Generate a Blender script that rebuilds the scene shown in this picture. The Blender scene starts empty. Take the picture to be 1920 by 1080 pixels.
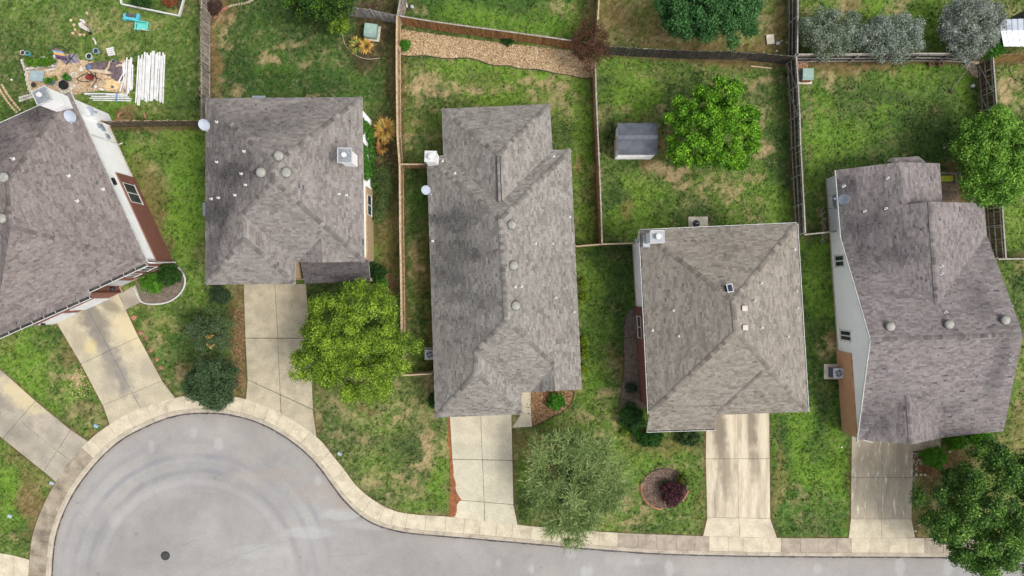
import bpy, math, random
import numpy as np
from mathutils import Vector
from mathutils.geometry import tessellate_polygon
random.seed(7); rng = np.random.default_rng(7)
scene = bpy.context.scene
COL = scene.collection
# ------------------------------------------------------------------ camera, sky, sun, exposure
H = 54.3                     # drone height in metres
S = 0.0424                   # metres per photo pixel on the ground
cam_d = bpy.data.cameras.new('camera'); cam = bpy.data.objects.new('camera', cam_d); COL.objects.link(cam)
cam.location = (0, 0, H); cam.rotation_euler = (0, 0, 0)
cam_d.sensor_width = 36; cam_d.lens = 18*H/(960*S); cam_d.clip_start = .5; cam_d.clip_end = 3000
scene.camera = cam
world = bpy.data.worlds.new('World'); scene.world = world; world.use_nodes = True
SUN_EL, SUN_AZ = math.radians(54), math.radians(112)      # azimuth clockwise from +Y (north)
nt = world.node_tree; bg = nt.nodes['Background']
sky = nt.nodes.new('ShaderNodeTexSky'); sky.sky_type = 'NISHITA'; sky.sun_disc = False
sky.sun_elevation = SUN_EL; sky.sun_rotation = SUN_AZ
sky.air_density = 1.0; sky.dust_density = 6.0; sky.ozone_density = .6; sky.altitude = 200
hs = nt.nodes.new('ShaderNodeHueSaturation'); hs.inputs['Saturation'].default_value = .35
nt.links.new(sky.outputs[0], hs.inputs['Color']); nt.links.new(hs.outputs[0], bg.inputs[0]); bg.inputs[1].default_value = .15; scene.view_settings.exposure = .5
sun_d = bpy.data.lights.new('sun', 'SUN'); sun = bpy.data.objects.new('sun', sun_d); COL.objects.link(sun)
sun_d.energy = .72; sun_d.angle = math.radians(12); sun_d.color = (1, .965, .91)
sd = Vector((math.sin(SUN_AZ)*math.cos(SUN_EL), math.cos(SUN_AZ)*math.cos(SUN_EL), math.sin(SUN_EL)))
sun.rotation_euler = sd.to_track_quat('Z', 'Y').to_euler(); sun.location = (0, 0, 90)
scene.view_settings.view_transform = 'Standard'; scene.view_settings.look = 'None'
scene.view_settings.gamma = 1
scene.view_settings.use_curve_mapping = False
scene.render.engine = 'CYCLES'
# ------------------------------------------------------------------ coordinates: photo pixel + height -> place
def P(px, py, z=0.0):
    k = S*(H - z)/H
    return Vector(((px-960)*k, -(py-540)*k, z))
def on_wall(A, B, px, py, off=0):
    """where the ray through a pixel meets the upright plane through A and B"""
    d = (B - A); n = Vector((-d.y, d.x, 0)).normalized()
    r = Vector(((px-960)*S/H, -(py-540)*S/H, 0))
    h = (n.dot(A) + off)/n.dot(r)
    return Vector((r.x*h, r.y*h, H - h))
def U(px, py, z, dx=0, dy=0):
    """foot of a wall set back (dx, dy) metres from an eave point seen at a pixel"""
    p = P(px, py, z); return Vector((p.x+dx, p.y+dy, 0))
def on_plane(px, py, a, b, c):
    n = (b-a).cross(c-a); o = Vector((0, 0, H)); d = P(px, py, 0)-o
    return o+d*(n.dot(a-o)/n.dot(d))
# ------------------------------------------------------------------ noise on arrays
def _hash(ix, iy, s):
    h = (ix.astype(np.int64)*374761393 + iy.astype(np.int64)*668265263 + s*1442695041) & 0xffffffff
    h = ((h ^ (h >> 13))*1274126177) & 0xffffffff
    return ((h ^ (h >> 16)) & 0xffff)/65535.0
def vnoise(x, y, s=0):
    ix, iy = np.floor(x), np.floor(y); fx, fy = x-ix, y-iy
    fx, fy = fx*fx*(3-2*fx), fy*fy*(3-2*fy)
    a, b, c, d = _hash(ix, iy, s), _hash(ix+1, iy, s), _hash(ix, iy+1, s), _hash(ix+1, iy+1, s)
    return a+(b-a)*fx+(c-a)*fy+(a-b-c+d)*fx*fy
def fbm(x, y, sc, oct=4, s=0, gain=.55):
    v = np.zeros_like(x); a = 1; t = 0; f = 1/sc
    for i in range(oct):
        v += a*vnoise(x*f+17.3*i, y*f-9.1*i, s+i*13); t += a; a *= gain; f *= 2.03
    return v/t
def sstep(a, b, v):
    t = np.clip((v-a)/(b-a), 0, 1); return t*t*(3-2*t)
def inpoly(x, y, poly):
    r = np.zeros(x.shape, bool); n = len(poly)
    for i in range(n):
        (x0, y0), (x1, y1) = poly[i], poly[(i+1) % n]
        c = (y0 > y) != (y1 > y)
        with np.errstate(divide='ignore', invalid='ignore'):
            xi = (x1-x0)*(y-y0)/(y1-y0)+x0
        r ^= c & (x < xi)
    return r
def polydist(x, y, pts, closed=False):
    d = np.full(x.shape, 1e9); n = len(pts)
    for i in range(n if closed else n-1):
        (x0, y0), (x1, y1) = pts[i], pts[(i+1) % n]
        dx, dy = x1-x0, y1-y0; t = np.clip(((x-x0)*dx+(y-y0)*dy)/(dx*dx+dy*dy+1e-12), 0, 1)
        d = np.minimum(d, np.hypot(x-x0-t*dx, y-y0-t*dy))
    return d
def lin(r, g, b):
    f = lambda c: (c/255/12.92) if c <= 10 else ((c/255+.055)/1.055)**2.4
    return (f(r), f(g), f(b))
# ------------------------------------------------------------------ materials
MATS = {}
def mat(name, c1, c2=None, scale=3.0, rough=.85, metal=0.0, bump=0.0, bscale=None, stretch=(1, 1, 1), rand=0.0,
        attr=False, stains=(), trans=0.0, detail=6, contrast=(.35, .65), spec=.3, c3=None, s3=.4, k3=(.5, .75), emit=0, rotz=0, fine=None):
    """procedural material: two colours through a noise, an optional stain colour, a colour attribute, a per-object shift"""
    if name in MATS: return MATS[name]
    m = bpy.data.materials.new(name); m.use_nodes = True; t = m.node_tree; N, L = t.nodes, t.links
    b = N['Principled BSDF']; b.inputs['Roughness'].default_value = rough; b.inputs['Metallic'].default_value = metal
    b.inputs['Specular IOR Level'].default_value = spec
    geo = N.new('ShaderNodeNewGeometry'); mp = N.new('ShaderNodeMapping'); mp.inputs['Scale'].default_value = stretch
    mp.inputs['Rotation'].default_value = (0, 0, rotz)
    L.new(geo.outputs['Position'], mp.inputs['Vector'])
    def noise(sc, det=detail):
        n = N.new('ShaderNodeTexNoise'); n.inputs['Scale'].default_value = sc; n.inputs['Detail'].default_value = det
        L.new(mp.outputs[0], n.inputs['Vector']); return n
    def ramp(src, lo, hi):
        r = N.new('ShaderNodeMapRange'); r.inputs['From Min'].default_value = lo; r.inputs['From Max'].default_value = hi
        L.new(src, r.inputs['Value']); return r.outputs[0]
    def mix(f, a, bb, mode='MIX'):
        x = N.new('ShaderNodeMix'); x.data_type = 'RGBA'; x.blend_type = mode
        if isinstance(f, float): x.inputs['Factor'].default_value = f
        else: L.new(f, x.inputs['Factor'])
        for q, s_ in ((x.inputs[6], a), (x.inputs[7], bb)):
            if isinstance(s_, tuple): q.default_value = (*s_[:3], 1)
            else: L.new(s_, q)
        return x.outputs[2]
    n1 = noise(scale)
    if attr:
        a = N.new('ShaderNodeAttribute'); a.attribute_name = 'Col'; base = a.outputs['Color']
        if c2 is not None or fine:
            g = ramp(n1.outputs['Fac'], *contrast)
            base = mix(1.0, base, mix(g, c1, c2 or (1, 1, 1)), 'MULTIPLY')
    else:
        base = mix(ramp(n1.outputs['Fac'], *contrast), tuple(c1), tuple(c2 if c2 else [x*.8 for x in c1]))
    if c3 is not None:
        n3 = noise(s3, 5); base = mix(ramp(n3.outputs['Fac'], *k3), base, tuple(c3))
    if fine:
        n4 = noise(fine[0], 3); base = mix(1.0, base, mix(ramp(n4.outputs['Fac'], .3, .7), (fine[1],)*3, (fine[2],)*3), 'MULTIPLY')
    for (sx, sy, ax, ay, ang, col, st) in stains:      # soft edged spots of dirt or wear at fixed places on the surface
        c0 = P(sx, sy); sb = N.new('ShaderNodeVectorMath'); sb.operation = 'SUBTRACT'; L.new(geo.outputs['Position'], sb.inputs[0]); sb.inputs[1].default_value = (c0.x, c0.y, 0)
        nd = N.new('ShaderNodeTexNoise'); nd.inputs['Scale'].default_value = 1.3; nd.inputs['Detail'].default_value = 6; L.new(geo.outputs['Position'], nd.inputs['Vector'])
        ro = N.new('ShaderNodeVectorRotate'); ro.rotation_type = 'Z_AXIS'; ro.inputs['Angle'].default_value = ang; L.new(sb.outputs[0], ro.inputs['Vector'])
        dv = N.new('ShaderNodeVectorMath'); dv.operation = 'MULTIPLY'; dv.inputs[1].default_value = (1/(ax*S), 1/(ay*S), 0); L.new(ro.outputs[0], dv.inputs[0])
        ln = N.new('ShaderNodeVectorMath'); ln.operation = 'LENGTH'; L.new(dv.outputs[0], ln.inputs[0])
        ad = N.new('ShaderNodeMath'); ad.operation = 'MULTIPLY_ADD'; L.new(nd.outputs['Fac'], ad.inputs[0]); ad.inputs[1].default_value = 1.9; L.new(ln.outputs['Value'], ad.inputs[2])
        mr = N.new('ShaderNodeMapRange'); mr.interpolation_type = 'SMOOTHSTEP'; mr.inputs['From Min'].default_value = 2.4; mr.inputs['From Max'].default_value = 1.35
        mr.inputs['To Min'].default_value = 0; mr.inputs['To Max'].default_value = st; L.new(ad.outputs[0], mr.inputs['Value']); base = mix(mr.outputs[0], base, tuple(col))
    if rand:
        oi = N.new('ShaderNodeObjectInfo'); r = ramp(oi.outputs['Random'], 0, 1)
        base = mix(1.0, base, mix(r, (1-rand,)*3, (1+rand,)*3), 'MULTIPLY')
    L.new(base, b.inputs['Base Color'])
    if bump:
        nb = noise(bscale or scale*4, 4); bp = N.new('ShaderNodeBump'); bp.inputs['Strength'].default_value = bump; bp.inputs['Distance'].default_value = .03
        L.new(nb.outputs['Fac'], bp.inputs['Height']); L.new(bp.outputs[0], b.inputs['Normal'])
    if trans:
        tr = N.new('ShaderNodeBsdfTranslucent'); L.new(base, tr.inputs['Color'])
        ms = N.new('ShaderNodeMixShader'); ms.inputs[0].default_value = trans
        L.new(b.outputs[0], ms.inputs[1]); L.new(tr.outputs[0], ms.inputs[2]); L.new(ms.outputs[0], N['Material Output'].inputs['Surface'])
    MATS[name] = m; return m
# ------------------------------------------------------------------ objects
def tag(o, label=None, cat=None, group=None, kind=None):
    if label: o['label'] = label
    if cat: o['category'] = cat
    if group: o['group'] = group
    if kind: o['kind'] = kind
    return o
def wloc(o):
    v = Vector((0, 0, 0))
    while o: v += o.location; o = o.parent
    return v
def root(name, loc, label, cat, group=None):
    o = bpy.data.objects.new(name, None); o.location = loc; o.empty_display_size = .3; COL.objects.link(o)
    return tag(o, label, cat, group)
class MB:
    def __init__(s): s.v = []; s.f = []; s.c = []; s.mi = []; s.cur = (1, 1, 1); s.m = 0
    def add(s, vs, fs, col=None):
        b = len(s.v); s.v += [tuple(p) for p in vs]
        for f in fs: s.f.append(tuple(b+i for i in f)); s.c.append(col or s.cur); s.mi.append(s.m)
        return s
    def face(s, pts, col=None): return s.add(pts, [tuple(range(len(pts)))], col)
    def prism(s, poly, z0, z1, col=None):
        """poly: list of (x,y); z0,z1 numbers or per-corner lists"""
        n = len(poly); a = sum(poly[i][0]*poly[(i+1) % n][1]-poly[(i+1) % n][0]*poly[i][1] for i in range(n))
        Z0 = z0 if isinstance(z0, (list, tuple)) else [z0]*n; Z1 = z1 if isinstance(z1, (list, tuple)) else [z1]*n
        if a < 0: poly = poly[::-1]; Z0 = Z0[::-1]; Z1 = Z1[::-1]
        vs = [(p[0], p[1], z) for p, z in zip(poly, Z0)]+[(p[0], p[1], z) for p, z in zip(poly, Z1)]
        fs = [tuple(range(n-1, -1, -1)), tuple(range(n, 2*n))]+[(i, (i+1) % n, n+(i+1) % n, n+i) for i in range(n)]
        return s.add(vs, fs, col)
    def box(s, c, size, rz=0, col=None, tilt=None):
        x, y, z = [k/2 for k in size]; vs = []
        ca, sa = math.cos(rz), math.sin(rz)
        for dz in (-z, z):
            for dx, dy in ((-x, -y), (x, -y), (x, y), (-x, y)):
                ddz = dz
                if tilt: ddz = dz+dx*tilt[0]+dy*tilt[1]
                vs.append((c[0]+dx*ca-dy*sa, c[1]+dx*sa+dy*ca, c[2]+ddz))
        return s.add(vs, [(3, 2, 1, 0), (4, 5, 6, 7), (0, 1, 5, 4), (1, 2, 6, 5), (2, 3, 7, 6), (3, 0, 4, 7)], col)
    def bar(s, a, b, w, h=None, col=None, up=Vector((0, 0, 1))):
        a, b = Vector(a), Vector(b); d = (b-a).normalized(); h = h or w
        if abs(d.dot(up)) > .98: up = Vector((1, 0, 0))
        r = d.cross(up).normalized()*w/2; u = r.cross(d).normalized()*h/2
        vs = [p+k for p in (a, b) for k in (-r-u, r-u, r+u, -r+u)]
        return s.add(vs, [(3, 2, 1, 0), (4, 5, 6, 7), (0, 1, 5, 4), (1, 2, 6, 5), (2, 3, 7, 6), (3, 0, 4, 7)], col)
    def tube(s, pts, r, n=6, col=None, closed=False):
        pts = [Vector(p) for p in pts]; R = r if isinstance(r, (list, tuple)) else [r]*len(pts); b = len(s.v); m = len(pts)
        for i, p in enumerate(pts):
            q0 = pts[i-1] if (i or closed) else pts[0]; q1 = pts[(i+1) % m] if (i < m-1 or closed) else pts[-1]
            d = (q1-q0).normalized(); up = Vector((0, 0, 1)) if abs(d.z) < .9 else Vector((1, 0, 0))
            x = d.cross(up).normalized(); y = x.cross(d)
            for k in range(n):
                a = 2*math.pi*k/n; s.v.append(tuple(p+(x*math.cos(a)+y*math.sin(a))*R[i]))
        for i in range(m if closed else m-1):
            j = (i+1) % m
            for k in range(n):
                k2 = (k+1) % n; s.f.append((b+i*n+k, b+i*n+k2, b+j*n+k2, b+j*n+k)); s.c.append(col or s.cur); s.mi.append(s.m)
        if not closed:
            s.f.append(tuple(b+k for k in range(n-1, -1, -1))); s.c.append(col or s.cur); s.mi.append(s.m)
            s.f.append(tuple(b+(m-1)*n+k for k in range(n))); s.c.append(col or s.cur); s.mi.append(s.m)
        return s
    def lathe(s, c, prof, n=16, col=None, sx=1, sy=1):
        b = len(s.v); m = len(prof)
        for r, z in prof:
            for k in range(n):
                a = 2*math.pi*k/n; s.v.append((c[0]+r*sx*math.cos(a), c[1]+r*sy*math.sin(a), c[2]+z))
        for i in range(m-1):
            for k in range(n):
                k2 = (k+1) % n; s.f.append((b+i*n+k, b+i*n+k2, b+(i+1)*n+k2, b+(i+1)*n+k)); s.c.append(col or s.cur); s.mi.append(s.m)
        s.f.append(tuple(b+k for k in range(n-1, -1, -1))); s.c.append(col or s.cur); s.mi.append(s.m)
        s.f.append(tuple(b+(m-1)*n+k for k in range(n))); s.c.append(col or s.cur); s.mi.append(s.m)
        return s
    def rock(s, c, r, h=None, n=6, col=None):
        h = h or r*.6; a0 = random.random()*6; b = len(s.v)
        ring = [(c[0]+r*random.uniform(.75, 1.1)*math.cos(a0+2*math.pi*k/n), c[1]+r*random.uniform(.75, 1.1)*math.sin(a0+2*math.pi*k/n), c[2]+random.uniform(0, .2)*h) for k in range(n)]
        top = [(c[0]+(p[0]-c[0])*.6, c[1]+(p[1]-c[1])*.6, c[2]+h*random.uniform(.8, 1.05)) for p in ring]
        return s.add(ring+top, [tuple(range(n, 2*n))]+[(k, (k+1) % n, n+(k+1) % n, n+k) for k in range(n)], col)
    def build(s, name, m, parent=None, origin=None, smooth=False, colors=False):
        me = bpy.data.meshes.new(name)
        if parent is not None: o0 = wloc(parent); loc = Vector((0, 0, 0))
        else:
            if origin is None:
                a = np.array(s.v); origin = Vector(((a[:, 0].min()+a[:, 0].max())/2, (a[:, 1].min()+a[:, 1].max())/2, a[:, 2].min()))
            o0 = Vector(origin); loc = o0
        me.from_pydata([(p[0]-o0.x, p[1]-o0.y, p[2]-o0.z) for p in s.v], [], s.f)
        if isinstance(m, (list, tuple)):
            for q in m: me.materials.append(q)
            me.polygons.foreach_set('material_index', s.mi)
        else: me.materials.append(m)
        if smooth: me.polygons.foreach_set('use_smooth', [True]*len(s.f))
        if colors:
            ca = me.color_attributes.new('Col', 'FLOAT_COLOR', 'CORNER'); arr = []
            for f, c in zip(s.f, s.c): arr += [c[0], c[1], c[2], 1]*len(f)
            ca.data.foreach_set('color', arr)
        me.update()
        o = bpy.data.objects.new(name, me); o.location = loc; o.parent = parent; COL.objects.link(o); return o
def np_mesh(name, V, F, m, cols=None, parent=None, smooth=False, domain='POINT', origin=(0, 0, 0)):
    """big meshes from numpy arrays; F is (n,3) or (n,4); cols per vertex (POINT) or per face (FACE -> corners)"""
    me = bpy.data.meshes.new(name); k = F.shape[1]
    o0 = np.array(wloc(parent) if parent is not None else origin)
    V = V-o0
    me.vertices.add(len(V)); me.vertices.foreach_set('co', V.astype(np.float32).ravel())
    me.loops.add(F.size); me.loops.foreach_set('vertex_index', F.astype(np.int32).ravel())
    me.polygons.add(len(F)); me.polygons.foreach_set('loop_start', np.arange(0, F.size, k, dtype=np.int32)); me.polygons.foreach_set('loop_total', np.full(len(F), k, np.int32))
    if smooth: me.polygons.foreach_set('use_smooth', np.ones(len(F), bool))
    me.materials.append(m); me.update(calc_edges=True)
    if cols is not None:
        if domain == 'FACE': cols = np.repeat(cols, k, axis=0); domain = 'CORNER'
        ca = me.color_attributes.new('Col', 'FLOAT_COLOR', domain)
        ca.data.foreach_set('color', np.concatenate([cols, np.ones((len(cols), 1))], 1).astype(np.float32).ravel())
    o = bpy.data.objects.new(name, me); o.parent = parent
    if parent is None: o.location = tuple(origin)
    COL.objects.link(o); return o
def link(mesh, name, parent, loc, rz=0, scale=None, rot=None):
    o = bpy.data.objects.new(name, mesh); o.parent = parent
    o.location = Vector(loc)-(wloc(parent) if parent is not None else Vector((0, 0, 0)))
    o.rotation_euler = rot if rot else (0, 0, rz)
    if scale: o.scale = scale
    COL.objects.link(o); return o
def mesh_of(mb, name, m, colors=False, smooth=False):
    o = mb.build(name, m, origin=(0, 0, 0), colors=colors, smooth=smooth); me = o.data; bpy.data.objects.remove(o); return me
def xy(l, z=0): return [tuple(P(a, b, z)[:2]) for a, b in l]
def resample(pts, step):
    out = [Vector(pts[0])]; 
    for a, b in zip(pts, pts[1:]):
        a, b = Vector(a), Vector(b); n = max(1, int(round((b-a).length/step)))
        for i in range(1, n+1): out.append(a.lerp(b, i/n))
    return out
def smoothline(pts, it=2, closed=False):
    pts = [Vector(p) for p in pts]
    for _ in range(it):
        q = [] if closed else [pts[0]]
        for i in range(len(pts) if closed else len(pts)-1):
            a, b = pts[i], pts[(i+1) % len(pts)]; q += [a.lerp(b, .25), a.lerp(b, .75)]
        if not closed: q.append(pts[-1])
        pts = q
    return pts
# ------------------------------------------------------------------ ground layout (photo pixels)
ROAD_EDGE = [(92, 1250), (93, 1130), (94, 1080), (98, 1021), (107, 986), (121, 951), (140, 916), (166, 881), (196, 848), (228, 822), (258, 806), (293, 790), (320, 781), (345, 776), (372, 774), (400, 774), (424, 776), (465, 785), (507, 802), (548, 828), (579, 854), (602, 880), (620, 906), (643, 937), (675, 968), (711, 988), (763, 1000), (850, 1007), (977, 1018), (1064, 1026), (1200, 1037), (1297, 1041), (1461, 1044), (1766, 1045), (1920, 1048), (2300, 1052)]
WALK_EDGE = [(40, 1250), (50, 1130), (53, 1080), (56, 1049), (59, 1015), (64, 994), (75, 962), (89, 932), (105, 903), (132, 863), (164, 828), (195, 802), (240, 775), (290, 757), (333, 744), (380, 739), (430, 742), (455, 746), (490, 758), (530, 776), (565, 797), (595, 820), (608, 833), (626, 857), (644, 878), (667, 911), (698, 937), (734, 957), (773, 965), (842, 968), (978, 985), (1034, 990), (1150, 999), (1316, 1005), (1458, 1009), (1590, 1009), (1720, 1008), (1920, 1010), (2300, 1013)]
road_line = [Vector((*P(*p)[:2], 0)) for p in ROAD_EDGE]; road_line = resample(smoothline(road_line, 2), .3)
walk_line = [Vector((*P(*p)[:2], 0)) for p in WALK_EDGE]; walk_line = resample(smoothline(walk_line, 1), .3)
def normals(line):
    out = []
    for i in range(len(line)):
        d = line[min(i+1, len(line)-1)]-line[max(i-1, 0)]; out.append(Vector((-d.y, d.x, 0)).normalized())
    return out
nrm = normals(road_line)                      # points away from the road
def hitline(o, d, line):
    best = None
    for a, b in zip(line, line[1:]):
        e = b-a; den = d.x*e.y-d.y*e.x
        if abs(den) < 1e-9: continue
        w = a-o; t = (w.x*e.y-w.y*e.x)/den; u = (w.x*d.y-w.y*d.x)/den
        if t > .3 and -1e-6 <= u <= 1+1e-6 and t < 5 and (best is None or t < best): best = t
    return best
outer = []
for p, n in zip(road_line, nrm):
    t = hitline(p, n, walk_line); outer.append(t if t else (outer[-1] if outer else 1.6))
CURB = .36
def lo(l): return [(p.x, p.y) for p in l]
road_poly = lo(road_line)+[(58, -60), (-60, -60), (-60, -30)]
off_poly = lo([p+n*(CURB*.5) for p, n in zip(road_line, nrm)])+[(58, -60), (-37, -60)]
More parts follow.
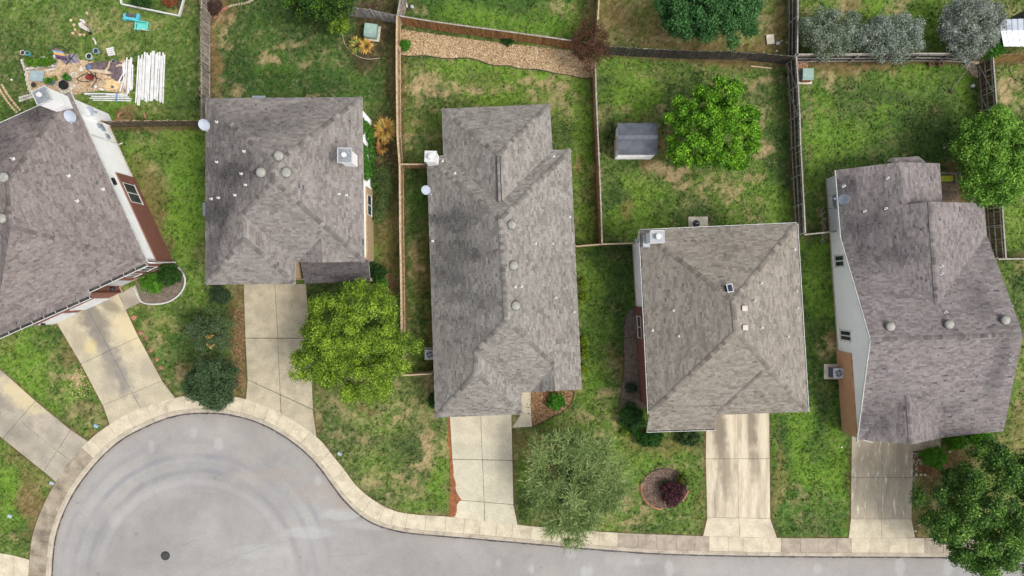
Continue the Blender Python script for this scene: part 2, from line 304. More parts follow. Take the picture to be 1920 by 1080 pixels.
# ------------------------------------------------------------------ painted lawn colours: (x, y, rx, ry, kind, strength) in photo pixels
Z = """
210 60 190 60 lime .25|60 120 80 80 dark .4|170 40 40 30 dry .5|190 60 30 20 dry .6|140 70 20 18 dry .5|30 110 30 15 dry .5|230 30 20 25 dry .5|340 60 30 60 dark .3|340 150 30 60 dark .35
120 20 100 30 green .5|30 200 35 40 dark .4|270 170 60 30 lime .3|220 205 60 18 lime .6|330 205 40 18 dark .4|235 217 35 8 soil .9
250 300 25 60 lime .3|290 250 60 15 dry .3|345 250 35 20 dry .6|255 330 25 50 soil .45|285 380 30 60 soil .65|270 300 20 40 dry .5|310 440 25 50 soil .6|345 380 35 130 lime .8|350 440 30 40 lime .8|350 270 30 30 lime .4|330 480 20 30 lime .7|365 340 15 80 lime .7
470 20 90 40 dark .7|560 40 120 60 dark .5|400 80 14 110 soil .85|402 150 10 60 soil .9|425 50 25 40 dry .8|430 80 16 50 dry .7|445 170 22 16 dry .9|415 170 12 40 dry .6|455 120 40 40 dark .9|505 100 40 20 dry .7|540 80 60 12 dry .5|595 25 22 14 dry .7|460 70 30 30 dry .4|560 160 140 24 dark .8|590 120 60 14 dry .6|640 85 40 12 dry .45|610 100 25 12 dry .5|660 130 60 40 green .5|700 130 20 14 dry .5|600 178 40 5 dry .6|720 170 16 40 dark .6|745 130 10 70 soil .7|735 160 10 40 soil .5|735 120 14 14 soil .5
690 80 45 50 mulch 1.|720 50 24 30 mulch 1.
850 20 110 40 dark .8|880 30 60 25 lime .6|1000 15 60 30 dark .7|940 45 80 20 lime .7|1050 40 50 30 lime .6|790 15 20 16 dry .5|1045 15 26 16 dry .6|1100 20 12 30 dry .6|1120 20 8 60 dry .5
790 150 40 30 dry .9|820 170 50 22 dry .75|900 165 50 14 dry .75|960 135 40 12 dry .6|1000 165 45 16 dry .7|1060 160 30 30 dry .6|1080 190 30 40 dry .4|780 190 20 50 dry .4|775 260 16 18 dry .9|800 215 10 8 dry .8|790 240 40 20 dry .3|860 120 50 12 lime .8|940 130 60 12 lime .8|1010 145 60 10 lime .9|920 185 50 14 lime .8|1080 150 20 16 lime .6|1100 160 10 40 dry .4|1100 240 16 100 lime .9|1085 220 14 40 lime .7|1050 240 18 40 dark .6|800 270 24 30 dark .7|765 280 14 30 dry .4|815 245 14 40 lime .3|1055 260 20 20 dark .6|1082 310 10 24 soil .7|1090 360 14 30 dry .6|1090 400 20 20 lime .8|1075 345 14 20 lime .4|1095 440 24 16 lime .5|1085 440 16 16 dry .3
780 340 26 40 dark .6|775 400 20 60 green .8|780 400 20 30 dark .4|785 500 24 50 dry .75|785 530 14 40 soil .5|790 600 16 60 dark .3|800 470 10 60 soil .4|803 600 8 90 soil .5
1170 120 50 30 lime .7|1200 180 50 40 lime .75|1160 180 30 30 lime .5|1125 20 60 40 soil .5|1200 40 70 50 soil .35|1180 20 40 60 dry .4|1300 90 160 14 soil .6|1240 75 60 12 dry .6|1390 70 22 14 dry .9|1380 60 30 22 dry .6|1420 90 60 12 soil .5|1460 60 16 60 soil .5|1170 90 40 20 dark .3|1440 40 30 60 dry .4
1240 45 20 40 soil .4|1380 115 80 10 soil .7|1400 160 50 22 dry .7|1430 150 40 12 dry .6|1350 140 30 20 dry .3|1450 160 30 50 dark .6|1180 195 16 12 dry .8|1245 200 14 16 dry .7|1240 150 40 20 dry .3|1200 225 24 8 soil .5|1430 240 14 50 dry .7|1425 280 14 30 dry .8|1460 260 22 70 green .6|1460 290 24 60 dark .5|1480 330 12 100 dark .8|1240 270 20 30 red .6|1150 240 16 60 dark .5|1140 290 14 30 dry .4|1270 310 40 14 dark .5|1210 315 24 12 soil .7|1240 320 40 14 dry .9|1265 325 26 10 dry .9|1300 345 50 12 dry .7|1380 350 50 12 dry .8|1370 370 30 20 dry .7|1400 380 40 14 dry .7|1330 370 60 20 dry .4|1430 330 20 14 dry .6|1200 350 50 20 lime .7|1220 380 60 30 lime .8|1170 420 40 30 lime .9|1230 410 40 20 lime .8|1150 375 26 26 dark .9|1280 385 60 30 dark .6|1250 440 60 16 lime .6|1175 400 14 18 soil .6|1470 390 40 30 lime .5|1455 400 20 20 lime .4|1120 430 12 30 dark .3|1300 405 60 16 dark .5|1400 410 40 10 dry .4|1440 360 30 20 lime .4
1510 20 20 60 dry .6|1550 12 40 20 lime .5|1600 15 20 26 soil .7|1585 10 12 20 dry .9|1650 15 34 20 lime .8|1680 15 26 16 dry .7|1735 40 40 50 lime .9|1720 70 20 30 lime .8|1745 80 20 20 dark .4|1890 20 40 30 dry .5|1890 30 40 20 lime .5
1560 125 60 20 soil .7|1610 120 80 12 soil .8|1540 150 30 20 dry .7|1640 130 50 16 dry .6|1600 160 60 20 dry .3|1740 130 50 16 lime .8|1700 150 60 20 lime .4|1650 190 90 50 dark .35|1780 140 30 20 dark .5|1815 125 20 12 dry .9|1815 160 20 50 lime .7|1540 220 30 60 lime .5|1560 270 50 30 lime .6|1525 270 14 60 lime .8|1600 250 60 30 lime .5|1690 240 80 30 dark .4|1730 270 60 30 dark .6|1660 280 40 12 dark .5|1520 240 10 60 dry .4|1690 285 14 6 dry .8|1580 210 30 10 dry .4|1650 215 30 20 lime .5|1560 190 20 30 lime .3|1510 190 20 60 dry .3|1530 350 20 60 lime .5|1530 400 16 40 green .6|1543 400 5 60 dry .8|1890 150 40 60 dry .75|1900 200 30 60 dry .6|1900 420 30 40 lime .6|1895 380 20 30 dry .5|1905 530 20 60 dark .6|1780 345 14 40 soil .9|1810 350 30 34 soil .9|1800 360 22 24 soil 1.
1110 520 30 40 lime .5|1150 510 30 40 dark .5|1110 560 30 60 lime .4|1150 580 20 60 dark .7|1100 640 24 60 green .5|1130 640 30 60 lime .3|1150 700 26 60 dry .4|1110 710 24 30 lime .7|1140 740 30 20 dry .6|1155 690 12 40 soil .5|1160 620 10 60 dark .6|1165 470 40 14 dark .9|1175 520 20 50 dark .6
1095 770 40 30 dry .3|1140 800 30 40 dry .5|1060 800 50 20 lime .4|1170 860 30 40 lime .6|1190 840 30 30 soil .3|1250 855 50 12 lime .5|1215 870 20 14 lime .7|1265 842 80 14 soil .45|1260 850 50 10 dry .5|1310 880 14 60 green .5|1190 960 40 30 dry .7|1230 980 60 18 green .5|1290 960 24 30 green .5|1160 930 20 30 dry .6|1250 985 70 8 dark .4|1160 980 40 20 dry .6|1225 960 20 10 dry .6|1300 940 14 50 lime .3|985 870 20 50 lime .8|1000 840 26 30 soil .5|1020 860 26 50 soil .7|990 930 20 30 dark .6|970 820 20 20 dark .5
1530 500 30 50 lime .9|1540 560 24 40 lime .8|1525 650 20 60 dark .7|1553 650 14 24 dry 1.|1557 630 10 20 soil .8|1540 740 24 50 dark .7|1500 800 20 60 lime .8|1500 820 14 60 lime .9|1470 820 20 50 dark .8|1560 860 40 50 lime 1.|1530 890 50 30 lime .9|1475 880 26 40 lime .2|1530 830 26 50 dark .5|1480 920 24 20 dry .5|1480 960 30 24 green .5|1530 940 50 20 dry .45|1540 980 60 20 dark .5|1510 960 30 20 dry .4|1560 960 30 30 green .4|1580 930 20 30 lime .4|1460 900 10 90 soil .5
1750 880 50 30 mulch2 .9|1725 860 16 30 mulch2 1.|1730 960 20 50 soil .7|1780 850 50 16 mulch2 .9|1860 870 40 40 dry .5|1870 840 40 20 soil .5|1910 760 30 80 dry .3|1905 800 26 50 soil .4|1800 950 90 60 dry .5|1850 1000 90 30 dry .4
30 680 50 60 lime .9|60 660 40 40 lime .7|90 640 30 20 dark .7|120 700 34 60 dry .4|140 730 24 40 lime .8|130 690 24 40 dark .4|110 700 20 60 dry .5|150 790 30 40 dry .5|60 720 30 30 lime .8|160 770 16 20 soil .3|175 780 16 14 dry .5|135 650 20 40 soil .5|145 710 20 26 dry .9|180 810 14 10 soil .6|100 760 30 20 lime .6|10 640 20 20 soil .3
270 590 20 30 dark .6|330 580 60 30 lime .3|300 610 40 30 dry .45|310 660 30 40 green .6|350 600 30 60 dark .5|340 700 40 20 dry .7|360 690 40 14 soil .5|330 730 30 20 dry .5|300 640 20 20 dry .5|290 560 30 12 dark .3|400 570 40 30 dark .4|430 580 30 30 green .5|380 640 60 50 dark .6|445 600 12 60 red .9|452 680 10 70 red 1.|440 720 14 40 red .9|445 560 16 30 red .5|420 690 20 14 red .7|380 560 30 20 lime .4|370 530 12 40 lime .5
15 900 30 50 lime 1.|20 960 20 50 lime .7|60 900 30 40 soil .5|70 960 24 50 soil .8|50 940 30 20 soil .7|40 1000 30 20 dark .6|30 850 30 20 soil .5|70 1000 30 14 soil .4|25 1010 14 10 dry .7
720 790 60 20 dry .6|690 770 30 10 red .6|760 760 40 30 dry .5|640 800 30 20 green .4|660 830 50 30 dry .35|740 850 40 40 dark .3|800 830 20 50 dry 1.|795 860 20 30 dry .9|770 900 50 20 dry .55|760 920 40 26 dry .6|720 900 40 30 dry .4|680 870 30 30 lime .3|700 800 40 20 lime .3|820 900 20 40 lime .7|825 940 14 20 lime .6|770 950 50 10 lime .6|700 930 20 14 dark .4|800 950 40 8 dark .4|850 880 8 60 soil .6|820 720 14 30 soil .4|700 880 30 16 dry .35|620 770 30 30 dark .4|640 760 40 20 dry .4
710 430 22 60 soil .6|725 400 20 50 dark .5|715 380 20 60 dark .7|730 460 16 60 soil .6|735 520 16 40 soil .9|720 540 20 30 soil .8|700 300 26 40 mulch 1.|720 270 26 60 mulch 1.|735 340 16 40 mulch .6|720 490 14 30 dark .4|745 600 14 60 soil .4
695 30 60 16 mulch .9|720 8 60 14 mulch 1.|420 20 24 30 soil .8|395 15 16 18 mulch 1.|400 5 40 8 soil .5|760 600 10 100 dry .3
1000 740 24 8 soil .5|975 830 14 30 soil .5|968 900 5 90 soil .6|1318 900 5 100 soil .5|1590 920 5 100 soil .4|1448 880 4 100 soil .4|590 800 5 30 soil .5|598 700 8 60 soil .5
330 8 24 8 mulch .9|270 5 30 12 dark .9|300 15 30 8 dark .7"""
COLS = {'dry': lin(176, 156, 116), 'lime': lin(112, 150, 50), 'dark': lin(64, 90, 46), 'green': lin(84, 118, 54), 'soil': lin(132, 104, 74), 'red': lin(118, 90, 66), 'mulch': lin(78, 60, 50), 'mulch2': lin(118, 78, 62)}
BASEC = lin(95, 119, 55)
BEDS = {   # polygons in photo pixels with their surface colour
 'gravel': ([(752, 55), (800, 62), (890, 75), (980, 85), (1075, 95), (1117, 118), (1113, 147), (1090, 146), (1060, 139), (1040, 137), (1010, 129), (975, 129), (955, 122), (925, 123), (905, 115), (880, 108), (860, 108), (840, 110), (815, 106), (795, 103), (770, 105), (753, 103)], lin(164, 140, 108)),
 'bark': ([(990, 730), (1077, 725), (1076, 745), (1068, 762), (1052, 775), (1035, 781), (1015, 793), (998, 800)], lin(140, 110, 80)),
 'side': ([(1210, 575), (1192, 578), (1180, 580), (1172, 595), (1169, 620), (1170, 700), (1163, 745), (1165, 765), (1215, 765)], lin(120, 108, 98)),
 'front': ([(252, 520), (262, 548), (266, 567), (285, 571), (315, 566), (335, 552), (346, 532), (346, 510), (330, 493), (300, 500)], lin(125, 112, 100)),
 'patio': ([(45, 112), (75, 118), (108, 112), (112, 100), (145, 105), (150, 112), (185, 118), (245, 112), (252, 160), (240, 175), (190, 170), (160, 172), (140, 178), (110, 180), (60, 180), (48, 150)], lin(190, 168, 138)),
 'rubble': ([(1808, 115), (1838, 113), (1838, 145), (1825, 142), (1812, 130)], lin(195, 180, 155)),
 'corner': ([(1494, 116), (1514, 116), (1514, 129), (1494, 129)], lin(185, 150, 125)),
}
th = np.linspace(0, 2*math.pi, 33)[:-1]
BEDS['circle'] = ([(1246+42*math.cos(a), 915+38*math.sin(a)) for a in th], lin(128, 108, 96))
BEDS['soilstrip'] = ([(838, 770), (845, 780), (846, 850), (849, 880), (852, 905), (856, 925), (864, 936), (858, 942), (853, 968), (842, 968), (843, 930), (845, 890), (840, 830)], lin(150, 96, 62))
YARDS = [([(392, -40), (742, -40), (742, 190), (392, 190)], lin(70, 104, 44), .35), ([(757, -40), (1118, -40), (1118, 75), (757, 30)], lin(84, 128, 46), .2),
         ([(1135, -40), (1482, -40), (1482, 98), (1135, 84)], lin(112, 112, 62), 1.0), ([(1500, 118), (1845, 118), (1845, 330), (1500, 330)], lin(88, 118, 52), .45),
         ([(757, 108), (1112, 150), (1120, 455), (757, 300)], lin(108, 128, 58), 1.1), ([(1100, 462), (1200, 462), (1200, 740), (1100, 740)], lin(74, 108, 46), .4),
         ([(1445, 450), (1597, 450), (1597, 1005), (1445, 1005)], lin(82, 118, 46), .5), ([(755, 315), (808, 315), (808, 560), (755, 560)], lin(72, 104, 44), .4),
         ([(590, 700), (845, 700), (845, 970), (590, 970)], lin(104, 118, 66), 1.2), ([(215, 245), (385, 245), (385, 500), (330, 500)], lin(102, 130, 54), .6)]
EDGES = None
DRIVES = [[(-90, 612), (67, 752), (165, 827)], [(-90, 744), (5, 822), (105, 904)], [(109, 607), (152, 682), (193, 760), (206, 796)], [(236, 581), (260, 632), (304, 714), (328, 745)], [(457, 532), (460, 634), (464, 712), (461, 748)], [(582, 634), (587, 768), (594, 820)], [(843, 775), (848, 861), (852, 937), (843, 970)], [(960, 803), (963, 946), (971, 985)], [(1322, 800), (1323, 860), (1326, 970), (1318, 1005)], [(1442, 766), (1444, 972), (1457, 1009)], [(1597, 808), (1595, 973), (1591, 1009)], [(1711, 846), (1709, 973), (1716, 1008)]]
FEET = [[(390, -40), (391, 225)], [(205, 240), (385, 239)], [(753, 110), (753, 270), (757, 400), (759, 690)], [(752, 312), (800, 312)], [(1138, 101), (1310, 112), (1480, 121)], [(1111, 145), (1116, 270), (1123, 455)], [(1490, 40), (1489, 104)], [(1480, 118), (1484, 200), (1487, 340), (1491, 440)], [(1497, 117), (1645, 116), (1835, 117)], [(1836, 130), (1843, 240), (1852, 480)], [(1870, 118), (1960, 114)], [(740, 30), (741, 270), (741, 500)], [(1130, 101), (1118, 90)]]
def make_edges():
    global EDGES
    EDGES = [(xy(p), .20) for p in DRIVES]+[(xy(p), .34) for p in FEET]+[(lo(walk_line[i:i+12]), .17) for i in range(0, len(walk_line)-1, 11)]
def lawn_colour(X, Y):
    """colour of the lawn surface at world points (what grows or lies there)"""
    u = X/S+960; v = -Y/S+540
    wx = (fbm(X, Y, 1.6, 4, 5)-.5)*46; wy = (fbm(X, Y, 1.6, 4, 91)-.5)*46
    wx += (fbm(X, Y, .35, 3, 6)-.5)*16; wy += (fbm(X, Y, .35, 3, 92)-.5)*16
    c = np.empty(X.shape+(3,)); c[:] = BASEC
    n1 = fbm(X, Y, 2.5, 5, 3); n2 = fbm(X, Y, .55, 4, 8, .7); n3 = fbm(X, Y, .22, 3, 21, .8)
    dryk = np.ones(X.shape)
    for poly, bc, dk_ in YARDS:
        m_ = inpoly(u, v, poly); c[m_] = bc; dryk[m_] = dk_
    def blend(w, col):
        nonlocal c
        c = c*(1-w[..., None])+np.array(col)*w[..., None]
    blend(sstep(.48, .72, n1)*.55, COLS['dark']); blend(sstep(.52, .3, n1)*.4*np.clip(dryk, .3, 1), COLS['lime'])
    blend(sstep(.56, .74, fbm(X, Y, 1.3, 5, 44))*.5*dryk, COLS['dry'])
    for rowz in Z.replace('\n', '|').split('|'):
        t = rowz.split()
        if len(t) < 6: continue
        x, y, rx, ry = map(float, t[:4]); k = t[4]; st = float(t[5])
        sel = (np.abs(u-x) < rx*2.2+30) & (np.abs(v-y) < ry*2.2+30)
        if not sel.any(): continue
        d = np.hypot((u[sel]+wx[sel]-x)/(rx*1.15), (v[sel]+wy[sel]-y)/(ry*1.15))
        w = sstep(1.25, .35, d)*st
        m = n2[sel]
        if k == 'dry': w = np.clip(w*1.25*sstep(.68, .34, m+(1-w)*.25-.06), 0, 1)
        elif k == 'lime': w = w*(.75+.4*sstep(.3, .6, m))
        elif k in ('dark', 'green'): w = w*(.45+.75*sstep(.3, .62, m))
        else: w = w*(.7+.4*sstep(.3, .6, m))
        w = np.clip(w, 0, 1)[..., None]
        c[sel] = c[sel]*(1-w)+np.array(COLS[k])*w
    # fine mottling: thatch showing through, clover clumps
    blend(sstep(.6, .8, n3)*.35, COLS['dry']); blend(sstep(.44, .25, n3)*.5, lin(44, 74, 26)); blend(sstep(.58, .8, n2)*.3, COLS['lime'])
    # bare earth where the turf stops: along pavement, drives and fence feet
    if EDGES is None: make_edges()
    de = np.full(X.shape, 9.)
    for (pl_, w_e) in EDGES:
        a_ = np.array(pl_); sel = (X > a_[:, 0].min()-.6) & (X < a_[:, 0].max()+.6) & (Y > a_[:, 1].min()-.6) & (Y < a_[:, 1].max()+.6)
        if sel.any(): de[sel] = np.minimum(de[sel], polydist(X[sel], Y[sel], pl_)/w_e)
    blend(sstep(1.0, .35, de+.9*(fbm(X, Y, .5, 3, 71)-.5))*.75, lin(104, 84, 58))
    bedmask = np.zeros(X.shape, bool)
    for k, (poly, col) in BEDS.items():
        m = inpoly(u, v, poly); bedmask |= m
        f = .72+.56*fbm(X[m], Y[m], .3, 3, 33)
        c[m] = np.array(col)*f[..., None]
    n5 = vnoise(X/.16, Y/.16, 5)*.6+vnoise(X/.09, Y/.09, 6)*.4
    sp = (n5-.5)*(~bedmask)
    dz = .25+.75*sstep(.42, .62, fbm(X, Y, 3.2, 3, 19)); w = np.clip(sp*1.1-.05, 0, .35)[..., None]*(dz*dryk)[..., None]; c = c*(1-w)+np.array(lin(186, 172, 128))*w
    w = np.clip(-sp*2.0-.05, 0, .6)[..., None]; c = c*(1-w)+np.array(lin(48, 68, 30))*w
    c *= np.where(bedmask, 1.0, .87)[..., None]*(.72+.5*fbm(X, Y, .3, 3, 77))[..., None]
    g_ = c.mean(-1, keepdims=True); c = c*.96+g_*.04*np.array([1.08, 1.0, .85])
    return c, bedmask
# the ground: one sheet, a fine grid in view and a wide skirt to the horizon
GX, GY, GS = 46.0, 27.0, .11
nx, ny = int(2*GX/GS)+1, int(2*GY/GS)+1
gx, gy = np.meshgrid(np.linspace(-GX, GX, nx), np.linspace(-GY, GY, ny))
gc, bedm = lawn_colour(gx, gy)
gz = (fbm(gx, gy, 1.2, 4, 50)-.5)*.05
inroad = inpoly(gx, gy, off_poly)
gz = np.where(inroad, -.35, gz)
paved = np.zeros(gx.shape, bool)
ri = np.clip(polydist(gx.ravel()[::1], gy.ravel()[::1], lo(road_line[::4])).reshape(gx.shape), 0, 99)
idx = np.arange(nx*ny).reshape(ny, nx)
F = np.stack([idx[:-1, :-1], idx[:-1, 1:], idx[1:, 1:], idx[1:, :-1]], -1).reshape(-1, 4)
V = np.stack([gx, gy, gz], -1).reshape(-1, 3)
sk = [(-GX, -GY), (GX, -GY), (GX, GY), (-GX, GY)]; B = 900
V = np.concatenate([V, np.array([(x, y, -.03) for x, y in sk]+[(-B, -B, -.03), (B, -B, -.03), (B, B, -.03), (-B, B, -.03)])]); b0 = nx*ny
F = np.concatenate([F, np.array([(b0+4, b0+5, b0+1, b0), (b0+5, b0+6, b0+2, b0+1), (b0+6, b0+7, b0+3, b0+2), (b0+7, b0+4, b0, b0+3)])])
cc = np.concatenate([gc.reshape(-1, 3), np.tile(BASEC, (8, 1))])
m_ground = mat('lawn', (.72, .72, .70), (1.15, 1.15, 1.1), scale=9, attr=True, rough=.95, bump=.6, bscale=14, spec=.1, detail=5)
g = np_mesh('ground', V, F, m_ground, cc, smooth=True); tag(g, kind='structure')
# ------------------------------------------------------------------ road
RS = .16; rx0, rx1, ry0, ry1 = -46, 46, -46, -8
nx2, ny2 = int((rx1-rx0)/RS)+1, int((ry1-ry0)/RS)+1
X, Y = np.meshgrid(np.linspace(rx0, rx1, nx2), np.linspace(ry0, ry1, ny2)); u = X/S+960; v = -Y/S+540
base = np.array(lin(150, 148, 145)); c = np.empty(X.shape+(3,)); c[:] = base
n = fbm(X, Y, 4, 5, 1); c *= (.74+.52*n)[..., None]; c *= (.93+.14*fbm(X, Y, .5, 3, 2))[..., None]
def rb(w, col):
    global c
    w = np.clip(w, 0, 1)[..., None]; c = c*(1-w)+np.array(col)*w
R = np.hypot(u-365, (v-1085))                        # tyre arcs round the turning circle
arc = np.sin(R/4.6+fbm(X, Y, 6, 3, 9)*4)*.5+.5
ang = sstep(-.2, .4, (1085-v)/np.maximum(R, 1))
rb(sstep(.55, .95, arc)*sstep(165, 190, R)*sstep(275, 240, R)*ang*.5*fbm(X, Y, 2, 3, 12)*2, lin(128, 128, 133))
rb(sstep(.4, .9, np.sin(R/7.3+2))*sstep(150, 175, R)*sstep(235, 215, R)*ang*.16, lin(184, 184, 184))
rb(sstep(.5, .8, fbm(X, Y, 3, 4, 31))*.25, lin(176, 168, 158))
dl = polydist(X, Y, lo(road_line[::3])); rb(sstep(1.3, .1, dl)*.35*(.4+fbm(X, Y, 1.2, 3, 4)), lin(150, 142, 134))
rb(sstep(.5, .0, dl)*.3, lin(120, 112, 104))
for (x, y, a, b, w, col) in [(410, 833, 9, 13, .5, 'l'), (595, 902, 7, 11, .45, 'l'), (283, 838, 7, 13, .35, 'l'), (362, 812, 6, 12, .35, 'l'), (935, 1058, 5, 9, .5, 'l'), (997, 1068, 6, 10, .5, 'l'), (1073, 1040, 10, 10, .4, 'l'), (1096, 1075, 7, 14, .6, 'l'), (1107, 1075, 6, 14, .5, 'l'), (1255, 1068, 9, 18, .5, 'l'), (1196, 1055, 6, 8, .4, 'l'), (1535, 1067, 9, 10, .5, 'l'), (1690, 1065, 10, 22, .45, 'l'), (1780, 1065, 10, 18, .4, 'l'), (640, 965, 40, 12, .5, 'l'), (580, 1000, 50, 12, .4, 'l'), (480, 1035, 60, 14, .25, 'l'), (700, 985, 60, 10, .3, 'l'), (185, 965, 16, 20, .22, 'd'), (600, 925, 60, 22, .25, 'b'), (650, 950, 30, 12, .4, 'b'), (520, 890, 60, 14, .3, 'b'), (215, 975, 14, 18, .3, 'l'), (400, 870, 60, 20, .2, 'd'), (1190, 1050, 60, 12, .2, 'l'), (1060, 1045, 80, 20, .15, 'd')]:
    w_ = sstep(1.15, .7, np.hypot((u-x)/a+.5*(fbm(X, Y, .6, 2, 3)-.5), (v-y)/b))*w
    rb(w_, {'l': lin(176, 176, 174), 'd': lin(126, 126, 134), 'b': lin(156, 142, 130)}[col])
for _ in range(90):                                  # oil drips and small stains
    dx_, dy_ = rng.uniform(80, 1880), rng.uniform(800, 1079); rr_ = rng.uniform(1.5, 4.5)
    rb(sstep(1.3, .4, np.hypot(u-dx_, v-dy_)/rr_)*rng.uniform(.15, .5), lin(104, 102, 102))
idx = np.arange(nx2*ny2).reshape(ny2, nx2); F = np.stack([idx[:-1, :-1], idx[:-1, 1:], idx[1:, 1:], idx[1:, :-1]], -1).reshape(-1, 4)
V = np.stack([X, Y, np.full_like(X, -.12)], -1).reshape(-1, 3)
m_road = mat('street_surface', (.9, .9, .9), (1.06, 1.06, 1.06), scale=14, attr=True, rough=.9, bump=.25, bscale=60, spec=.2)
road = np_mesh('road', V, F, m_road, c.reshape(-1, 3)); tag(road, kind='structure')
def ribbon(mb, line, w, z, col=None):
    line = [Vector(p) for p in line]; ns = normals(line)
    for i in range(len(line)-1):
        a, b = line[i], line[i+1]; wa = w*random.uniform(.6, 1.3)/2
        mb.add([(a.x-ns[i].x*wa, a.y-ns[i].y*wa, z), (a.x+ns[i].x*wa, a.y+ns[i].y*wa, z), (b.x+ns[i+1].x*wa, b.y+ns[i+1].y*wa, z), (b.x-ns[i+1].x*wa, b.y-ns[i+1].y*wa, z)], [(3, 2, 1, 0)], col)
    return mb
m_crack = mat('crack', lin(122, 120, 118), lin(140, 138, 136), scale=5)
for pts in [[(282, 1047), (300, 1020), (309, 1018), (334, 1028), (337, 1036), (326, 1062), (318, 1067), (298, 1058), (285, 1050)], [(309, 1019), (309, 970), (295, 938), (281, 914), (330, 887)], [(286, 1055), (230, 1064), (210, 1080)], [(366, 1082), (400, 1063), (440, 1045), (500, 1025), (520, 1019), (555, 1012)], [(318, 1067), (322, 1085)], [(337, 1025), (370, 1012)], [(615, 1045), (660, 1040), (690, 1040)], [(618, 1046), (612, 1085)], [(350, 928), (370, 926), (400, 927)]]:
    l = [Vector((*P(a, b)[:2], 0)) for a, b in pts]; l = resample(l, .25)
    l = [p+Vector((random.uniform(-.04, .04), random.uniform(-.04, .04), 0)) for p in l]
    ribbon(MB(), l, .026, -.116).build('crack', m_crack, parent=road)
# ------------------------------------------------------------------ kerb, gutter line, pavement slabs
m_conc = {}
def concrete(name, a, b, **k):
    return mat(name, lin(*a), lin(*b), scale=k.pop('scale', 1.3), rough=.9, rand=k.pop('rand', .06), bump=.2, bscale=30, fine=(9, .86, 1.1), **k)
m_curb = concrete('curb_concrete', (182, 172, 154), (160, 150, 134), c3=lin(120, 108, 92), s3=1.6, k3=(.55, .8))
curb = MB(); Cz = .03
seg = []
for i in range(len(road_line)-1):
    a, b, na, nb = road_line[i], road_line[i+1], nrm[i], nrm[i+1]
    pr = [(0, -.13), (.05, Cz-.03), (.10, Cz), (CURB-.012, Cz), (CURB-.012, -.12)]
    A = [(a.x+na.x*t, a.y+na.y*t, z) for t, z in pr]; Bq = [(b.x+nb.x*t, b.y+nb.y*t, z) for t, z in pr]
    curb.add(A+Bq, [(j, j+5, j+6, j+1)[::-1] for j in range(4)])
tag(curb.build('kerb', m_curb, origin=(0, 0, 0)), kind='structure')
m_gut = mat('gutter_dirt', lin(92, 90, 92), lin(62, 60, 60), scale=2.5)
ribbon(MB(), [p-n*.05 for p, n in zip(road_line, nrm)], .13, -.114).build('gutter_stain', m_gut, parent=road)
pv = bpy.data.objects.new('pavement', None); COL.objects.link(pv); tag(pv, kind='structure')
m_side1 = concrete('pavement_tan', (202, 192, 168), (184, 174, 152), c3=lin(150, 138, 116), s3=.9, k3=(.55, .85))
m_side2 = concrete('pavement_grey', (172, 160, 142), (150, 140, 126), c3=lin(120, 112, 100), s3=.9, k3=(.5, .8))
m_side3 = concrete('pavement_old', (164, 155, 136), (142, 130, 112), c3=lin(104, 96, 84), s3=.9, k3=(.45, .75))
m_dark = mat('joint_soil', lin(78, 64, 48), lin(48, 42, 32), scale=2)
i = 0; N_ = len(road_line)
while i < N_-1:
    px = road_line[i].x/S+960; py = -road_line[i].y/S+540
    step = 5 if random.random() < .5 else 4
    if -40 > px or px > 1990 or py > 1110: step = 12
    j = min(i+step, N_-1); poly = []
    for k in range(i, j+1): poly.append(road_line[k]+nrm[k]*(CURB))
    top = [road_line[k]+nrm[k]*(outer[k]) for k in range(j, i-1, -1)]
    d0 = (poly[-1]-poly[0]).normalized()*.009
    poly[0] += d0; top[-1] += d0; poly[-1] -= d0; top[0] -= d0
    poly = [(p.x, p.y) for p in poly+top]
    mm = m_side3 if px < 170 else (m_side2 if px > 1147 and not (1318 < px < 1458 or 1590 < px < 1716) else m_side1)
    MB().prism(poly, -.1, Cz+random.uniform(-.006, .006)).build('slab', mm, parent=pv)
    i = j
under = MB()
for k in range(N_-1):
    a, b = road_line[k], road_line[k+1]
    under.face([tuple(a+nrm[k]*.05)[:2]+(-.03,), tuple(b+nrm[k+1]*.05)[:2]+(-.03,), tuple(b+nrm[k+1]*(outer[k+1]-.02))[:2]+(-.03,), tuple(a+nrm[k]*(outer[k]-.02))[:2]+(-.03,)][::-1])
under.build('joint_filler', m_dark, parent=pv)
# ------------------------------------------------------------------ driveways and paths made of slabs
def rowslabs(name, rows, mats, cols=2, gap=.022, z=.025, frac=None, skip=()):
    r = bpy.data.objects.new(name, None); COL.objects.link(r); tag(r, kind='structure'); r.location = P(*rows[0][0])
    ff = MB()
    for q, (a, b) in enumerate(zip(rows, rows[1:])):
        L0, R0, L1, R1 = P(*a[0]), P(*a[1]), P(*b[0]), P(*b[1])
        ff.face([(p.x, p.y, .006) for p in (L0, R0, R1, L1)][::-1])
        fr = frac or [k/cols for k in range(cols+1)]
        for k in range(len(fr)-1):
            if (q, k) in skip: continue
            pts = [L0.lerp(R0, fr[k]), L0.lerp(R0, fr[k+1]), L1.lerp(R1, fr[k+1]), L1.lerp(R1, fr[k])]
            c_ = sum(pts, Vector())/4; pts = [p+(c_-p).normalized()*gap*.75 for p in pts]
            mm = mats[q % len(mats)] if isinstance(mats, list) else mats
            MB().prism([(p.x, p.y) for p in pts], -.08, z+random.uniform(-.004, .004)).build('slab', mm, parent=r)
    ff.build('joint_filler', m_dark, parent=r)
    return r
m_dA = concrete('drive_grey_stained', (172, 163, 146), (150, 143, 130), c3=lin(126, 120, 112), s3=.5, k3=(.55, .8), scale=.8, stains=[(38, 742, 52, 20, .65, lin(200, 186, 148), .8), (20, 800, 40, 14, .65, lin(124, 118, 110), .5), (245, 565, 22, 12, .5, lin(120, 112, 100), .4)])
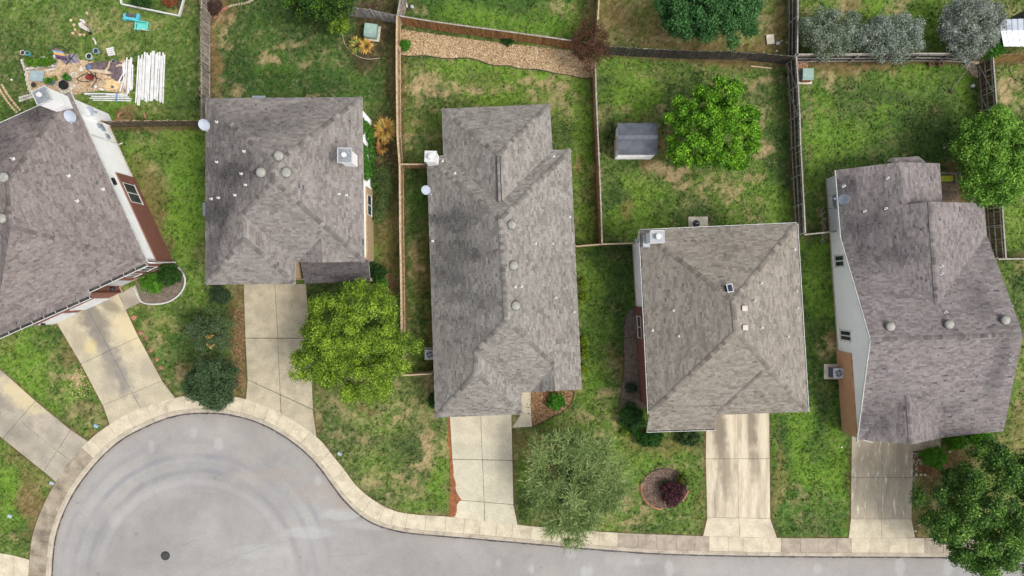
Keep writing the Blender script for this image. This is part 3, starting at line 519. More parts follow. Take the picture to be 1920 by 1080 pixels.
m_dB = concrete('drive_tan_stained', (190, 180, 154), (168, 160, 138), c3=lin(150, 142, 126), s3=.5, k3=(.55, .8), scale=.7, stains=[(245, 615, 26, 50, 0-.5, lin(204, 190, 150), .7), (178, 605, 22, 50, -.5, lin(120, 114, 106), .8), (203, 668, 15, 78, -.45, lin(120, 116, 112), .7), (208, 574, 34, 10, .42, lin(120, 114, 100), .7), (232, 706, 13, 44, -.45, lin(126, 122, 116), .7), (150, 640, 16, 40, -.5, lin(150, 142, 122), .5), (205, 720, 14, 26, -.4, lin(150, 144, 130), .5), (280, 690, 14, 30, -.4, lin(160, 152, 134), .5), (170, 650, 12, 14, 0, lin(206, 188, 130), .5)])
m_dC = concrete('drive_warm', (184, 174, 150), (164, 155, 134), c3=lin(150, 142, 124), s3=.35, k3=(.5, .75))
m_dD = concrete('drive_pale', (202, 195, 172), (188, 181, 160), c3=lin(172, 166, 148), s3=.5, k3=(.5, .8))
m_dE = concrete('drive_streaked', (204, 193, 170), (186, 174, 152), c3=lin(150, 139, 122), s3=1.0, k3=(.52, .75), scale=1.8, stretch=(1.4, .16, 1), stains=[(1349, 812, 13, 46, 0, lin(118, 108, 94), .85), (1362, 880, 15, 56, 0, lin(136, 125, 108), .7), (1408, 806, 10, 46, 0, lin(118, 108, 94), .8), (1415, 868, 10, 40, 0, lin(132, 121, 104), .65), (1387, 800, 4, 40, 0, lin(140, 130, 112), .5), (1372, 830, 4, 64, 0, lin(214, 204, 178), .5), (1396, 835, 6, 70, 0, lin(214, 204, 180), .5), (1431, 815, 7, 60, 0, lin(212, 202, 176), .5)])
m_dE2 = concrete('drive_beige', (204, 193, 170), (186, 176, 154), c3=lin(168, 158, 138), s3=.6, k3=(.5, .75))
m_dF = concrete('drive_greyish', (184, 172, 150), (162, 151, 132), c3=lin(214, 212, 190), s3=2.6, k3=(.58, .66), scale=1.4, stretch=(1.6, .3, 1), stains=[(1620, 850, 18, 36, 0, lin(140, 130, 114), .4), (1690, 860, 16, 60, 0, lin(144, 134, 118), .45), (1604, 930, 7, 60, 0, lin(146, 138, 122), .4)])
rowslabs('driveway', [[(-90, 744), (-90, 612)], [(5, 822), (67, 752)], [(82, 884), (133, 806)], [(105, 904), (165, 827)]], m_dA)
rowslabs('driveway', [[(105, 603), (221, 549)], [(152, 682), (260, 632)], [(193, 760), (304, 714)], [(206, 796), (328, 745)]], m_dB)
rowslabs('driveway', [[(457, 532), (574, 532)], [(460, 634), (582, 634)], [(464, 712), (587, 768)], [(461, 748), (594, 820)]], m_dC, gap=.042)
rowslabs('driveway', [[(843, 775), (959, 772)], [(848, 861), (961, 863)], [(853, 937), (963, 946)], [(845, 969), (971, 985)]], m_dD, gap=.036)
rowslabs('driveway', [[(1324, 772), (1442, 766)], [(1323, 860), (1443, 860)], [(1326, 970), (1444, 972)], [(1318, 1005), (1457, 1009)]], [m_dE, m_dE, m_dE2])
rowslabs('driveway', [[(1597, 808), (1712, 815)], [(1596, 895), (1711, 895)], [(1595, 973), (1709, 973)], [(1591, 1009), (1716, 1008)]], [m_dF, m_dF, m_side1])
rowslabs('driveway', [[(-90, 1100), (-90, 1022)], [(25, 1110), (25, 1041)], [(52, 1115), (55, 1049)]], m_side1, cols=1)
rowslabs('garden_path', [[(976, 733), (995, 733)], [(977, 776), (996, 776)], [(960, 802), (998, 800)]], m_dD, cols=1)
rowslabs('garden_path', [[(223, 552), (254, 534)], [(236, 581), (266, 566)]], m_dA, cols=1)
rowslabs('garden_path', [[(1711, 815), (1764, 810)], [(1711, 846), (1764, 840)]], m_dF, cols=1)
m_redsoil = mat('red_soil', lin(150, 98, 64), lin(118, 74, 48), scale=2.5, bump=.5)
ss = [Vector((*p, 0)) for p in xy([(841, 860), (848, 858), (851, 885), (850, 892), (855, 905), (854, 918), (860, 930), (866, 937), (860, 941), (856, 948), (857, 960), (852, 970), (842, 968), (844, 940), (845, 900)])]
tag(MB().prism([(p.x, p.y) for p in smoothline(ss, 1, True)], 0, .035).build('eroded_soil', m_redsoil), kind='structure')
# manhole
mh = P(310, 1042, -.12)
r = root('manhole_cover', mh, 'round dark iron manhole cover in the turning circle', 'manhole cover')
m_iron = mat('iron', lin(70, 68, 66), lin(46, 44, 44), scale=6, rough=.6, metal=.6)
MB().lathe(mh, [(.36, 0), (.36, .012), (.31, .014)], 24).build('ring', m_iron, parent=r)
c_ = MB().lathe(mh, [(.30, 0), (.30, .018), (.28, .02)], 24)
for k in range(3):
    for j in range(5+4*k):
        a = 2*math.pi*j/(5+4*k); c_.box((mh.x+(.07+.085*k)*math.cos(a), mh.y+(.07+.085*k)*math.sin(a), mh.z+.026), (.045, .03, .01), a)
c_.build('lid', mat('iron_worn', lin(104, 100, 96), lin(60, 58, 56), scale=8, rough=.5, metal=.5), parent=r)
# ------------------------------------------------------------------ house kit
m_shing = mat('shingle', (.91, .89, .86), (1.09, 1.07, 1.03), scale=7, attr=True, rough=.95, spec=.15, bump=.3, bscale=40)
m_white = mat('white_siding', lin(240, 240, 240), lin(230, 230, 231), scale=.6, rough=.7, stretch=(1, 1, 1))
m_trim = mat('white_trim', lin(212, 212, 210), lin(190, 190, 187), scale=4, rough=.6)
m_soffit = mat('fascia', lin(176, 174, 168), lin(150, 148, 144), scale=3)
m_metal = mat('galvanised', lin(170, 175, 180), lin(140, 145, 150), scale=5, rough=.45, metal=.5)
m_dome = mat('vent_dome', lin(160, 160, 152), lin(136, 134, 127), scale=6, rough=.5)
m_domedark = mat('vent_base', lin(110, 108, 104), lin(84, 82, 80), scale=6)
m_glass = mat('window_glass', lin(38, 44, 48), lin(62, 70, 76), scale=1.2, rough=.15, spec=.35)
m_black = mat('black_paint', lin(40, 42, 46), lin(28, 28, 32), scale=5, rough=.5)
m_gut2 = mat('gutter_inside', lin(72, 70, 66), lin(46, 44, 42), scale=3)
m_dish = mat('dish_grey', lin(168, 176, 188), lin(150, 158, 170), scale=3, rough=.5)
m_foundation = mat('foundation', lin(180, 168, 146), lin(160, 148, 128), scale=3)
m_acblack = mat('ac_grille', lin(52, 54, 58), lin(36, 38, 42), scale=8)
m_acwhite = mat('ac_top', lin(196, 200, 204), lin(176, 180, 184), scale=4, rough=.5)
m_pad = mat('concrete_pad', lin(206, 198, 180), lin(184, 176, 158), scale=3)
m_gardoor = mat('garage_door_paint', lin(214, 214, 214), lin(200, 200, 202), scale=2)
def m_brick(name, a, b, mortar):
    if name in MATS: return MATS[name]
    m = bpy.data.materials.new(name); m.use_nodes = True; N, L = m.node_tree.nodes, m.node_tree.links
    bs = N['Principled BSDF']; bs.inputs['Roughness'].default_value = .9
    tc = N.new('ShaderNodeUVMap'); tc.uv_map = 'UVMap'
    br = N.new('ShaderNodeTexBrick'); br.inputs['Scale'].default_value = 1
    br.inputs['Brick Width'].default_value = .21; br.inputs['Row Height'].default_value = .075; br.inputs['Mortar Size'].default_value = .006
    br.inputs['Color1'].default_value = (*lin(*a), 1); br.inputs['Color2'].default_value = (*lin(*b), 1); br.inputs['Mortar'].default_value = (*lin(*mortar), 1)
    L.new(tc.outputs[0], br.inputs['Vector']); L.new(br.outputs['Color'], bs.inputs['Base Color'])
    bp = N.new('ShaderNodeBump'); bp.inputs['Strength'].default_value = .4; bp.inputs['Distance'].default_value = .01; bp.invert = True
    L.new(br.outputs['Fac'], bp.inputs['Height']); L.new(bp.outputs[0], bs.inputs['Normal'])
    MATS[name] = m; return m
m_redbrick = m_brick('red_brick', (132, 78, 64), (104, 60, 50), (146, 114, 100))
m_orangebrick = m_brick('orange_brick', (196, 148, 112), (172, 120, 88), (190, 164, 138))
m_tanbrick = m_brick('tan_brick', (176, 152, 116), (150, 126, 92), (180, 164, 136))
m_lap = mat('siding_board_paint', lin(236, 236, 236), lin(226, 226, 227), scale=2)  # off-white paint of the raised siding boards
def V3a(p, z): return Vector((p.x, p.y, z))
def wall_slab(A, B, z0, z1, th, name, m, parent, zb=None, lift=0):
    """upright slab on the outer side of A->B (outside on the right of A->B), with a UV in metres"""
    A, B = Vector((A.x, A.y, 0)), Vector((B.x, B.y, 0)); d = (B-A); Ln = d.length; d /= Ln; n = Vector((d.y, -d.x, 0))
    A = A+n*lift; B = B+n*lift
    zb = z1 if zb is None else zb
    mb = MB(); a2, b2 = A+n*th, B+n*th
    mb.prism([(A.x, A.y), (B.x, B.y), (b2.x, b2.y), (a2.x, a2.y)], z0, [z1, zb, zb, z1])
    o = mb.build(name, m, parent=parent); me = o.data; uv = me.uv_layers.new(name='UVMap'); o0 = wloc(parent)
    for p in me.polygons:
        for li in p.loop_indices:
            v = me.vertices[me.loops[li].vertex_index].co+o0
            uv.data[li].uv = ((v-A).dot(d), v.z)
    if m.name == 'white_siding' and max(z1, zb) > 1.5:      # overlapping boards: one joined relief
        lp = MB(); z = .45; off = max(th, 0)
        while z < max(z1, zb)-.12:
            t0, t1 = 0., 1.
            if z > min(z1, zb)-.12:
                tt = (z+.12-z1)/(zb-z1)
                if zb > z1: t0 = max(0, tt)
                else: t1 = min(1, tt)
            if t1-t0 > .02:
                a, b = A+d*Ln*t0, A+d*Ln*t1; lp.bar(V3a(a+n*(off+.006), z), V3a(b+n*(off+.006), z), .014, .03)
            z += .2
        q = lp.build('siding_boards', m_lap, parent=o); q['kind'] = 'stuff'
    return o
def eave_solve(px, py, E0, E1, ze, pitch, cen):
    d = (E1-E0); n = Vector((-d.y, d.x, 0)).normalized()
    if n.dot(cen-E0) < 0: n = -n
    r = Vector(((px-960)*S/H, -(py-540)*S/H, 0)); nr = n.dot(r)
    z = (ze+pitch*(nr*H-n.dot(E0)))/(1+pitch*nr); return P(px, py, z)
def clip_tri(poly, tri):
    out = poly
    for i in range(3):
        a, b = tri[i], tri[(i+1) % 3]; ex, ey = b[0]-a[0], b[1]-a[1]; inp = out; out = []
        if not inp: return out
        for j in range(len(inp)):
            p, q = inp[j], inp[(j+1) % len(inp)]
            sp = ex*(p[1]-a[1])-ey*(p[0]-a[0]); sq = ex*(q[1]-a[1])-ey*(q[0]-a[0])
            if sp >= 0: out.append(p)
            if (sp >= 0) != (sq >= 0):
                t = sp/(sp-sq); out.append((p[0]+(q[0]-p[0])*t, p[1]+(q[1]-p[1])*t))
    return out
def shingle_plane(mb, pts, pal, seed, stains=(), expo=.142):
    """courses of single tabs laid on one roof plane, cut to its outline"""
    n = Vector((0, 0, 0))
    for i in range(len(pts)): n += pts[i].cross(pts[(i+1) % len(pts)])
    if n.z < 0: n = -n
    n.normalize(); g = Vector((-n.x, -n.y)); g.normalize(); uu = Vector((g.y, -g.x)); slope = math.hypot(n.x, n.y)/n.z
    ex = expo*n.z
    Q = [(Vector((p.x, p.y)).dot(uu), Vector((p.x, p.y)).dot(g)) for p in pts]
    u0, u1 = min(q[0] for q in Q), max(q[0] for q in Q); v0, v1 = min(q[1] for q in Q), max(q[1] for q in Q)
    tris = []
    for t in tessellate_polygon([[Vector((p.x, p.y, 0)) for p in pts]]):
        a = [Q[k] for k in t]; zz = [pts[k].z for k in t]
        ar = (a[1][0]-a[0][0])*(a[2][1]-a[0][1])-(a[1][1]-a[0][1])*(a[2][0]-a[0][0])
        if abs(ar) < 1e-6: continue
        if ar < 0: a = a[::-1]; zz = zz[::-1]; ar = -ar
        A = np.array([[a[k][0], a[k][1], 1] for k in range(3)]); co = np.linalg.solve(A, np.array(zz))
        tris.append((a, co, min(p[0] for p in a), max(p[0] for p in a), min(p[1] for p in a), max(p[1] for p in a)))
    rr = random.Random(seed); k = 0; v = v0-.001; tabs = []
    while v < v1:
        u = u0-rr.random()*.9
        while u < u1:
            w = rr.choice((.16, .2, .25, .3, .36, .42)); tabs.append((u, u+w-.006, v, v+ex, k)); u += w
        v += ex; k += 1
    cx = np.array([(t[0]+t[1])/2 for t in tabs]); cy = np.array([t[2] for t in tabs])
    wxx = cx*uu.x+cy*g.x; wyy = cx*uu.y+cy*g.y
    blot = fbm(cx/2.2, cy*1.6, .5, 2, seed % 97); big = fbm(wxx, wyy, 3.0, 4, 5+seed % 31)
    streak = fbm(cx, cy*.35, .8, 4, 60+seed % 13)
    dk = np.zeros(len(tabs))
    for (sx, sy, ax, ay, st) in stains:  # weathering stains; on west slopes they also hold painted shade
        c_ = P(sx, sy, 5); kx, ky = S*.92, S*.92
        d = np.hypot((wxx-c_.x)/(ax*kx), (wyy-c_.y)/(ay*ky)); d = d+(fbm(wxx, wyy, 1.3, 4, 3)-.5)*1.5
        dk = np.maximum(dk, sstep(1.25, .2, d)*st)
    for i, (a, b, c0, c1, row) in enumerate(tabs):
        quad = [(a, c0), (b, c0), (b, c1), (a, c1)]; r_ = rr.random(); lift = .006+.012*rr.random(); tone = rr.random()
        s_ = blot[i]*.7-.35+tone*1.1-.25
        if r_ < .006: col = pal[3]
        else:
            t = min(max(.52+(s_-.28)*.85, 0), 1); col = tuple(pal[0][q]*(1-t)+pal[1][q]*t for q in range(3))
            if tone > .8 and r_ < .5: col = tuple(.5*col[q]+.5*pal[2][q] for q in range(3))
        f = (.94+.12*big[i])*(1-.72*dk[i]*(.55+.6*streak[i])); f *= .965+.07*rr.random()
        dd = dk[i]*.3; col = (col[0]*f*(1-dd*.22), col[1]*f*(1-dd*.15), col[2]*f)
        for tri, co, ua, ub, va, vb in tris:
            if b < ua or a > ub or c1 < va or c0 > vb: continue
            pc = clip_tri(quad, tri)
            if len(pc) < 3: continue
            vs = []
            for (pu, pv_) in pc:
                z = co[0]*pu+co[1]*pv_+co[2]+lift*(1-(pv_-c0)/ex*.8)
                vs.append((pu*uu.x+pv_*g.x, pu*uu.y+pv_*g.y, z))
            ar = sum(vs[q][0]*vs[(q+1) % len(vs)][1]-vs[(q+1) % len(vs)][0]*vs[q][1] for q in range(len(vs)))
            if abs(ar) < 2e-5: continue
            mb.face(vs if ar > 0 else vs[::-1], col)
def ridge_caps(mb, a, b, pal, drop, seed, w=.16):
    rr = random.Random(seed); d = b-a; Ln = d.length; d /= Ln; s = Vector((d.y, -d.x, 0)).normalized()*w; t = 0
    while t < Ln-.05:
        l = .27; p, q = a+d*t, a+d*min(t+l+.02, Ln); r_ = rr.random(); f = rr.uniform(.64, 1.0)
        col = tuple((pal[0][k]*(1-r_)+pal[1][k]*r_)*f for k in range(3)); up0, up1 = Vector((0, 0, .035)), Vector((0, 0, .018)); dn = Vector((0, 0, -drop*w))
        mb.add([p+s+dn+up0, p+up0, q+up1, q+s+dn+up1], [(0, 1, 2, 3)[::1]], col); mb.add([p+up0, p-s+dn+up0, q-s+dn+up1, q+up1], [(0, 1, 2, 3)], col)
        t += l
def make_roof(house, planes, caps, pal, seed, stains=(), th=.16, name='roof', drop=.22):
    """planes: lists of Vector; the roof is a part, its shingles and ridge caps its sub-parts"""
    deck = MB()
    for pts in planes:
        for t in tessellate_polygon([[Vector((p.x, p.y, 0)) for p in pts]]):
            q = [pts[k] for k in t]; deck.prism([(p.x, p.y) for p in q], [p.z-th for p in q], [p.z-.006 for p in q])
    rf = deck.build(name, m_soffit, parent=house)
    sh = MB()
    for i, pts in enumerate(planes): shingle_plane(sh, pts, pal, seed*31+i*7+1, stains)
    o = sh.build('shingles', m_shing, parent=rf, colors=True); o['kind'] = 'stuff'
    if caps:
        cp = MB()
        for i, (a, b) in enumerate(caps): ridge_caps(cp, a, b, pal, drop, seed*5+i)
        o = cp.build('ridge_caps', m_shing, parent=rf, colors=True); o['kind'] = 'stuff'
    return rf
def surf_z(planes, x, y):
    best = None
    for pts in planes:
        for t in tessellate_polygon([[Vector((p.x, p.y, 0)) for p in pts]]):
            a, b, c = [pts[k] for k in t]; den = (b.y-c.y)*(a.x-c.x)+(c.x-b.x)*(a.y-c.y)
            if abs(den) < 1e-9: continue
            l1 = ((b.y-c.y)*(x-c.x)+(c.x-b.x)*(y-c.y))/den; l2 = ((c.y-a.y)*(x-c.x)+(a.x-c.x)*(y-c.y))/den; l3 = 1-l1-l2
            if min(l1, l2, l3) > -.02:
                z = l1*a.z+l2*b.z+l3*c.z; best = z if best is None else max(best, z)
    return best
def on_roof(planes, px, py, guess=5.):
    z = guess
    for _ in range(8):
        p = P(px, py, z); s = surf_z(planes, p.x, p.y)
        if s is None: break
        z = s
    return P(px, py, z)
def dome_vent(house, p, r=.34):
    v = MB().lathe(p+Vector((0, 0, -.2)), [(r*.72, 0), (r*.72, .34)], 20).build('roof_vent', m_domedark, parent=house)
    MB().lathe(p+Vector((0, 0, .12)), [(r*1.05, 0), (r*1.1, .03), (r*1.08, .06)], 24).build('flange', m_domedark, parent=v)
    MB().lathe(p+Vector((0, 0, .18)), [(r, 0), (r*.96, .06), (r*.8, .12), (r*.52, .155), (r*.5, .165), (r*.25, .18)], 24).build('dome', m_dome, parent=v, smooth=False)
m_pipe = mat('vent_pipe_paint', lin(206, 206, 202), lin(200, 198, 194), scale=9)
def pipe_vent(house, p, r=.05, rz=0, flat=.24):
    v = MB().lathe(p+Vector((0, 0, -.1)), [(r, 0), (r, .42)], 10).build('vent_pipe', m_pipe, parent=house)
    MB().box(p+Vector((0, 0, .05)), (flat, flat*.8, .02), rz).build('flashing', m_pipe, parent=v)
    MB().lathe(p+Vector((0, 0, .04)), [(r*2, 0), (r*1.2, .1)], 10).build('collar', m_pipe, parent=v)
def chimney(house, base, top, w, d, rz, m_shaft, m_cap, zb, capw=1.12, flue=.13, fluecol=None, foff=(0, 0)):
    """base: world xy of the shaft, zb its foot, top z"""
    c = MB().box((base.x, base.y, (zb+top)/2), (w, d, top-zb), rz).build('chimney', m_shaft, parent=house)
    MB().box((base.x, base.y, top+.05), (w*capw, d*capw, .1), rz).build('chimney_cap', m_cap, parent=c)
    for e in (-1, 1):
        ca, sa = math.cos(rz), math.sin(rz)
        for ax, ay in ((w*capw*.5*e, 0), (0, d*capw*.5*e)):
            MB().box((base.x+ax*ca-ay*sa, base.y+ax*sa+ay*ca, top+.115), (.04 if ay == 0 else w*capw, d*capw if ay == 0 else .04, .03), rz).build('cap_rim', m_trim, parent=c)
    for q in range(4):
        zz = zb+(top-zb)*(q+1)/5; MB().box((base.x, base.y, zz), (w+.012, d+.012, .02), rz).build('siding_lap', m_soffit, parent=c)
    fx, fy = base.x+foff[0], base.y+foff[1]
    MB().lathe((fx, fy, top+.1), [(flue*.8, 0), (flue*.8, .28)], 16).build('flue', m_metal, parent=c)
    MB().lathe((fx, fy, top+.32), [(flue*1.15, 0), (flue*1.15, .08), (flue*1.05, .12), (flue*.5, .14)], 20).build('flue_cap', fluecol or m_trim, parent=c)
    return c
def gutter(house, pts, strap=.9, w=.13):
    """open channel along an eave with white rim and straps"""
    for a, b in zip(pts, pts[1:]):
        d = (b-a); Ln = d.length; d /= Ln; n = Vector((d.y, -d.x, 0))
        g_ = MB().bar(a+n*w*.5, b+n*w*.5, w, .02).build('gutter', m_gut2, parent=house)
        MB().bar(a+n*w+Vector((0, 0, .03)), b+n*w+Vector((0, 0, .03)), .035, .1).build('rim', m_trim, parent=g_)
        if strap:
            k = max(1, int(Ln/strap))
            for i in range(k+1):
                p = a+d*(Ln*min(max(i/k, .01), .99)); MB().bar(p+n*.0+Vector((0, 0, .06)), p+n*w+Vector((0, 0, .06)), .03, .012).build('strap', m_trim, parent=g_)
def window(house, A, B, pxs, th=.05, panes=2, vertical=True, zr=None, o=.0, k=.055):
    """window whose corners were read off the wall A-B; pxs: (px,py) of two opposite corners"""
    p, q = on_wall(A, B, *pxs[0]), on_wall(A, B, *pxs[1])
    d = (B-A); d.z = 0; d.normalize(); n = Vector((d.y, -d.x, 0))
    t0, t1 = sorted([(p-A).dot(d), (q-A).dot(d)]); z0, z1 = sorted([p.z, q.z])
    if zr: z0, z1 = zr
    A0 = Vector((A.x, A.y, 0)); 
    def P3(t, z, o): return A0+d*t+n*o+Vector((0, 0, z))
    fr = MB()
    def bar(ta, tb, za, zb, o0, o1, mb):
        vs = [P3(t, z, o) for o in (o0, o1) for t, z in ((ta, za), (tb, za), (tb, zb), (ta, zb))]
        mb.add(vs, [(3, 2, 1, 0), (4, 5, 6, 7), (0, 1, 5, 4), (1, 2, 6, 5), (2, 3, 7, 6), (3, 0, 4, 7)])
    o1_ = o+th*.6
    bar(t0, t1, z0, z0+k, o, o1_, fr); bar(t0, t1, z1-k, z1, o, o1_, fr); bar(t0, t0+k, z0+k, z1-k, o, o1_, fr); bar(t1-k, t1, z0+k, z1-k, o, o1_, fr)
    tm = (t0+t1)/2
    for i in range(1, panes):
        tt = t0+(t1-t0)*i/panes; bar(tt-.04, tt+.04, z0+k, z1-k, o, o1_, fr)
    w = fr.build('window', m_trim, parent=house)
    sl = MB(); bar(t0-.05, t1+.05, z0-.07, z0-.003, o, o+th, sl); sl.build('sill', m_trim, parent=w)
    for i in range(panes):
        pa = MB(); bar(t0+(t1-t0)*i/panes+.05, t0+(t1-t0)*(i+1)/panes-.05, z0+k, z1-k, o+.005, o+.022, pa); pa.build('pane', m_glass, parent=w)
def house_walls(house, base, ze, m, name='wall', th=.22, base_h=.15):
    """outer wall ring of straight walls; base: world points anticlockwise seen from above -> each wall its own part"""
    n = len(base)
    for i in range(n):
        a, b = base[i], base[(i+1) % n]
        wall_slab(a, b, .0, ze, .0-.18, name, m if not isinstance(m, list) else m[i], house)
    for i in range(n):
        a, b = base[i], base[(i+1) % n]; wall_slab(a, b, -.1, base_h, .05, 'foundation', m_foundation, house)
def satellite_dish(label, p, face, r=.3, group='satellite dishes', arm=None, pole=.35):
    """p: world centre of the reflector; face: direction it looks at"""
    f = Vector(face).normalized(); q = f.to_track_quat('Z', 'Y')
    ro = root('satellite_dish', p-Vector((0, 0, pole+.1)), label, 'satellite dish', group)
    mb = MB(); b = 24; prof = [(0.001, .0), (r*.5, .02), (r*.9, .07), (r, .09)]
    def tr(x, y, z): return p+q @ Vector((x, y*1.12, z))
    V_ = []; F_ = []
    for rr_, zz in prof+[(r, .07), (r*.9, .05), (r*.5, -.005), (.001, -.02)]:
        for k in range(b): a = 2*math.pi*k/b; V_.append(tr(rr_*math.cos(a), rr_*math.sin(a), zz))
    for i in range(7):
        for k in range(b): F_.append((i*b+k, i*b+(k+1) % b, (i+1)*b+(k+1) % b, (i+1)*b+k))
    mb.add(V_, F_); mb.build('reflector', m_dish, parent=ro, smooth=True)
    tip = tr(0, -r*1.15, r*1.25)
    MB().tube([tr(0, -r*.95, 0), tr(0, -r*1.2, r*.6), tip], .018).build('arm', m_metal, parent=ro)
    MB().bar(tip, tip+(p-tip)*.15, .09, .07).build('receiver', m_dish, parent=ro)
    MB().tube([tr(0, 0, -.04), p-f*.12-Vector((0, 0, .1)), p-f*.12-Vector((0, 0, pole+.1))], .025).build('mast', m_metal, parent=ro)
    foot = p-f*.12-Vector((0, 0, pole+.1)); MB().box(foot, (.16, .14, .03)).build('foot', m_metal, parent=ro)
    return ro
V3 = Vector
def lift(p, z): return Vector((p.x, p.y, z))
PAL_G = (lin(106, 101, 99), lin(140, 136, 134), lin(124, 115, 111), lin(88, 86, 90))      # brownish grey
PAL_H3 = (lin(110, 106, 102), lin(146, 144, 140), lin(124, 116, 111), lin(100, 97, 97))
PAL_H4 = (lin(112, 107, 100), lin(146, 141, 133), lin(130, 124, 116), lin(102, 97, 91))
PAL_H1 = (lin(104, 96, 95), lin(137, 130, 129), lin(122, 108, 105), lin(90, 87, 97))
PAL_H5 = (lin(102, 97, 97), lin(138, 133, 134), lin(124, 114, 112), lin(82, 80, 88))
# ================================================================== house 1 (left edge, turned)
ZE = 4.9
r1 = root('two_storey_house', P(120, 420), 'askew two storey house at the left edge with white side and red brick front', 'house')
EN, ES = P(131, 173, ZE), P(275, 492, ZE)
EM1, EM2, EW = P(175, 541, ZE), P(165, 545, ZE), None
dE = (ES-EN).normalized(); dS = Vector((-.895*1, -.446, 0)); dS = (P(0, 620.5, ZE)-P(275, 492, ZE)).normalized()
cen = P(0, 420, ZE)
pk1 = eave_solve(12, 343, EN, ES, ZE, .46, cen); pk2 = eave_solve(22, 425, EN, ES, ZE, .46, cen)
zpk = (pk1.z+pk2.z)/2; pk1 = P(12, 343, zpk); pk2 = P(20, 425, zpk)
nE = Vector((dE.y, -dE.x, 0)); nE = nE if nE.dot(cen-EN) < 0 else -nE       # outward
half = abs((pk1-EN).dot(nE)); inw = -nE; print('half', half); half = 6.05
NW1 = EN+inw*2*half; SW1 = ES+inw*2*half
g0 = ES+dS*(P(165, 545, ZE)-ES).dot(dS)
outS = dE                                      # towards the street
gA = g0+outS*.42; gB = SW1+outS*.42
pl1 = [[EN, ES, pk2, pk1], [NW1, EN, pk1], [SW1, NW1, pk1, pk2], [ES, g0, gA, gB, SW1, pk2]]
pl1[3] = [ES, g0, SW1, pk2]
make_roof(r1, pl1+[[g0, gA, gB, SW1]], [(EN, pk1), (ES, pk2), (pk1, pk2)], PAL_H1, 1, stains=[(60, 215, 45, 28, .85), (10, 260, 40, 60, .5), (30, 300, 30, 60, .45), (20, 600, 40, 30, .2), (140, 450, 60, 40, .12)])
b1 = [P(199, 222), P(323, 492)]                                     # east wall foot
bE = (b1[1]-b1[0]).normalized(); bS = Vector((bE.y, -bE.x, 0)); bS = bS if bS.dot(P(100, 600)-b1[1]) > 0 else -bS
p_se = b1[1]; p_j = p_se+bS*(P(226, 540)-p_se).dot(bS); p_jo = p_j+bE*.5
p_gw = p_jo+bS*(P(99, 612)-p_jo).dot(bS); p_gb = p_gw-bE*.5
b_nw = b1[0]+bS*(p_gw-b1[0]).dot(bS)
ring = [b1[0], b_nw, p_gb, p_gw, p_jo, p_j, p_se]
house_walls(r1, ring, ZE-.17, [m_white, m_white, m_white, m_redbrick, m_redbrick, m_redbrick, m_white])
for t0, t1, z0, z1 in [(0.415, 1.0, 0, 2.55)]:
    a, b = b1[1].lerp(b1[0], 1-t0), b1[1]; wall_slab(b, a, z0, z1, .10, 'brick_veneer', m_redbrick, r1, lift=.003)
wa, wb = b1[1], b1[0]
window(r1, wa, wb, [(231, 344), (262, 384)], th=.06, zr=(.75, 2.35), o=.104)
# side wall fittings: meter box, downspout, flood light
def wallbox(house, A, B, px, py, size, m, name, off=.1, z=None):
    p = on_wall(A, B, px, py); d = (B-A).normalized(); n = Vector((d.y, -d.x, 0)); z_ = p.z if z is None else z
    return MB().box(lift(p, z_)+n*off, size, math.atan2(d.y, d.x)).build(name, m, parent=house)
m_meter = mat('meter_grey', lin(150, 160, 170), lin(130, 140, 150), scale=6, rough=.5)
for px, py, sz, zz in [(193, 240, (.35, .16, .6), 1.7), (200, 246, (.3, .14, .4), 1.5), (205, 258, (.28, .12, .35), 1.3), (212, 262, (.2, .12, .3), 1.2)]: wallbox(r1, wa, wb, px, py, sz, m_meter, 'meter_box', .1, zz)
for px1, py1, px2, py2 in [(167, 249, 225, 272)]:
    nn = nE; q1 = P(167, 249, ZE-.2); foot = P(222, 271, .1)
    MB().tube([q1, lift(foot, 4.2)+nn*.0, foot+nn*.02, foot+nn*.35+V3((0, 0, -.05))], .045, 6).build('downspout', m_trim, parent=r1)
MB().tube([P(274, 492, ZE-.15), P(290, 493, 4.2), P(323, 492, .25)+nE*.06, P(329, 492, .06)], .055, 6).build('downspout', m_trim, parent=r1)
wallbox(r1, wa, wb, 210, 342, (.5, .2, .3), m_black, 'wall_lamp', .15)
# garage doors, porch, front windows on the brick front
G0, G1 = p_gw, p_jo
def front_panel(A, B, ta, tb, z0, z1, th, name, m, inset=.0):
    d = (B-A).normalized(); return wall_slab(A+d*ta, A+d*tb, z0, z1, th, name, m, r1, lift=inset)
Lg = (G1-G0).length
def tpx(px, py, z=0): return (P(px, py, z)-G0).dot((G1-G0).normalized())
for (xa, ya, xb, yb) in [(104, 606, 148, 585), (160, 578, 206, 557)]:
    ta, tb = sorted((tpx(xa, ya), tpx(xb, yb)))
    gd = front_panel(G0, G1, ta, tb, .02, 2.0, .04, 'garage_door', m_gardoor, .01)
    dd_ = (G1-G0).normalized(); nn_ = Vector((dd_.y, -dd_.x, 0))
    for k in range(4): 
        c_ = G0+dd_*((ta+tb)/2)+nn_*.07; MB().box((c_.x, c_.y, .27+.49*k), (tb-ta-.1, .02, .4), math.atan2(dd_.y, dd_.x)).build('panel', m_gardoor, parent=gd)
window(r1, p_j, p_se, [(248, 519), (266, 513)], th=.06, zr=(.9, 2.2)); window(r1, p_j, p_se, [(276, 508), (294, 500)], th=.06, zr=(.9, 2.2))
dr = wall_slab(p_j+(p_se-p_j).normalized()*.25, p_j+(p_se-p_j).normalized()*1.15, .05, 2.05, .04, 'front_door', mat('door_white', lin(190, 192, 194), lin(176, 178, 180)), r1, lift=.01)
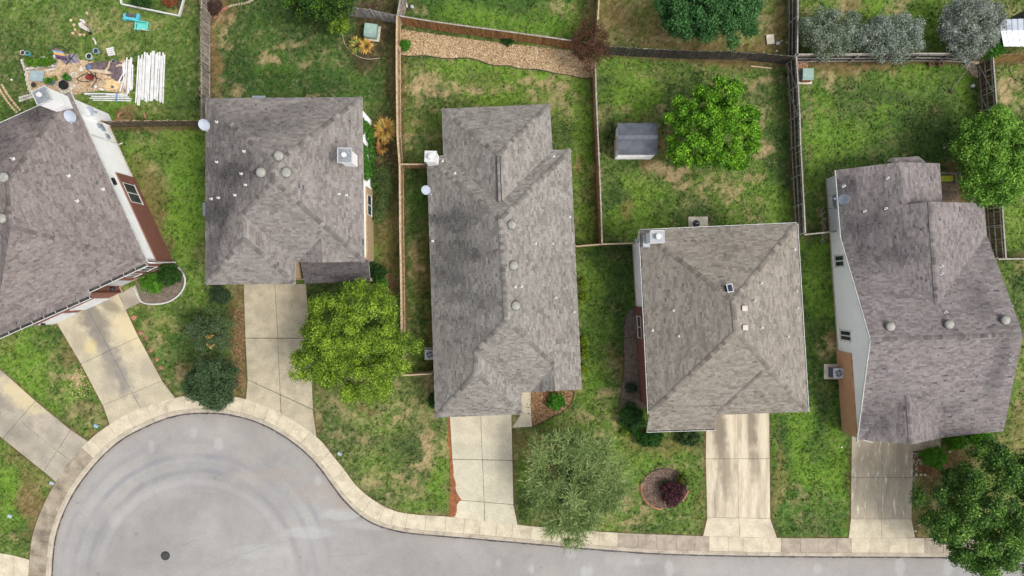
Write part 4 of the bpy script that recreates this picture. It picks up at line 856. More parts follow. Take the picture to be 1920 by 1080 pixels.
lp = on_wall(G0, G1, 106, 603); MB().box(lift(lp, 1.9)+outS*.14, (.16, .16, .3)).build('wall_lamp', m_black, parent=r1)
lp = p_j+(p_se-p_j).normalized()*.7+outS*.5; MB().lathe(lift(lp, 2.3), [(.05, 0), (.17, .05), (.17, .25), (.05, .35)], 12).build('porch_lamp', m_black, parent=r1)
gutter(r1, [gB+V3((0, 0, -.05)), gA+V3((0, 0, -.05))], .9, .24); gutter(r1, [g0+V3((0, 0, -.05)), ES+V3((0, 0, -.05))], .9, .24)
gutter(r1, [ES+V3((0, 0, -.06)), EN+V3((0, 0, -.06))], .9, w=.07); gutter(r1, [EN+V3((0, 0, -.06)), NW1+V3((0, 0, -.06))], 0, w=.07)
# chimney of house 1: it stands on the outside of the north wall
ctop = P(78, 176, 7.3); chimney(r1, P(80, 180, 7.3), 7.3, .95, .95, math.atan2(dE.y, dE.x), m_white, m_metal, .0, 1.1, .16, m_trim)
for px, py in [(10, 333), (7, 410)]: dome_vent(r1, on_roof(pl1, px, py))
for px, py in [(130, 330), (146, 377), (194, 355), (26, 298)]: pipe_vent(r1, on_roof(pl1, px, py), .04, .4)
pe = EN.lerp(ES, .16); satellite_dish('large round grey satellite dish at the roof edge of the askew house, by its chimney', P(132, 218, ZE+.55), (.15, -.35, .9), .40)
satellite_dish('small grey satellite dish low on the white side wall of the askew house', P(171, 208, 3.0), (-.25, -.35, .85), .31)
# ================================================================== house 2
r2 = root('two_storey_house', P(540, 380), 'hipped grey roofed house behind the big lime green tree, ivy on its wall', 'house')
A_, B_, C_, D_ = P(385, 184, ZE), P(679, 182, ZE), P(683, 491, ZE), P(560, 491, ZE)
E_, F_, G_ = P(554, 491, ZE), P(553, 532, ZE), P(385, 534, ZE)
cen = P(540, 350, ZE); pit = .46
k1 = eave_solve(512, 309, B_, C_, ZE, pit, cen); k2 = lift(k1, k1.z); k2 = P(512, 338, k1.z)
w1 = eave_solve(455, 401, G_, A_, ZE, pit, cen); w2 = P(457, 447, w1.z)
zr = eave_solve(602, 445, C_, D_, ZE, pit, cen); zr2 = P(605, 492, zr.z)
pl2 = [[A_, B_, k1], [B_, C_, k2, k1], [G_, A_, k1, k2, w1, w2], [D_, E_, w1, k2, C_]]
vE = P(650, 491, ZE)
pl2 = [[A_, B_, k1], [B_, C_, k2, k1], [G_, A_, k1, k2, w1, w2], [C_, vE, zr, D_, E_, w1, k2], [w2, F_, E_, w1], [G_, F_, w2], [D_, zr2, zr], [zr2, vE, zr]]
stain_shade2 = [(425, 330, 60, 150, .45), (420, 400, 50, 40, .9), (440, 320, 60, 45, .85), (400, 470, 30, 60, .7), (500, 240, 70, 30, .5), (560, 210, 60, 20, .35), (410, 260, 30, 50, .5), (470, 360, 40, 40, .4)]  # real stains plus painted shade that darkens the west slope
make_roof(r2, pl2, [(A_, k1), (B_, k1), (C_, k2), (k1, k2), (k2, w1), (w2, G_), (w2, F_)], PAL_G, 2, stain_shade2)
bNE, bSE, bSW, bNW = P(696, 226), P(699, 490), U(385, 534, ZE, .45, .4), U(385, 184, ZE, .45, -.45)
bm = U(554, 491, ZE, -.3, .45); bm2 = U(553, 532, ZE, -.3, .4)
house_walls(r2, [bNW, bSW, bm2, bm, bSE, bNE], ZE-.17, [m_white, m_tanbrick, m_tanbrick, m_tanbrick, m_white, m_white])
sA, sB = bSE, bNE
def at_y(A, B, py, z=0):
    t = (-(py-540)*S*(H-z)/H-A.y)/(B.y-A.y); return A.lerp(B, t)
wall_slab(sA, at_y(sA, sB, 358), 0, 2.5, .10, 'brick_veneer', m_tanbrick, r2, lift=.003)
window(r2, sA, sB, [(688, 365), (694, 406)], th=.06, zr=(.9, 2.3), o=.104)
m_porch2 = (lin(74, 71, 73), lin(98, 95, 97), lin(86, 81, 81), lin(62, 62, 66))
pr = [P(563, 490, 3.4), P(691, 487, 3.4), P(694, 526, 2.75), P(571, 532, 2.75)]
make_roof(r2, [pr], [], m_porch2, 22, name='porch_roof')
MB().box(P(692, 524, 1.3), (.25, .25, 2.6)).build('porch_post', m_tanbrick, parent=r2)
cb = on_roof(pl2, 662, 305); chimney(r2, P(647, 292, cb.z+1.95), cb.z+1.95, .78, .82, 0, m_white, m_metal, cb.z-.5, 1.25, .16, m_trim, (0, 0))
for px, py in [(524, 293), (491, 324), (538, 324)]: dome_vent(r2, on_roof(pl2, px, py, 7))
for px, py in [(407, 229), (458, 284), (407, 304), (453, 326), (461, 347), (441, 366), (397, 373), (410, 371), (636, 364), (650, 366)]: pipe_vent(r2, on_roof(pl2, px, py), .04, 0, .2)
satellite_dish('white satellite dish overhanging the left roof edge of the hipped house', P(383, 234, ZE+.5), (.2, -.3, .9), .38)
for a, b in [((473, 183), (498, 183)), ((384, 380), (384, 404))]:
    q, w_ = P(*a, 3.2), P(*b, 3.2); MB().bar(q, w_, .25, .12).build('awning', m_meter, parent=r2)
# ================================================================== house 3
ZB = 2.75
r3 = root('single_storey_house', P(945, 500), 'long single storey house in the middle with a black ridge vent', 'house')
a1, a2, a3, a4 = P(828, 204, ZB), P(1031, 195, ZB), P(1036, 281, ZB), P(1070, 280, ZB)
a5, a6, a7, a8, a9, a10, a11 = P(1091, 730, ZB), P(995, 735.5, ZB), P(977, 736, ZB), P(979, 777, ZB), P(816, 783, ZB), P(800, 293, ZB), P(831, 291, ZB)
cen = P(940, 480, ZB); pit = .5
m1 = eave_solve(938, 411, a9, a10, ZB, pit, cen); m2 = eave_solve(949, 600, a9, a10, ZB, pit, cen); m2 = P(949, 600, m1.z)
t1 = eave_solve(934, 290, a1, a11, ZB, pit, cen)
for yy in range(340, 411):
    t2 = P(937, yy, t1.z)
    if on_plane(937, yy, a10, a4, m1).z >= t1.z: break
print('t2 row', yy)
g1 = eave_solve(892, 659, a9, a10, ZB, pit, cen); g2 = P(892, 700, g1.z)
s1 = eave_solve(1039, 684, a4, a5, ZB, pit, cen); s2 = P(1041, 733, s1.z)
pl3 = [[a1, a2, t1], [a1, t1, t2, a11], [a2, a3, t2, t1], [a10, a11, t2, a3, a4, m1], [a10, m1, m2, g1, g2, a9], [a4, a5, s2, s1, m2, m1], [m2, s1, a6, a7, g1], [s1, s2, a6], [g1, a7, a8, g2], [g2, a8, a9]]
st3 = [(860, 500, 90, 180, .3), (850, 410, 60, 40, .9), (860, 470, 70, 35, .75), (840, 520, 50, 30, .8), (870, 560, 60, 26, .6), (840, 600, 50, 20, .45), (820, 440, 20, 90, .5), (1050, 390, 30, 14, .25), (870, 640, 60, 20, .3), (1050, 500, 40, 30, .2)]
make_roof(r3, pl3, [(a1, t1), (a2, t1), (t1, t2), (a10, m1), (a4, m1), (m1, m2), (m2, g1), (g1, g2), (g2, a9), (g2, a8), (m2, s1)], PAL_H3, 3, st3)
k_ = .42; H3b = [U(828, 204, ZB, k_, -k_), U(831, 291, ZB, k_, -k_), U(800, 293, ZB, k_, -k_), U(816, 783, ZB, k_, k_), U(979, 777, ZB, -k_, k_), U(977, 736, ZB, -k_, k_), U(1091, 730, ZB, -k_, k_), U(1070, 280, ZB, -k_, -k_), U(1036, 281, ZB, -k_, -k_), U(1031, 195, ZB, -k_, -k_)]
house_walls(r3, H3b, ZB-.15, m_orangebrick)
rv = MB(); q0, q1 = t1.lerp(t2, .03), t1.lerp(t2, .96); dv = (q1-q0).normalized(); sv = V3((dv.y, -dv.x, 0)).normalized()*.14
for s_ in (-1, 1): rv.bar(q0+sv*s_+V3((0, 0, .03)), q1+sv*s_+V3((0, 0, .03)), .045, .05)
rv.bar(q0-sv+V3((0, 0, .03)), q0+sv+V3((0, 0, .03)), .045, .05); rv.bar(q1-sv+V3((0, 0, .03)), q1+sv+V3((0, 0, .03)), .045, .05)
vt = rv.build('ridge_vent', m_black, parent=r3); ridge = MB(); ridge_caps(ridge, q0+V3((0, 0, .05)), q1+V3((0, 0, .05)), PAL_H3, .2, 99, .10); ridge.build('vent_shingles', m_shing, parent=vt, colors=True)
for px, py in [(960, 422), (963, 498), (967, 573)]: dome_vent(r3, on_roof(pl3, px, py, 6), .33)
for px, py in [(811, 452), (1004, 457), (1036, 457), (966, 538), (978, 537), (1042, 558), (1076, 585), (1068, 407), (853, 325)]: pipe_vent(r3, on_roof(pl3, px, py, 4), .04, 0, .2)
for px, py in [(829, 302), (1038, 293)]: q = on_roof(pl3, px, py, 3); MB().face([q+V3((-.1, -.12, .05)), q+V3((.12, -.12, .05)), q+V3((.1, .16, .05))]).build('flashing', m_trim, parent=r3)
cb = P(811, 300, 3.0); chimney(r3, P(808, 294, 4.6), 4.6, .78, .72, -.03, m_white, m_trim, 0, 1.1, .17, m_trim, (.0, -.05))
satellite_dish('grey oval satellite dish by the left eave of the long middle house', P(798, 356, ZB+.5), (.35, -.3, .75), .34)
# ================================================================== house 4
r4 = root('two_storey_house', P(1360, 600), 'grey roofed house with a small solar roof vent and red brick left wall', 'house')
h1, h2, h3 = P(1200, 432, ZE), P(1494, 419, ZE), P(1515, 772, ZE)
h4, h5 = P(1344, 778, ZE), P(1217, 776, ZE)
cen = P(1360, 600, ZE); pit = .46
j1 = eave_solve(1375, 563, h2, h3, ZE, pit, cen); j2 = P(1380, 622, j1.z)
pl4 = [[h1, h2, j1], [h2, h3, j2, j1], [h3, h4, h5, j2], [h5, h1, j1, j2]]
sw = on_roof(pl4, 1430, 694)
make_roof(r4, pl4, [(h1, j1), (h2, j1), (h3, j2), (h5, j2), (j1, j2), (P(1346, 775, ZE+.05), sw+V3((0, 0, .02)))], PAL_H4, 4, [(1370, 555, 25, 12, .35)])
pr = [P(1218, 775, 3.5), P(1345, 773, 3.5), P(1342, 804, 2.75), P(1212, 808, 2.75)]
make_roof(r4, [pr], [], PAL_H4, 42, name='porch_roof')
gutter(r4, [P(1212, 808, 2.68), P(1342, 804, 2.68)], .8, .09)
gutter(r4, [h1+V3((0, 0, -.06)), h5+V3((0, 0, -.06))], .9, .08); gutter(r4, [h2+V3((0, 0, -.06)), h1+V3((0, 0, -.06))], .9, .06); gutter(r4, [h3+V3((0, 0, -.06)), h2+V3((0, 0, -.06))], .9, .07)
w0, w1_, = P(1186, 459), P(1203, 751)
c4 = [w0, w1_, U(1344, 777, ZE, 0, .42), U(1515, 772, ZE, -.45, .45), U(1494, 419, ZE, -.45, -.45)]
house_walls(r4, c4, ZE-.17, [m_white, m_redbrick, m_redbrick, m_white, m_white])
wall_slab(at_y(w0, w1_, 574), w1_, 0, 2.6, .11, 'brick_veneer', m_redbrick, r4, lift=.003)
window(r4, w0, w1_, [(1199, 592), (1206, 635)], th=.06, zr=(.9, 2.3), o=.115)
gdm = wall_slab(c4[2]+V3((.3, -.02, 0)), c4[2]+V3((4.7, -.02, 0)), .03, 2.2, .04, 'garage_door', m_gardoor, r4, lift=.01)
cb = on_roof(pl4, 1214, 452); chimney(r4, P(1232, 444, cb.z+1.9), cb.z+1.9, .78, .72, .03, m_white, m_metal, cb.z-.5, 1.2, .17, m_trim)
MB().box(cb+V3((-.1, 0, .06)), (.5, .9, .05), .03).build('flashing', m_metal, parent=r4)
for px, py in [(1488, 468), (1492, 546), (1494, 577), (1414, 564), (1476, 631), (1262, 582), (1272, 630)]: pipe_vent(r4, on_roof(pl4, px, py), .05, 0, .2)
for px, py in [(1426, 531), (1427, 614), (1223, 619)]: pipe_vent(r4, on_roof(pl4, px, py), .06, 0, .1)
q = on_roof(pl4, 1364, 541); vt = MB().box(q+V3((0, 0, .1)), (.34, .4, .3), .15).build('solar_vent', m_black, parent=r4)
MB().box(q+V3((.06, .04, .36)), (.42, .58, .04), .15, tilt=(0, -.2)).build('frame', m_trim, parent=vt); MB().box(q+V3((.06, .04, .385)), (.3, .46, .03), .15, tilt=(0, -.2)).build('solar_panel', mat('solar_cell', lin(52, 62, 86), lin(38, 46, 68), rough=.2), parent=vt)
for px, py in [(1395, 578), (1396, 614)]:
    q = on_roof(pl4, px, py); vt = MB().box(q+V3((0, 0, .05)), (.34, .34, .24), 0).build('box_vent', m_foundation, parent=r4); MB().box(q+V3((0, 0, .19)), (.36, .36, .04), 0).build('lid', mat('vent_beige', lin(206, 198, 184), lin(190, 182, 168)), parent=vt)
wallbox(r4, w0, w1_, 1193, 452, (.3, .16, .5), m_meter, 'meter_box', .1, 1.8)
MB().tube([P(1198, 440, ZE-.2), P(1195, 452, 4.3), P(1190, 462, 3.5)], .05).build('downspout', m_trim, parent=r4)
# ================================================================== house 5
r5 = root('gabled_house', P(1720, 600), 'large house on the right with a white gabled wall and orange brick', 'house')
zw = 2.75
n1_, n2_, n3_, n4_ = P(1567, 319, zw), P(1686, 306, zw), P(1761, 307, zw), P(1766, 379, zw)
vw = P(1577, 446, zw); ve = P(1850, 439, zw); n6 = P(1845, 381, zw)
sw_, se_ = P(1608, 829, 2.5), P(1882, 808, 2.5)
Rw, Re = P(1633, 637, 5.45), P(1918, 627, 5.45)
cen = P(1700, 450, zw); pit = .36
b_pk = eave_solve(1744, 378, n1_, vw, zw, pit, cen); b_in = P(1757, 574, b_pk.z)
s_pk = eave_solve(1686, 304, n1_, vw, zw, pit, cen); s_in = P(1696, 384, s_pk.z)
b_in = on_plane(1757, 574, Rw, Re, vw); print('H5 wing ridge', b_pk.z, 'sub', s_pk.z)
f_top = eave_solve(1702, 740, sw_, se_, 2.5, (5.45-2.5)/abs(Rw.y-sw_.y), P(1700, 700, 3)); f_bot = P(1709, 833, f_top.z)
fw, fe = P(1610, 824, 2.5), P(1772, 820, 2.5)
pl5 = [[n1_, s_pk, s_in, b_pk, b_in, vw], [s_pk, P(1762, 306, zw+.05), P(1767, 380, zw+.05), s_in], [b_pk, n6, ve, b_in],
       [Rw, vw, b_in, ve, Re], [Rw, Re, se_, fe, f_top, fw, sw_], [f_top, fw, f_bot], [f_top, f_bot, fe]]
stain_shade5 = [(1650, 440, 100, 110, .5), (1670, 770, 50, 50, .3), (1610, 350, 40, 40, .8), (1640, 430, 60, 50, .85), (1700, 470, 50, 50, .6), (1840, 560, 30, 50, .45), (1600, 410, 20, 60, .6), (1880, 700, 20, 70, .5), (1820, 780, 30, 30, .4), (1660, 800, 40, 30, .55), (1590, 340, 20, 60, .4), (1660, 500, 60, 30, .4)]  # stains mixed with painted shade, so the west facets read darker
make_roof(r5, pl5, [(Rw, Re), (b_pk, b_in), (f_top, f_bot)], PAL_H5, 5, stain_shade5, drop=.3)
by = [P(1664, 302, 2.4), P(1672, 296, 2.4), P(1722, 293, 2.4), P(1736, 304, 2.4), P(1700, 312, 2.9)]
make_roof(r5, [by], [], PAL_H5, 55, name='bay_roof')
q0, q1, q2 = P(1548, 336), P(1556.5, 451), P(1581, 809)
qN = U(1761, 307, zw, -.4, -.45); qE1 = U(1766, 379, zw, -.4, -.45); qE2 = U(1845, 381, zw, -.4, -.45); qNE = U(1850, 439, zw, -.4, -.3); qSE = U(1882, 808, 2.5, -.3, .45); qS2 = U(1772, 811, 2.5, -.4, .45); qS3 = U(1772, 824, 2.5, -.4, .42)
ringw = [q0, q1, q2, qS3, qS2, qSE, U(1918, 627, 5.4, -.4, 0), qNE, qE2, qE1, qN]
mm5 = [m_white, m_white, m_orangebrick, m_orangebrick, m_orangebrick, m_white, m_white, m_white, m_white, m_white, m_white]
for i in range(len(ringw)):
    a, b = ringw[i], ringw[(i+1) % len(ringw)]
    wall_slab(a, b, -.1, .15, .05, 'foundation', m_foundation, r5)
    if i == 1:
        ap = on_wall(q1, q2, 1636, 637); t = (ap-q1).dot((q2-q1).normalized()); mid = q1+(q2-q1).normalized()*t
        wall_slab(q1, mid, 0, zw-.2, -.18, 'wall', m_white, r5, zb=5.22); wall_slab(mid, q2, 0, 5.22, -.18, 'wall', m_white, r5, zb=2.4)
    elif i == 5:
        a, b = qSE, qNE; L_ = a.lerp(b, .52); wall_slab(a, L_, 0, 2.4, -.18, 'wall', m_white, r5, zb=5.2); wall_slab(L_, b, 0, 5.2, -.18, 'wall', m_white, r5, zb=2.5)
    elif i == 6: pass
    else: wall_slab(a, b, 0, 2.55 if i < 2 else 2.3, -.18, 'wall', mm5[i], r5)
wall_slab(at_y(q1, q2, 657), q2, 0, 2.3, .11, 'brick_veneer', m_orangebrick, r5, lift=.003)
tr_ = MB(); tr_.bar(lift(q2, 2.35)+V3((-.15, 0, 0)), lift(q2, 2.35)+V3((1.1, -.35, .05)), .05, .12); tr_.build('fascia_board', m_trim, parent=r5)
e0 = V3((0, 0, -.02))
for a, b in [(n1_, vw), (vw, Rw), (Rw, sw_)]: MB().bar(a+V3((-.03, 0, -.09)), b+V3((-.03, 0, -.09)), .04, .18).build('rake_board', m_trim, parent=r5)
window(r5, q1, q2, [(1565, 478), (1584, 501)], th=.04, k=.13); window(r5, q1, q2, [(1575, 617), (1597, 642)], th=.04, k=.13)
for px, py, sz in [(1559, 372, (.35, .16, .6)), (1563, 381, (.5, .18, .7)), (1560, 390, (.3, .14, .4))]: wallbox(r5, q0, q1, px, py, sz, m_meter, 'meter_box', .1, 1.6)
for yy in (368, 392): MB().bar(P(1551, yy, .9), P(1561, yy-2, 1.7), .04).build('conduit', m_meter, parent=r5)
gdm = wall_slab(q2.lerp(qS3, .08), q2.lerp(qS3, .62), .03, 2.1, .04, 'garage_door', m_gardoor, r5, lift=.01)
for px, py in [(1667, 612), (1777, 608), (1882, 600)]: dome_vent(r5, on_roof(pl5, px, py, 5), .33)
for px, py in [(1663, 334), (1581, 349), (1620, 396), (1660, 391), (1764, 499), (1764, 513), (1772, 585), (1893, 573)]: pipe_vent(r5, on_roof(pl5, px, py, 4), .045, .3, .22)
satellite_dish('white satellite dish with long arm on the left roof edge of the gabled house', P(1583, 374, zw+.8), (-.85, .1, .55), .4)
# ------------------------------------------------------------------ fences
def fence_mat(name, a, b, rand=.25, c3=None):
    return mat(name, lin(*a), lin(*b), scale=2.2, stretch=(3, 3, .8), rough=.92, rand=rand, bump=.3, bscale=20, c3=c3, s3=1.2, k3=(.5, .7))
F_GREY = fence_mat('weathered_grey_wood', (160, 150, 138), (112, 104, 96), .3)
F_DARK = fence_mat('dark_weathered_wood', (84, 78, 74), (54, 50, 48), .3)
F_BROWN = fence_mat('stained_brown_wood', (158, 116, 76), (118, 82, 52), .3)
F_TAN = fence_mat('tan_weathered_wood', (176, 148, 112), (136, 108, 78), .25)
F_OLIVE = fence_mat('greybrown_wood', (110, 98, 80), (78, 68, 56), .3)
F_YEL = fence_mat('yellowed_wood', (164, 132, 82), (130, 102, 62), .25)
F_CHOC = fence_mat('chocolate_wood', (92, 74, 62), (60, 48, 42), .3)
F_RAIL = fence_mat('grey_rail_wood', (168, 162, 154), (134, 128, 120), .12)
F_RTAN = fence_mat('tan_rail_wood', (196, 178, 148), (164, 142, 112), .12)
PICK = {}
def picket_mesh(m, h, w):
    key = (m.name, round(h, 2), w)
    if key in PICK: return PICK[key]
    mb = MB(); mb.prism([(-w/2, -.009), (w/2, -.009), (w/2, .009), (-w/2, .009)], .03, h-.04)
    mb.add([(-w/2, -.009, h-.0405), (w/2, -.009, h-.0405), (w/2, .009, h-.0405), (-w/2, .009, h-.0405), (-w/2+.025, -.009, h), (w/2-.025, -.009, h), (w/2-.025, .009, h), (-w/2+.025, .009, h)], [(4, 5, 6, 7), (0, 1, 5, 4), (1, 2, 6, 5), (2, 3, 7, 6), (3, 0, 4, 7)])
    PICK[key] = mesh_of(mb, 'picket', m); return PICK[key]
def fence(label, pts, m, rail_side=0, h=1.83, sp=.15, w=.138, rail=None, cap=False, lean=.0, braces=(), name='wooden_fence', jit=.012, hw=None):
    """pts: photo pixels of the TOP line; rail_side: +1 rails on the left of the run, -1 on the right, 0 rails on the hidden side"""
    wp = [V3((*P(a, b, h)[:2], 0)) for a, b in pts]
    r = root(name, wp[0], label, 'fence', 'garden fences')
    pm = picket_mesh(m, h, w); rail = rail or F_RAIL
    rs = rail_side
    L_ = [0]
    for a, b in zip(wp, wp[1:]): L_.append(L_[-1]+(b-a).length)
    tot = L_[-1]
    def at(t):
        for i in range(len(wp)-1):
            if t <= L_[i+1] or i == len(wp)-2:
                d = (wp[i+1]-wp[i]); return wp[i]+d*((t-L_[i])/(L_[i+1]-L_[i])), d.normalized()
    n = int(tot/sp); 
    for k in range(min(n, 300)):
        p, d = at((k+.5)*tot/n); nn = V3((-d.y, d.x, 0))
        q = p+nn*random.uniform(-.006, .006); q.z = random.uniform(-.02, .015)
        link(pm, 'picket', r, q, rot=(random.gauss(0, jit)+lean, random.gauss(0, jit*.6), math.atan2(d.y, d.x)+random.gauss(0, .02)))
    k = max(1, round(tot/2.4)); side = rs if rs else 1
    for i in range(k+1):
        p, d = at(min(tot*i/k, tot-.01)); nn = V3((-d.y, d.x, 0))*side
        c_ = p+nn*.075; MB().box((c_.x, c_.y, (h-.06)/2), (.09, .09, h-.06), math.atan2(d.y, d.x)).build('post', rail, parent=r)
        if i < k:
            p2, _ = at(min(tot*(i+1)/k, tot-.01)); a, b = p+nn*.045, p2+nn*.045
            zs = (.3, .95, h-.18) if rs else (.3, h-.18)
            for z in zs:
                MB().bar(lift(a, z), lift(b, z), .05, .09).build('rail', rail, parent=r)
            if i in braces:
                MB().bar(lift(a+nn*.04, .35), lift(b+nn*.04, h-.2), .04, .09).build('brace', rail, parent=r)
    if cap:
        for i in range(k):
            p, d = at(tot*i/k); p2, _ = at(min(tot*(i+1)/k, tot-.01)); MB().bar(lift(p, h+.02), lift(p2, h+.02), .10, .03).build('top_board', rail, parent=r)
    return r
fence('weathered grey picket fence running down between the plank yard and the next yard', [(375, -40), (375, 60), (375, 160), (376, 233)], F_GREY, 0, sp=.16, w=.125, rail=F_GREY)
fence('short dark picket fence from the askew house wall to the long grey fence', [(188, 228), (240, 227), (376, 226)], F_OLIVE, 0, rail=F_RTAN, sp=.155, w=.135, cap=False)
fence('long tan picket fence left of the long middle house, the full depth of the yard', [(744, 30), (743, 110), (745, 270), (749, 308), (750, 430), (752, 560), (753, 704)], F_TAN, 0, rail=F_RTAN, cap=True)
fence('short grey fence stub going up out of view above the gravel bed corner', [(756, -30), (755, 0), (745, 28)], F_GREY, 1, cap=True)
fence('short tan picket fence between the tan fence and the white chimney of the middle house', [(749, 308), (797, 308)], F_TAN, 0, rail=F_RTAN, cap=True)
fence('short tan picket fence closing the narrow side yard below the air conditioner', [(753, 704), (811, 701)], F_TAN, 0, h=1.6, rail=F_RTAN, cap=True)
fence('stained brown picket fence behind the long gravel bed', [(750, 30), (820, 42), (890, 51), (1000, 66), (1077, 77), (1130, 86)], F_BROWN, 0, rail=F_RAIL, cap=True)
fence('dark weathered picket fence behind the shed yard, below the broad dark green tree', [(1132, 86), (1200, 91), (1310, 96), (1400, 97), (1492, 106)], F_DARK, 0, rail=F_GREY, sp=.16, w=.14)
fence('tan edge-on fence going up out of view beside the dark red tree', [(1125, -30), (1124, 10), (1117, 64), (1113, 95)], F_TAN, 0, rail=F_RTAN, cap=True)
fence('grey picket fence between the middle yard and the shed yard', [(1116, 118), (1118, 180), (1122, 270), (1126, 360), (1129, 457)], F_TAN, 0, rail=F_RAIL, cap=True)
fence('short edge-on fence at the right wall of the middle house', [(1079, 462), (1129, 458)], F_TAN, 0, h=1.6, rail=F_RTAN, cap=True)
fence('short dark fence joining the shed yard corner to the red brick house', [(1129, 458), (1190, 456)], F_OLIVE, 0, rail=F_RTAN, cap=True)
fence('dark fence with light rails between the two upper right yards at the top edge', [(1496, -40), (1496, 40), (1495, 101)], F_DARK, -1, cap=True)
fence('long dark fence with light rails along the right side of the shed yard', [(1493, 106), (1499, 200), (1501, 270), (1505, 340), (1510, 437)], F_DARK, -1, cap=True, braces=(0, 1))
fence('dark fence with silvery rails below the grey leaved shrubs', [(1497, 102), (1645, 101), (1762, 100), (1840, 103)], F_DARK, -1, cap=True, braces=(5,))
fence('short grey fence from the yard corner to the left wall of the gabled house', [(1508, 440), (1569, 434)], F_OLIVE, 0, h=1.7, cap=True)
fence('dark fence with crossed braces on the right, half under the light green tree', [(1862, 108), (1867, 175), (1872, 240), (1879, 390), (1886, 484)], F_CHOC, -1, cap=True, braces=(0, 1))
fence('yellowed picket fence at the right edge below the metal roof', [(1866, 103), (1980, 98)], F_YEL, 0, rail=F_RTAN)
fence('short edge-on fence at the right edge beside the gabled house roof', [(1872, 486), (1980, 484)], F_TAN, 0, cap=True)
fence('whitish grey weathered fence behind the yucca bed at the top', [(534, -3), (567, 4), (642, 11), (700, 19), (745, 29)], fence_mat('bleached_wood', (176, 172, 170), (128, 122, 118), .3), 0, rail=F_GREY)
# ------------------------------------------------------------------ foliage
def leaf_mat(name, trans=.25, rough=.6):
    return mat(name, (.9, .9, .9), (1.1, 1.1, 1.1), scale=3, attr=True, rough=rough, trans=trans, spec=.25)
m_leaf = leaf_mat('leaves'); m_bark = mat('bark', lin(104, 90, 74), lin(70, 58, 48), scale=5, stretch=(1, 1, .3), bump=.5)
m_bark2 = mat('pale_bark', lin(138, 128, 114), lin(100, 90, 80), scale=5, bump=.5)
def leaf_cloud(cen, nrm_, size, cols, aspect=.55, flat=.5):
    """cen (n,3); nrm_ (n,3) leaning direction; returns V,F,C of rhombic leaves"""
    n = len(cen); r = rng.normal(size=(n, 3)); d = nrm_*flat+r*(1-flat); d /= np.linalg.norm(d, axis=1)[:, None]
    t = rng.normal(size=(n, 3)); a = np.cross(d, t); a /= np.linalg.norm(a, axis=1)[:, None]; b = np.cross(d, a)
    s = size*(.6+.8*rng.random(n)); s = s[:, None]
    V = np.stack([cen-a*s, cen-b*s*aspect, cen+a*s, cen+b*s*aspect], 1).reshape(-1, 3)
    return V, np.arange(4*n).reshape(n, 4), cols
def crown(c, R, n_lobe, lobe_r, n_leaf, size, pal, parent, name='crown', flat=.45, aspect=.55, top=.35, twig=7, twig_r=.16, gaps=.0, droop=0, ecc=None, tipbias=.6, seed=None, shell=.75):
    """a crown of lobes; every lobe carries twigs, every twig a tuft of leaves"""
    g_ = np.random.default_rng(seed if seed is not None else int(abs(c[0]*91+c[1]*37)) % 9999)
    global rng; rng = g_
    ii = np.arange(n_lobe)+.5; zz = 1-(1+top)*ii/n_lobe; aa = math.pi*(1+5**.5)*ii; q_ = np.sqrt(1-zz*zz); u = np.stack([q_*np.cos(aa), q_*np.sin(aa), zz], 1)
    u += g_.normal(size=u.shape)*.09; u /= np.linalg.norm(u, axis=1)[:, None]; g_.shuffle(u)
    rad = shell+(1-shell)*g_.random(len(u)); rad[::5] *= .55
    lc = np.array(c)+u*np.array(R)*rad[:, None]
    ang = np.arctan2(u[:, 1], u[:, 0]); ph = g_.random(4)*6.3
    k = 1+.10*np.sin(3*ang+ph[0])+.08*np.sin(5*ang+ph[1])+.06*np.sin(8*ang+ph[2]); lc[:, :2] = np.array(c[:2])+(lc[:, :2]-np.array(c[:2]))*k[:, None]
    lr = lobe_r*(.6+.8*g_.random(len(u))); lt = g_.random(len(u))
    nt = max(1, n_leaf//(len(u)*twig))
    v = g_.normal(size=(len(u), nt, 3)); v /= np.linalg.norm(v, axis=2)[..., None]
    v[..., 2] = np.abs(v[..., 2])*.9+v[..., 2]*.1
    tw = lc[:, None, :]+v*lr[:, None, None]*(.55+.45*g_.random((len(u), nt, 1)))
    if gaps: keep = fbm(tw[..., 0], tw[..., 1], lobe_r*1.3, 3, 7) > gaps*.5+.12
    else: keep = np.ones(tw.shape[:2], bool)
    tt = np.clip(.28*lt[:, None]+.26*g_.random((len(u), nt))+.5*(v[..., 2])-.04, 0, 1)  # upward leaves of each lobe get lighter colours: shading painted into the foliage
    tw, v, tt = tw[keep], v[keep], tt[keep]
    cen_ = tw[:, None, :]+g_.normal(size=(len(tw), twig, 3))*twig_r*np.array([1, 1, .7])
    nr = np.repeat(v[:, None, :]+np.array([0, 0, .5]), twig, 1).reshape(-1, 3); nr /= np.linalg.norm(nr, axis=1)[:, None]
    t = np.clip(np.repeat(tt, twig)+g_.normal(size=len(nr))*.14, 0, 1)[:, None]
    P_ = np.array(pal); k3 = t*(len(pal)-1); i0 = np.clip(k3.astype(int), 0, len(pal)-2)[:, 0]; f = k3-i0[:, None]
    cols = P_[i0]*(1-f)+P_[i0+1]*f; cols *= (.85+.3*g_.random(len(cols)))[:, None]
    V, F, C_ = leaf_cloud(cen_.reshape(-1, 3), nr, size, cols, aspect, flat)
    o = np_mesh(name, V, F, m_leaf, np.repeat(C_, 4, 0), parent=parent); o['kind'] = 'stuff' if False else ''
    del o['kind']
    return lc
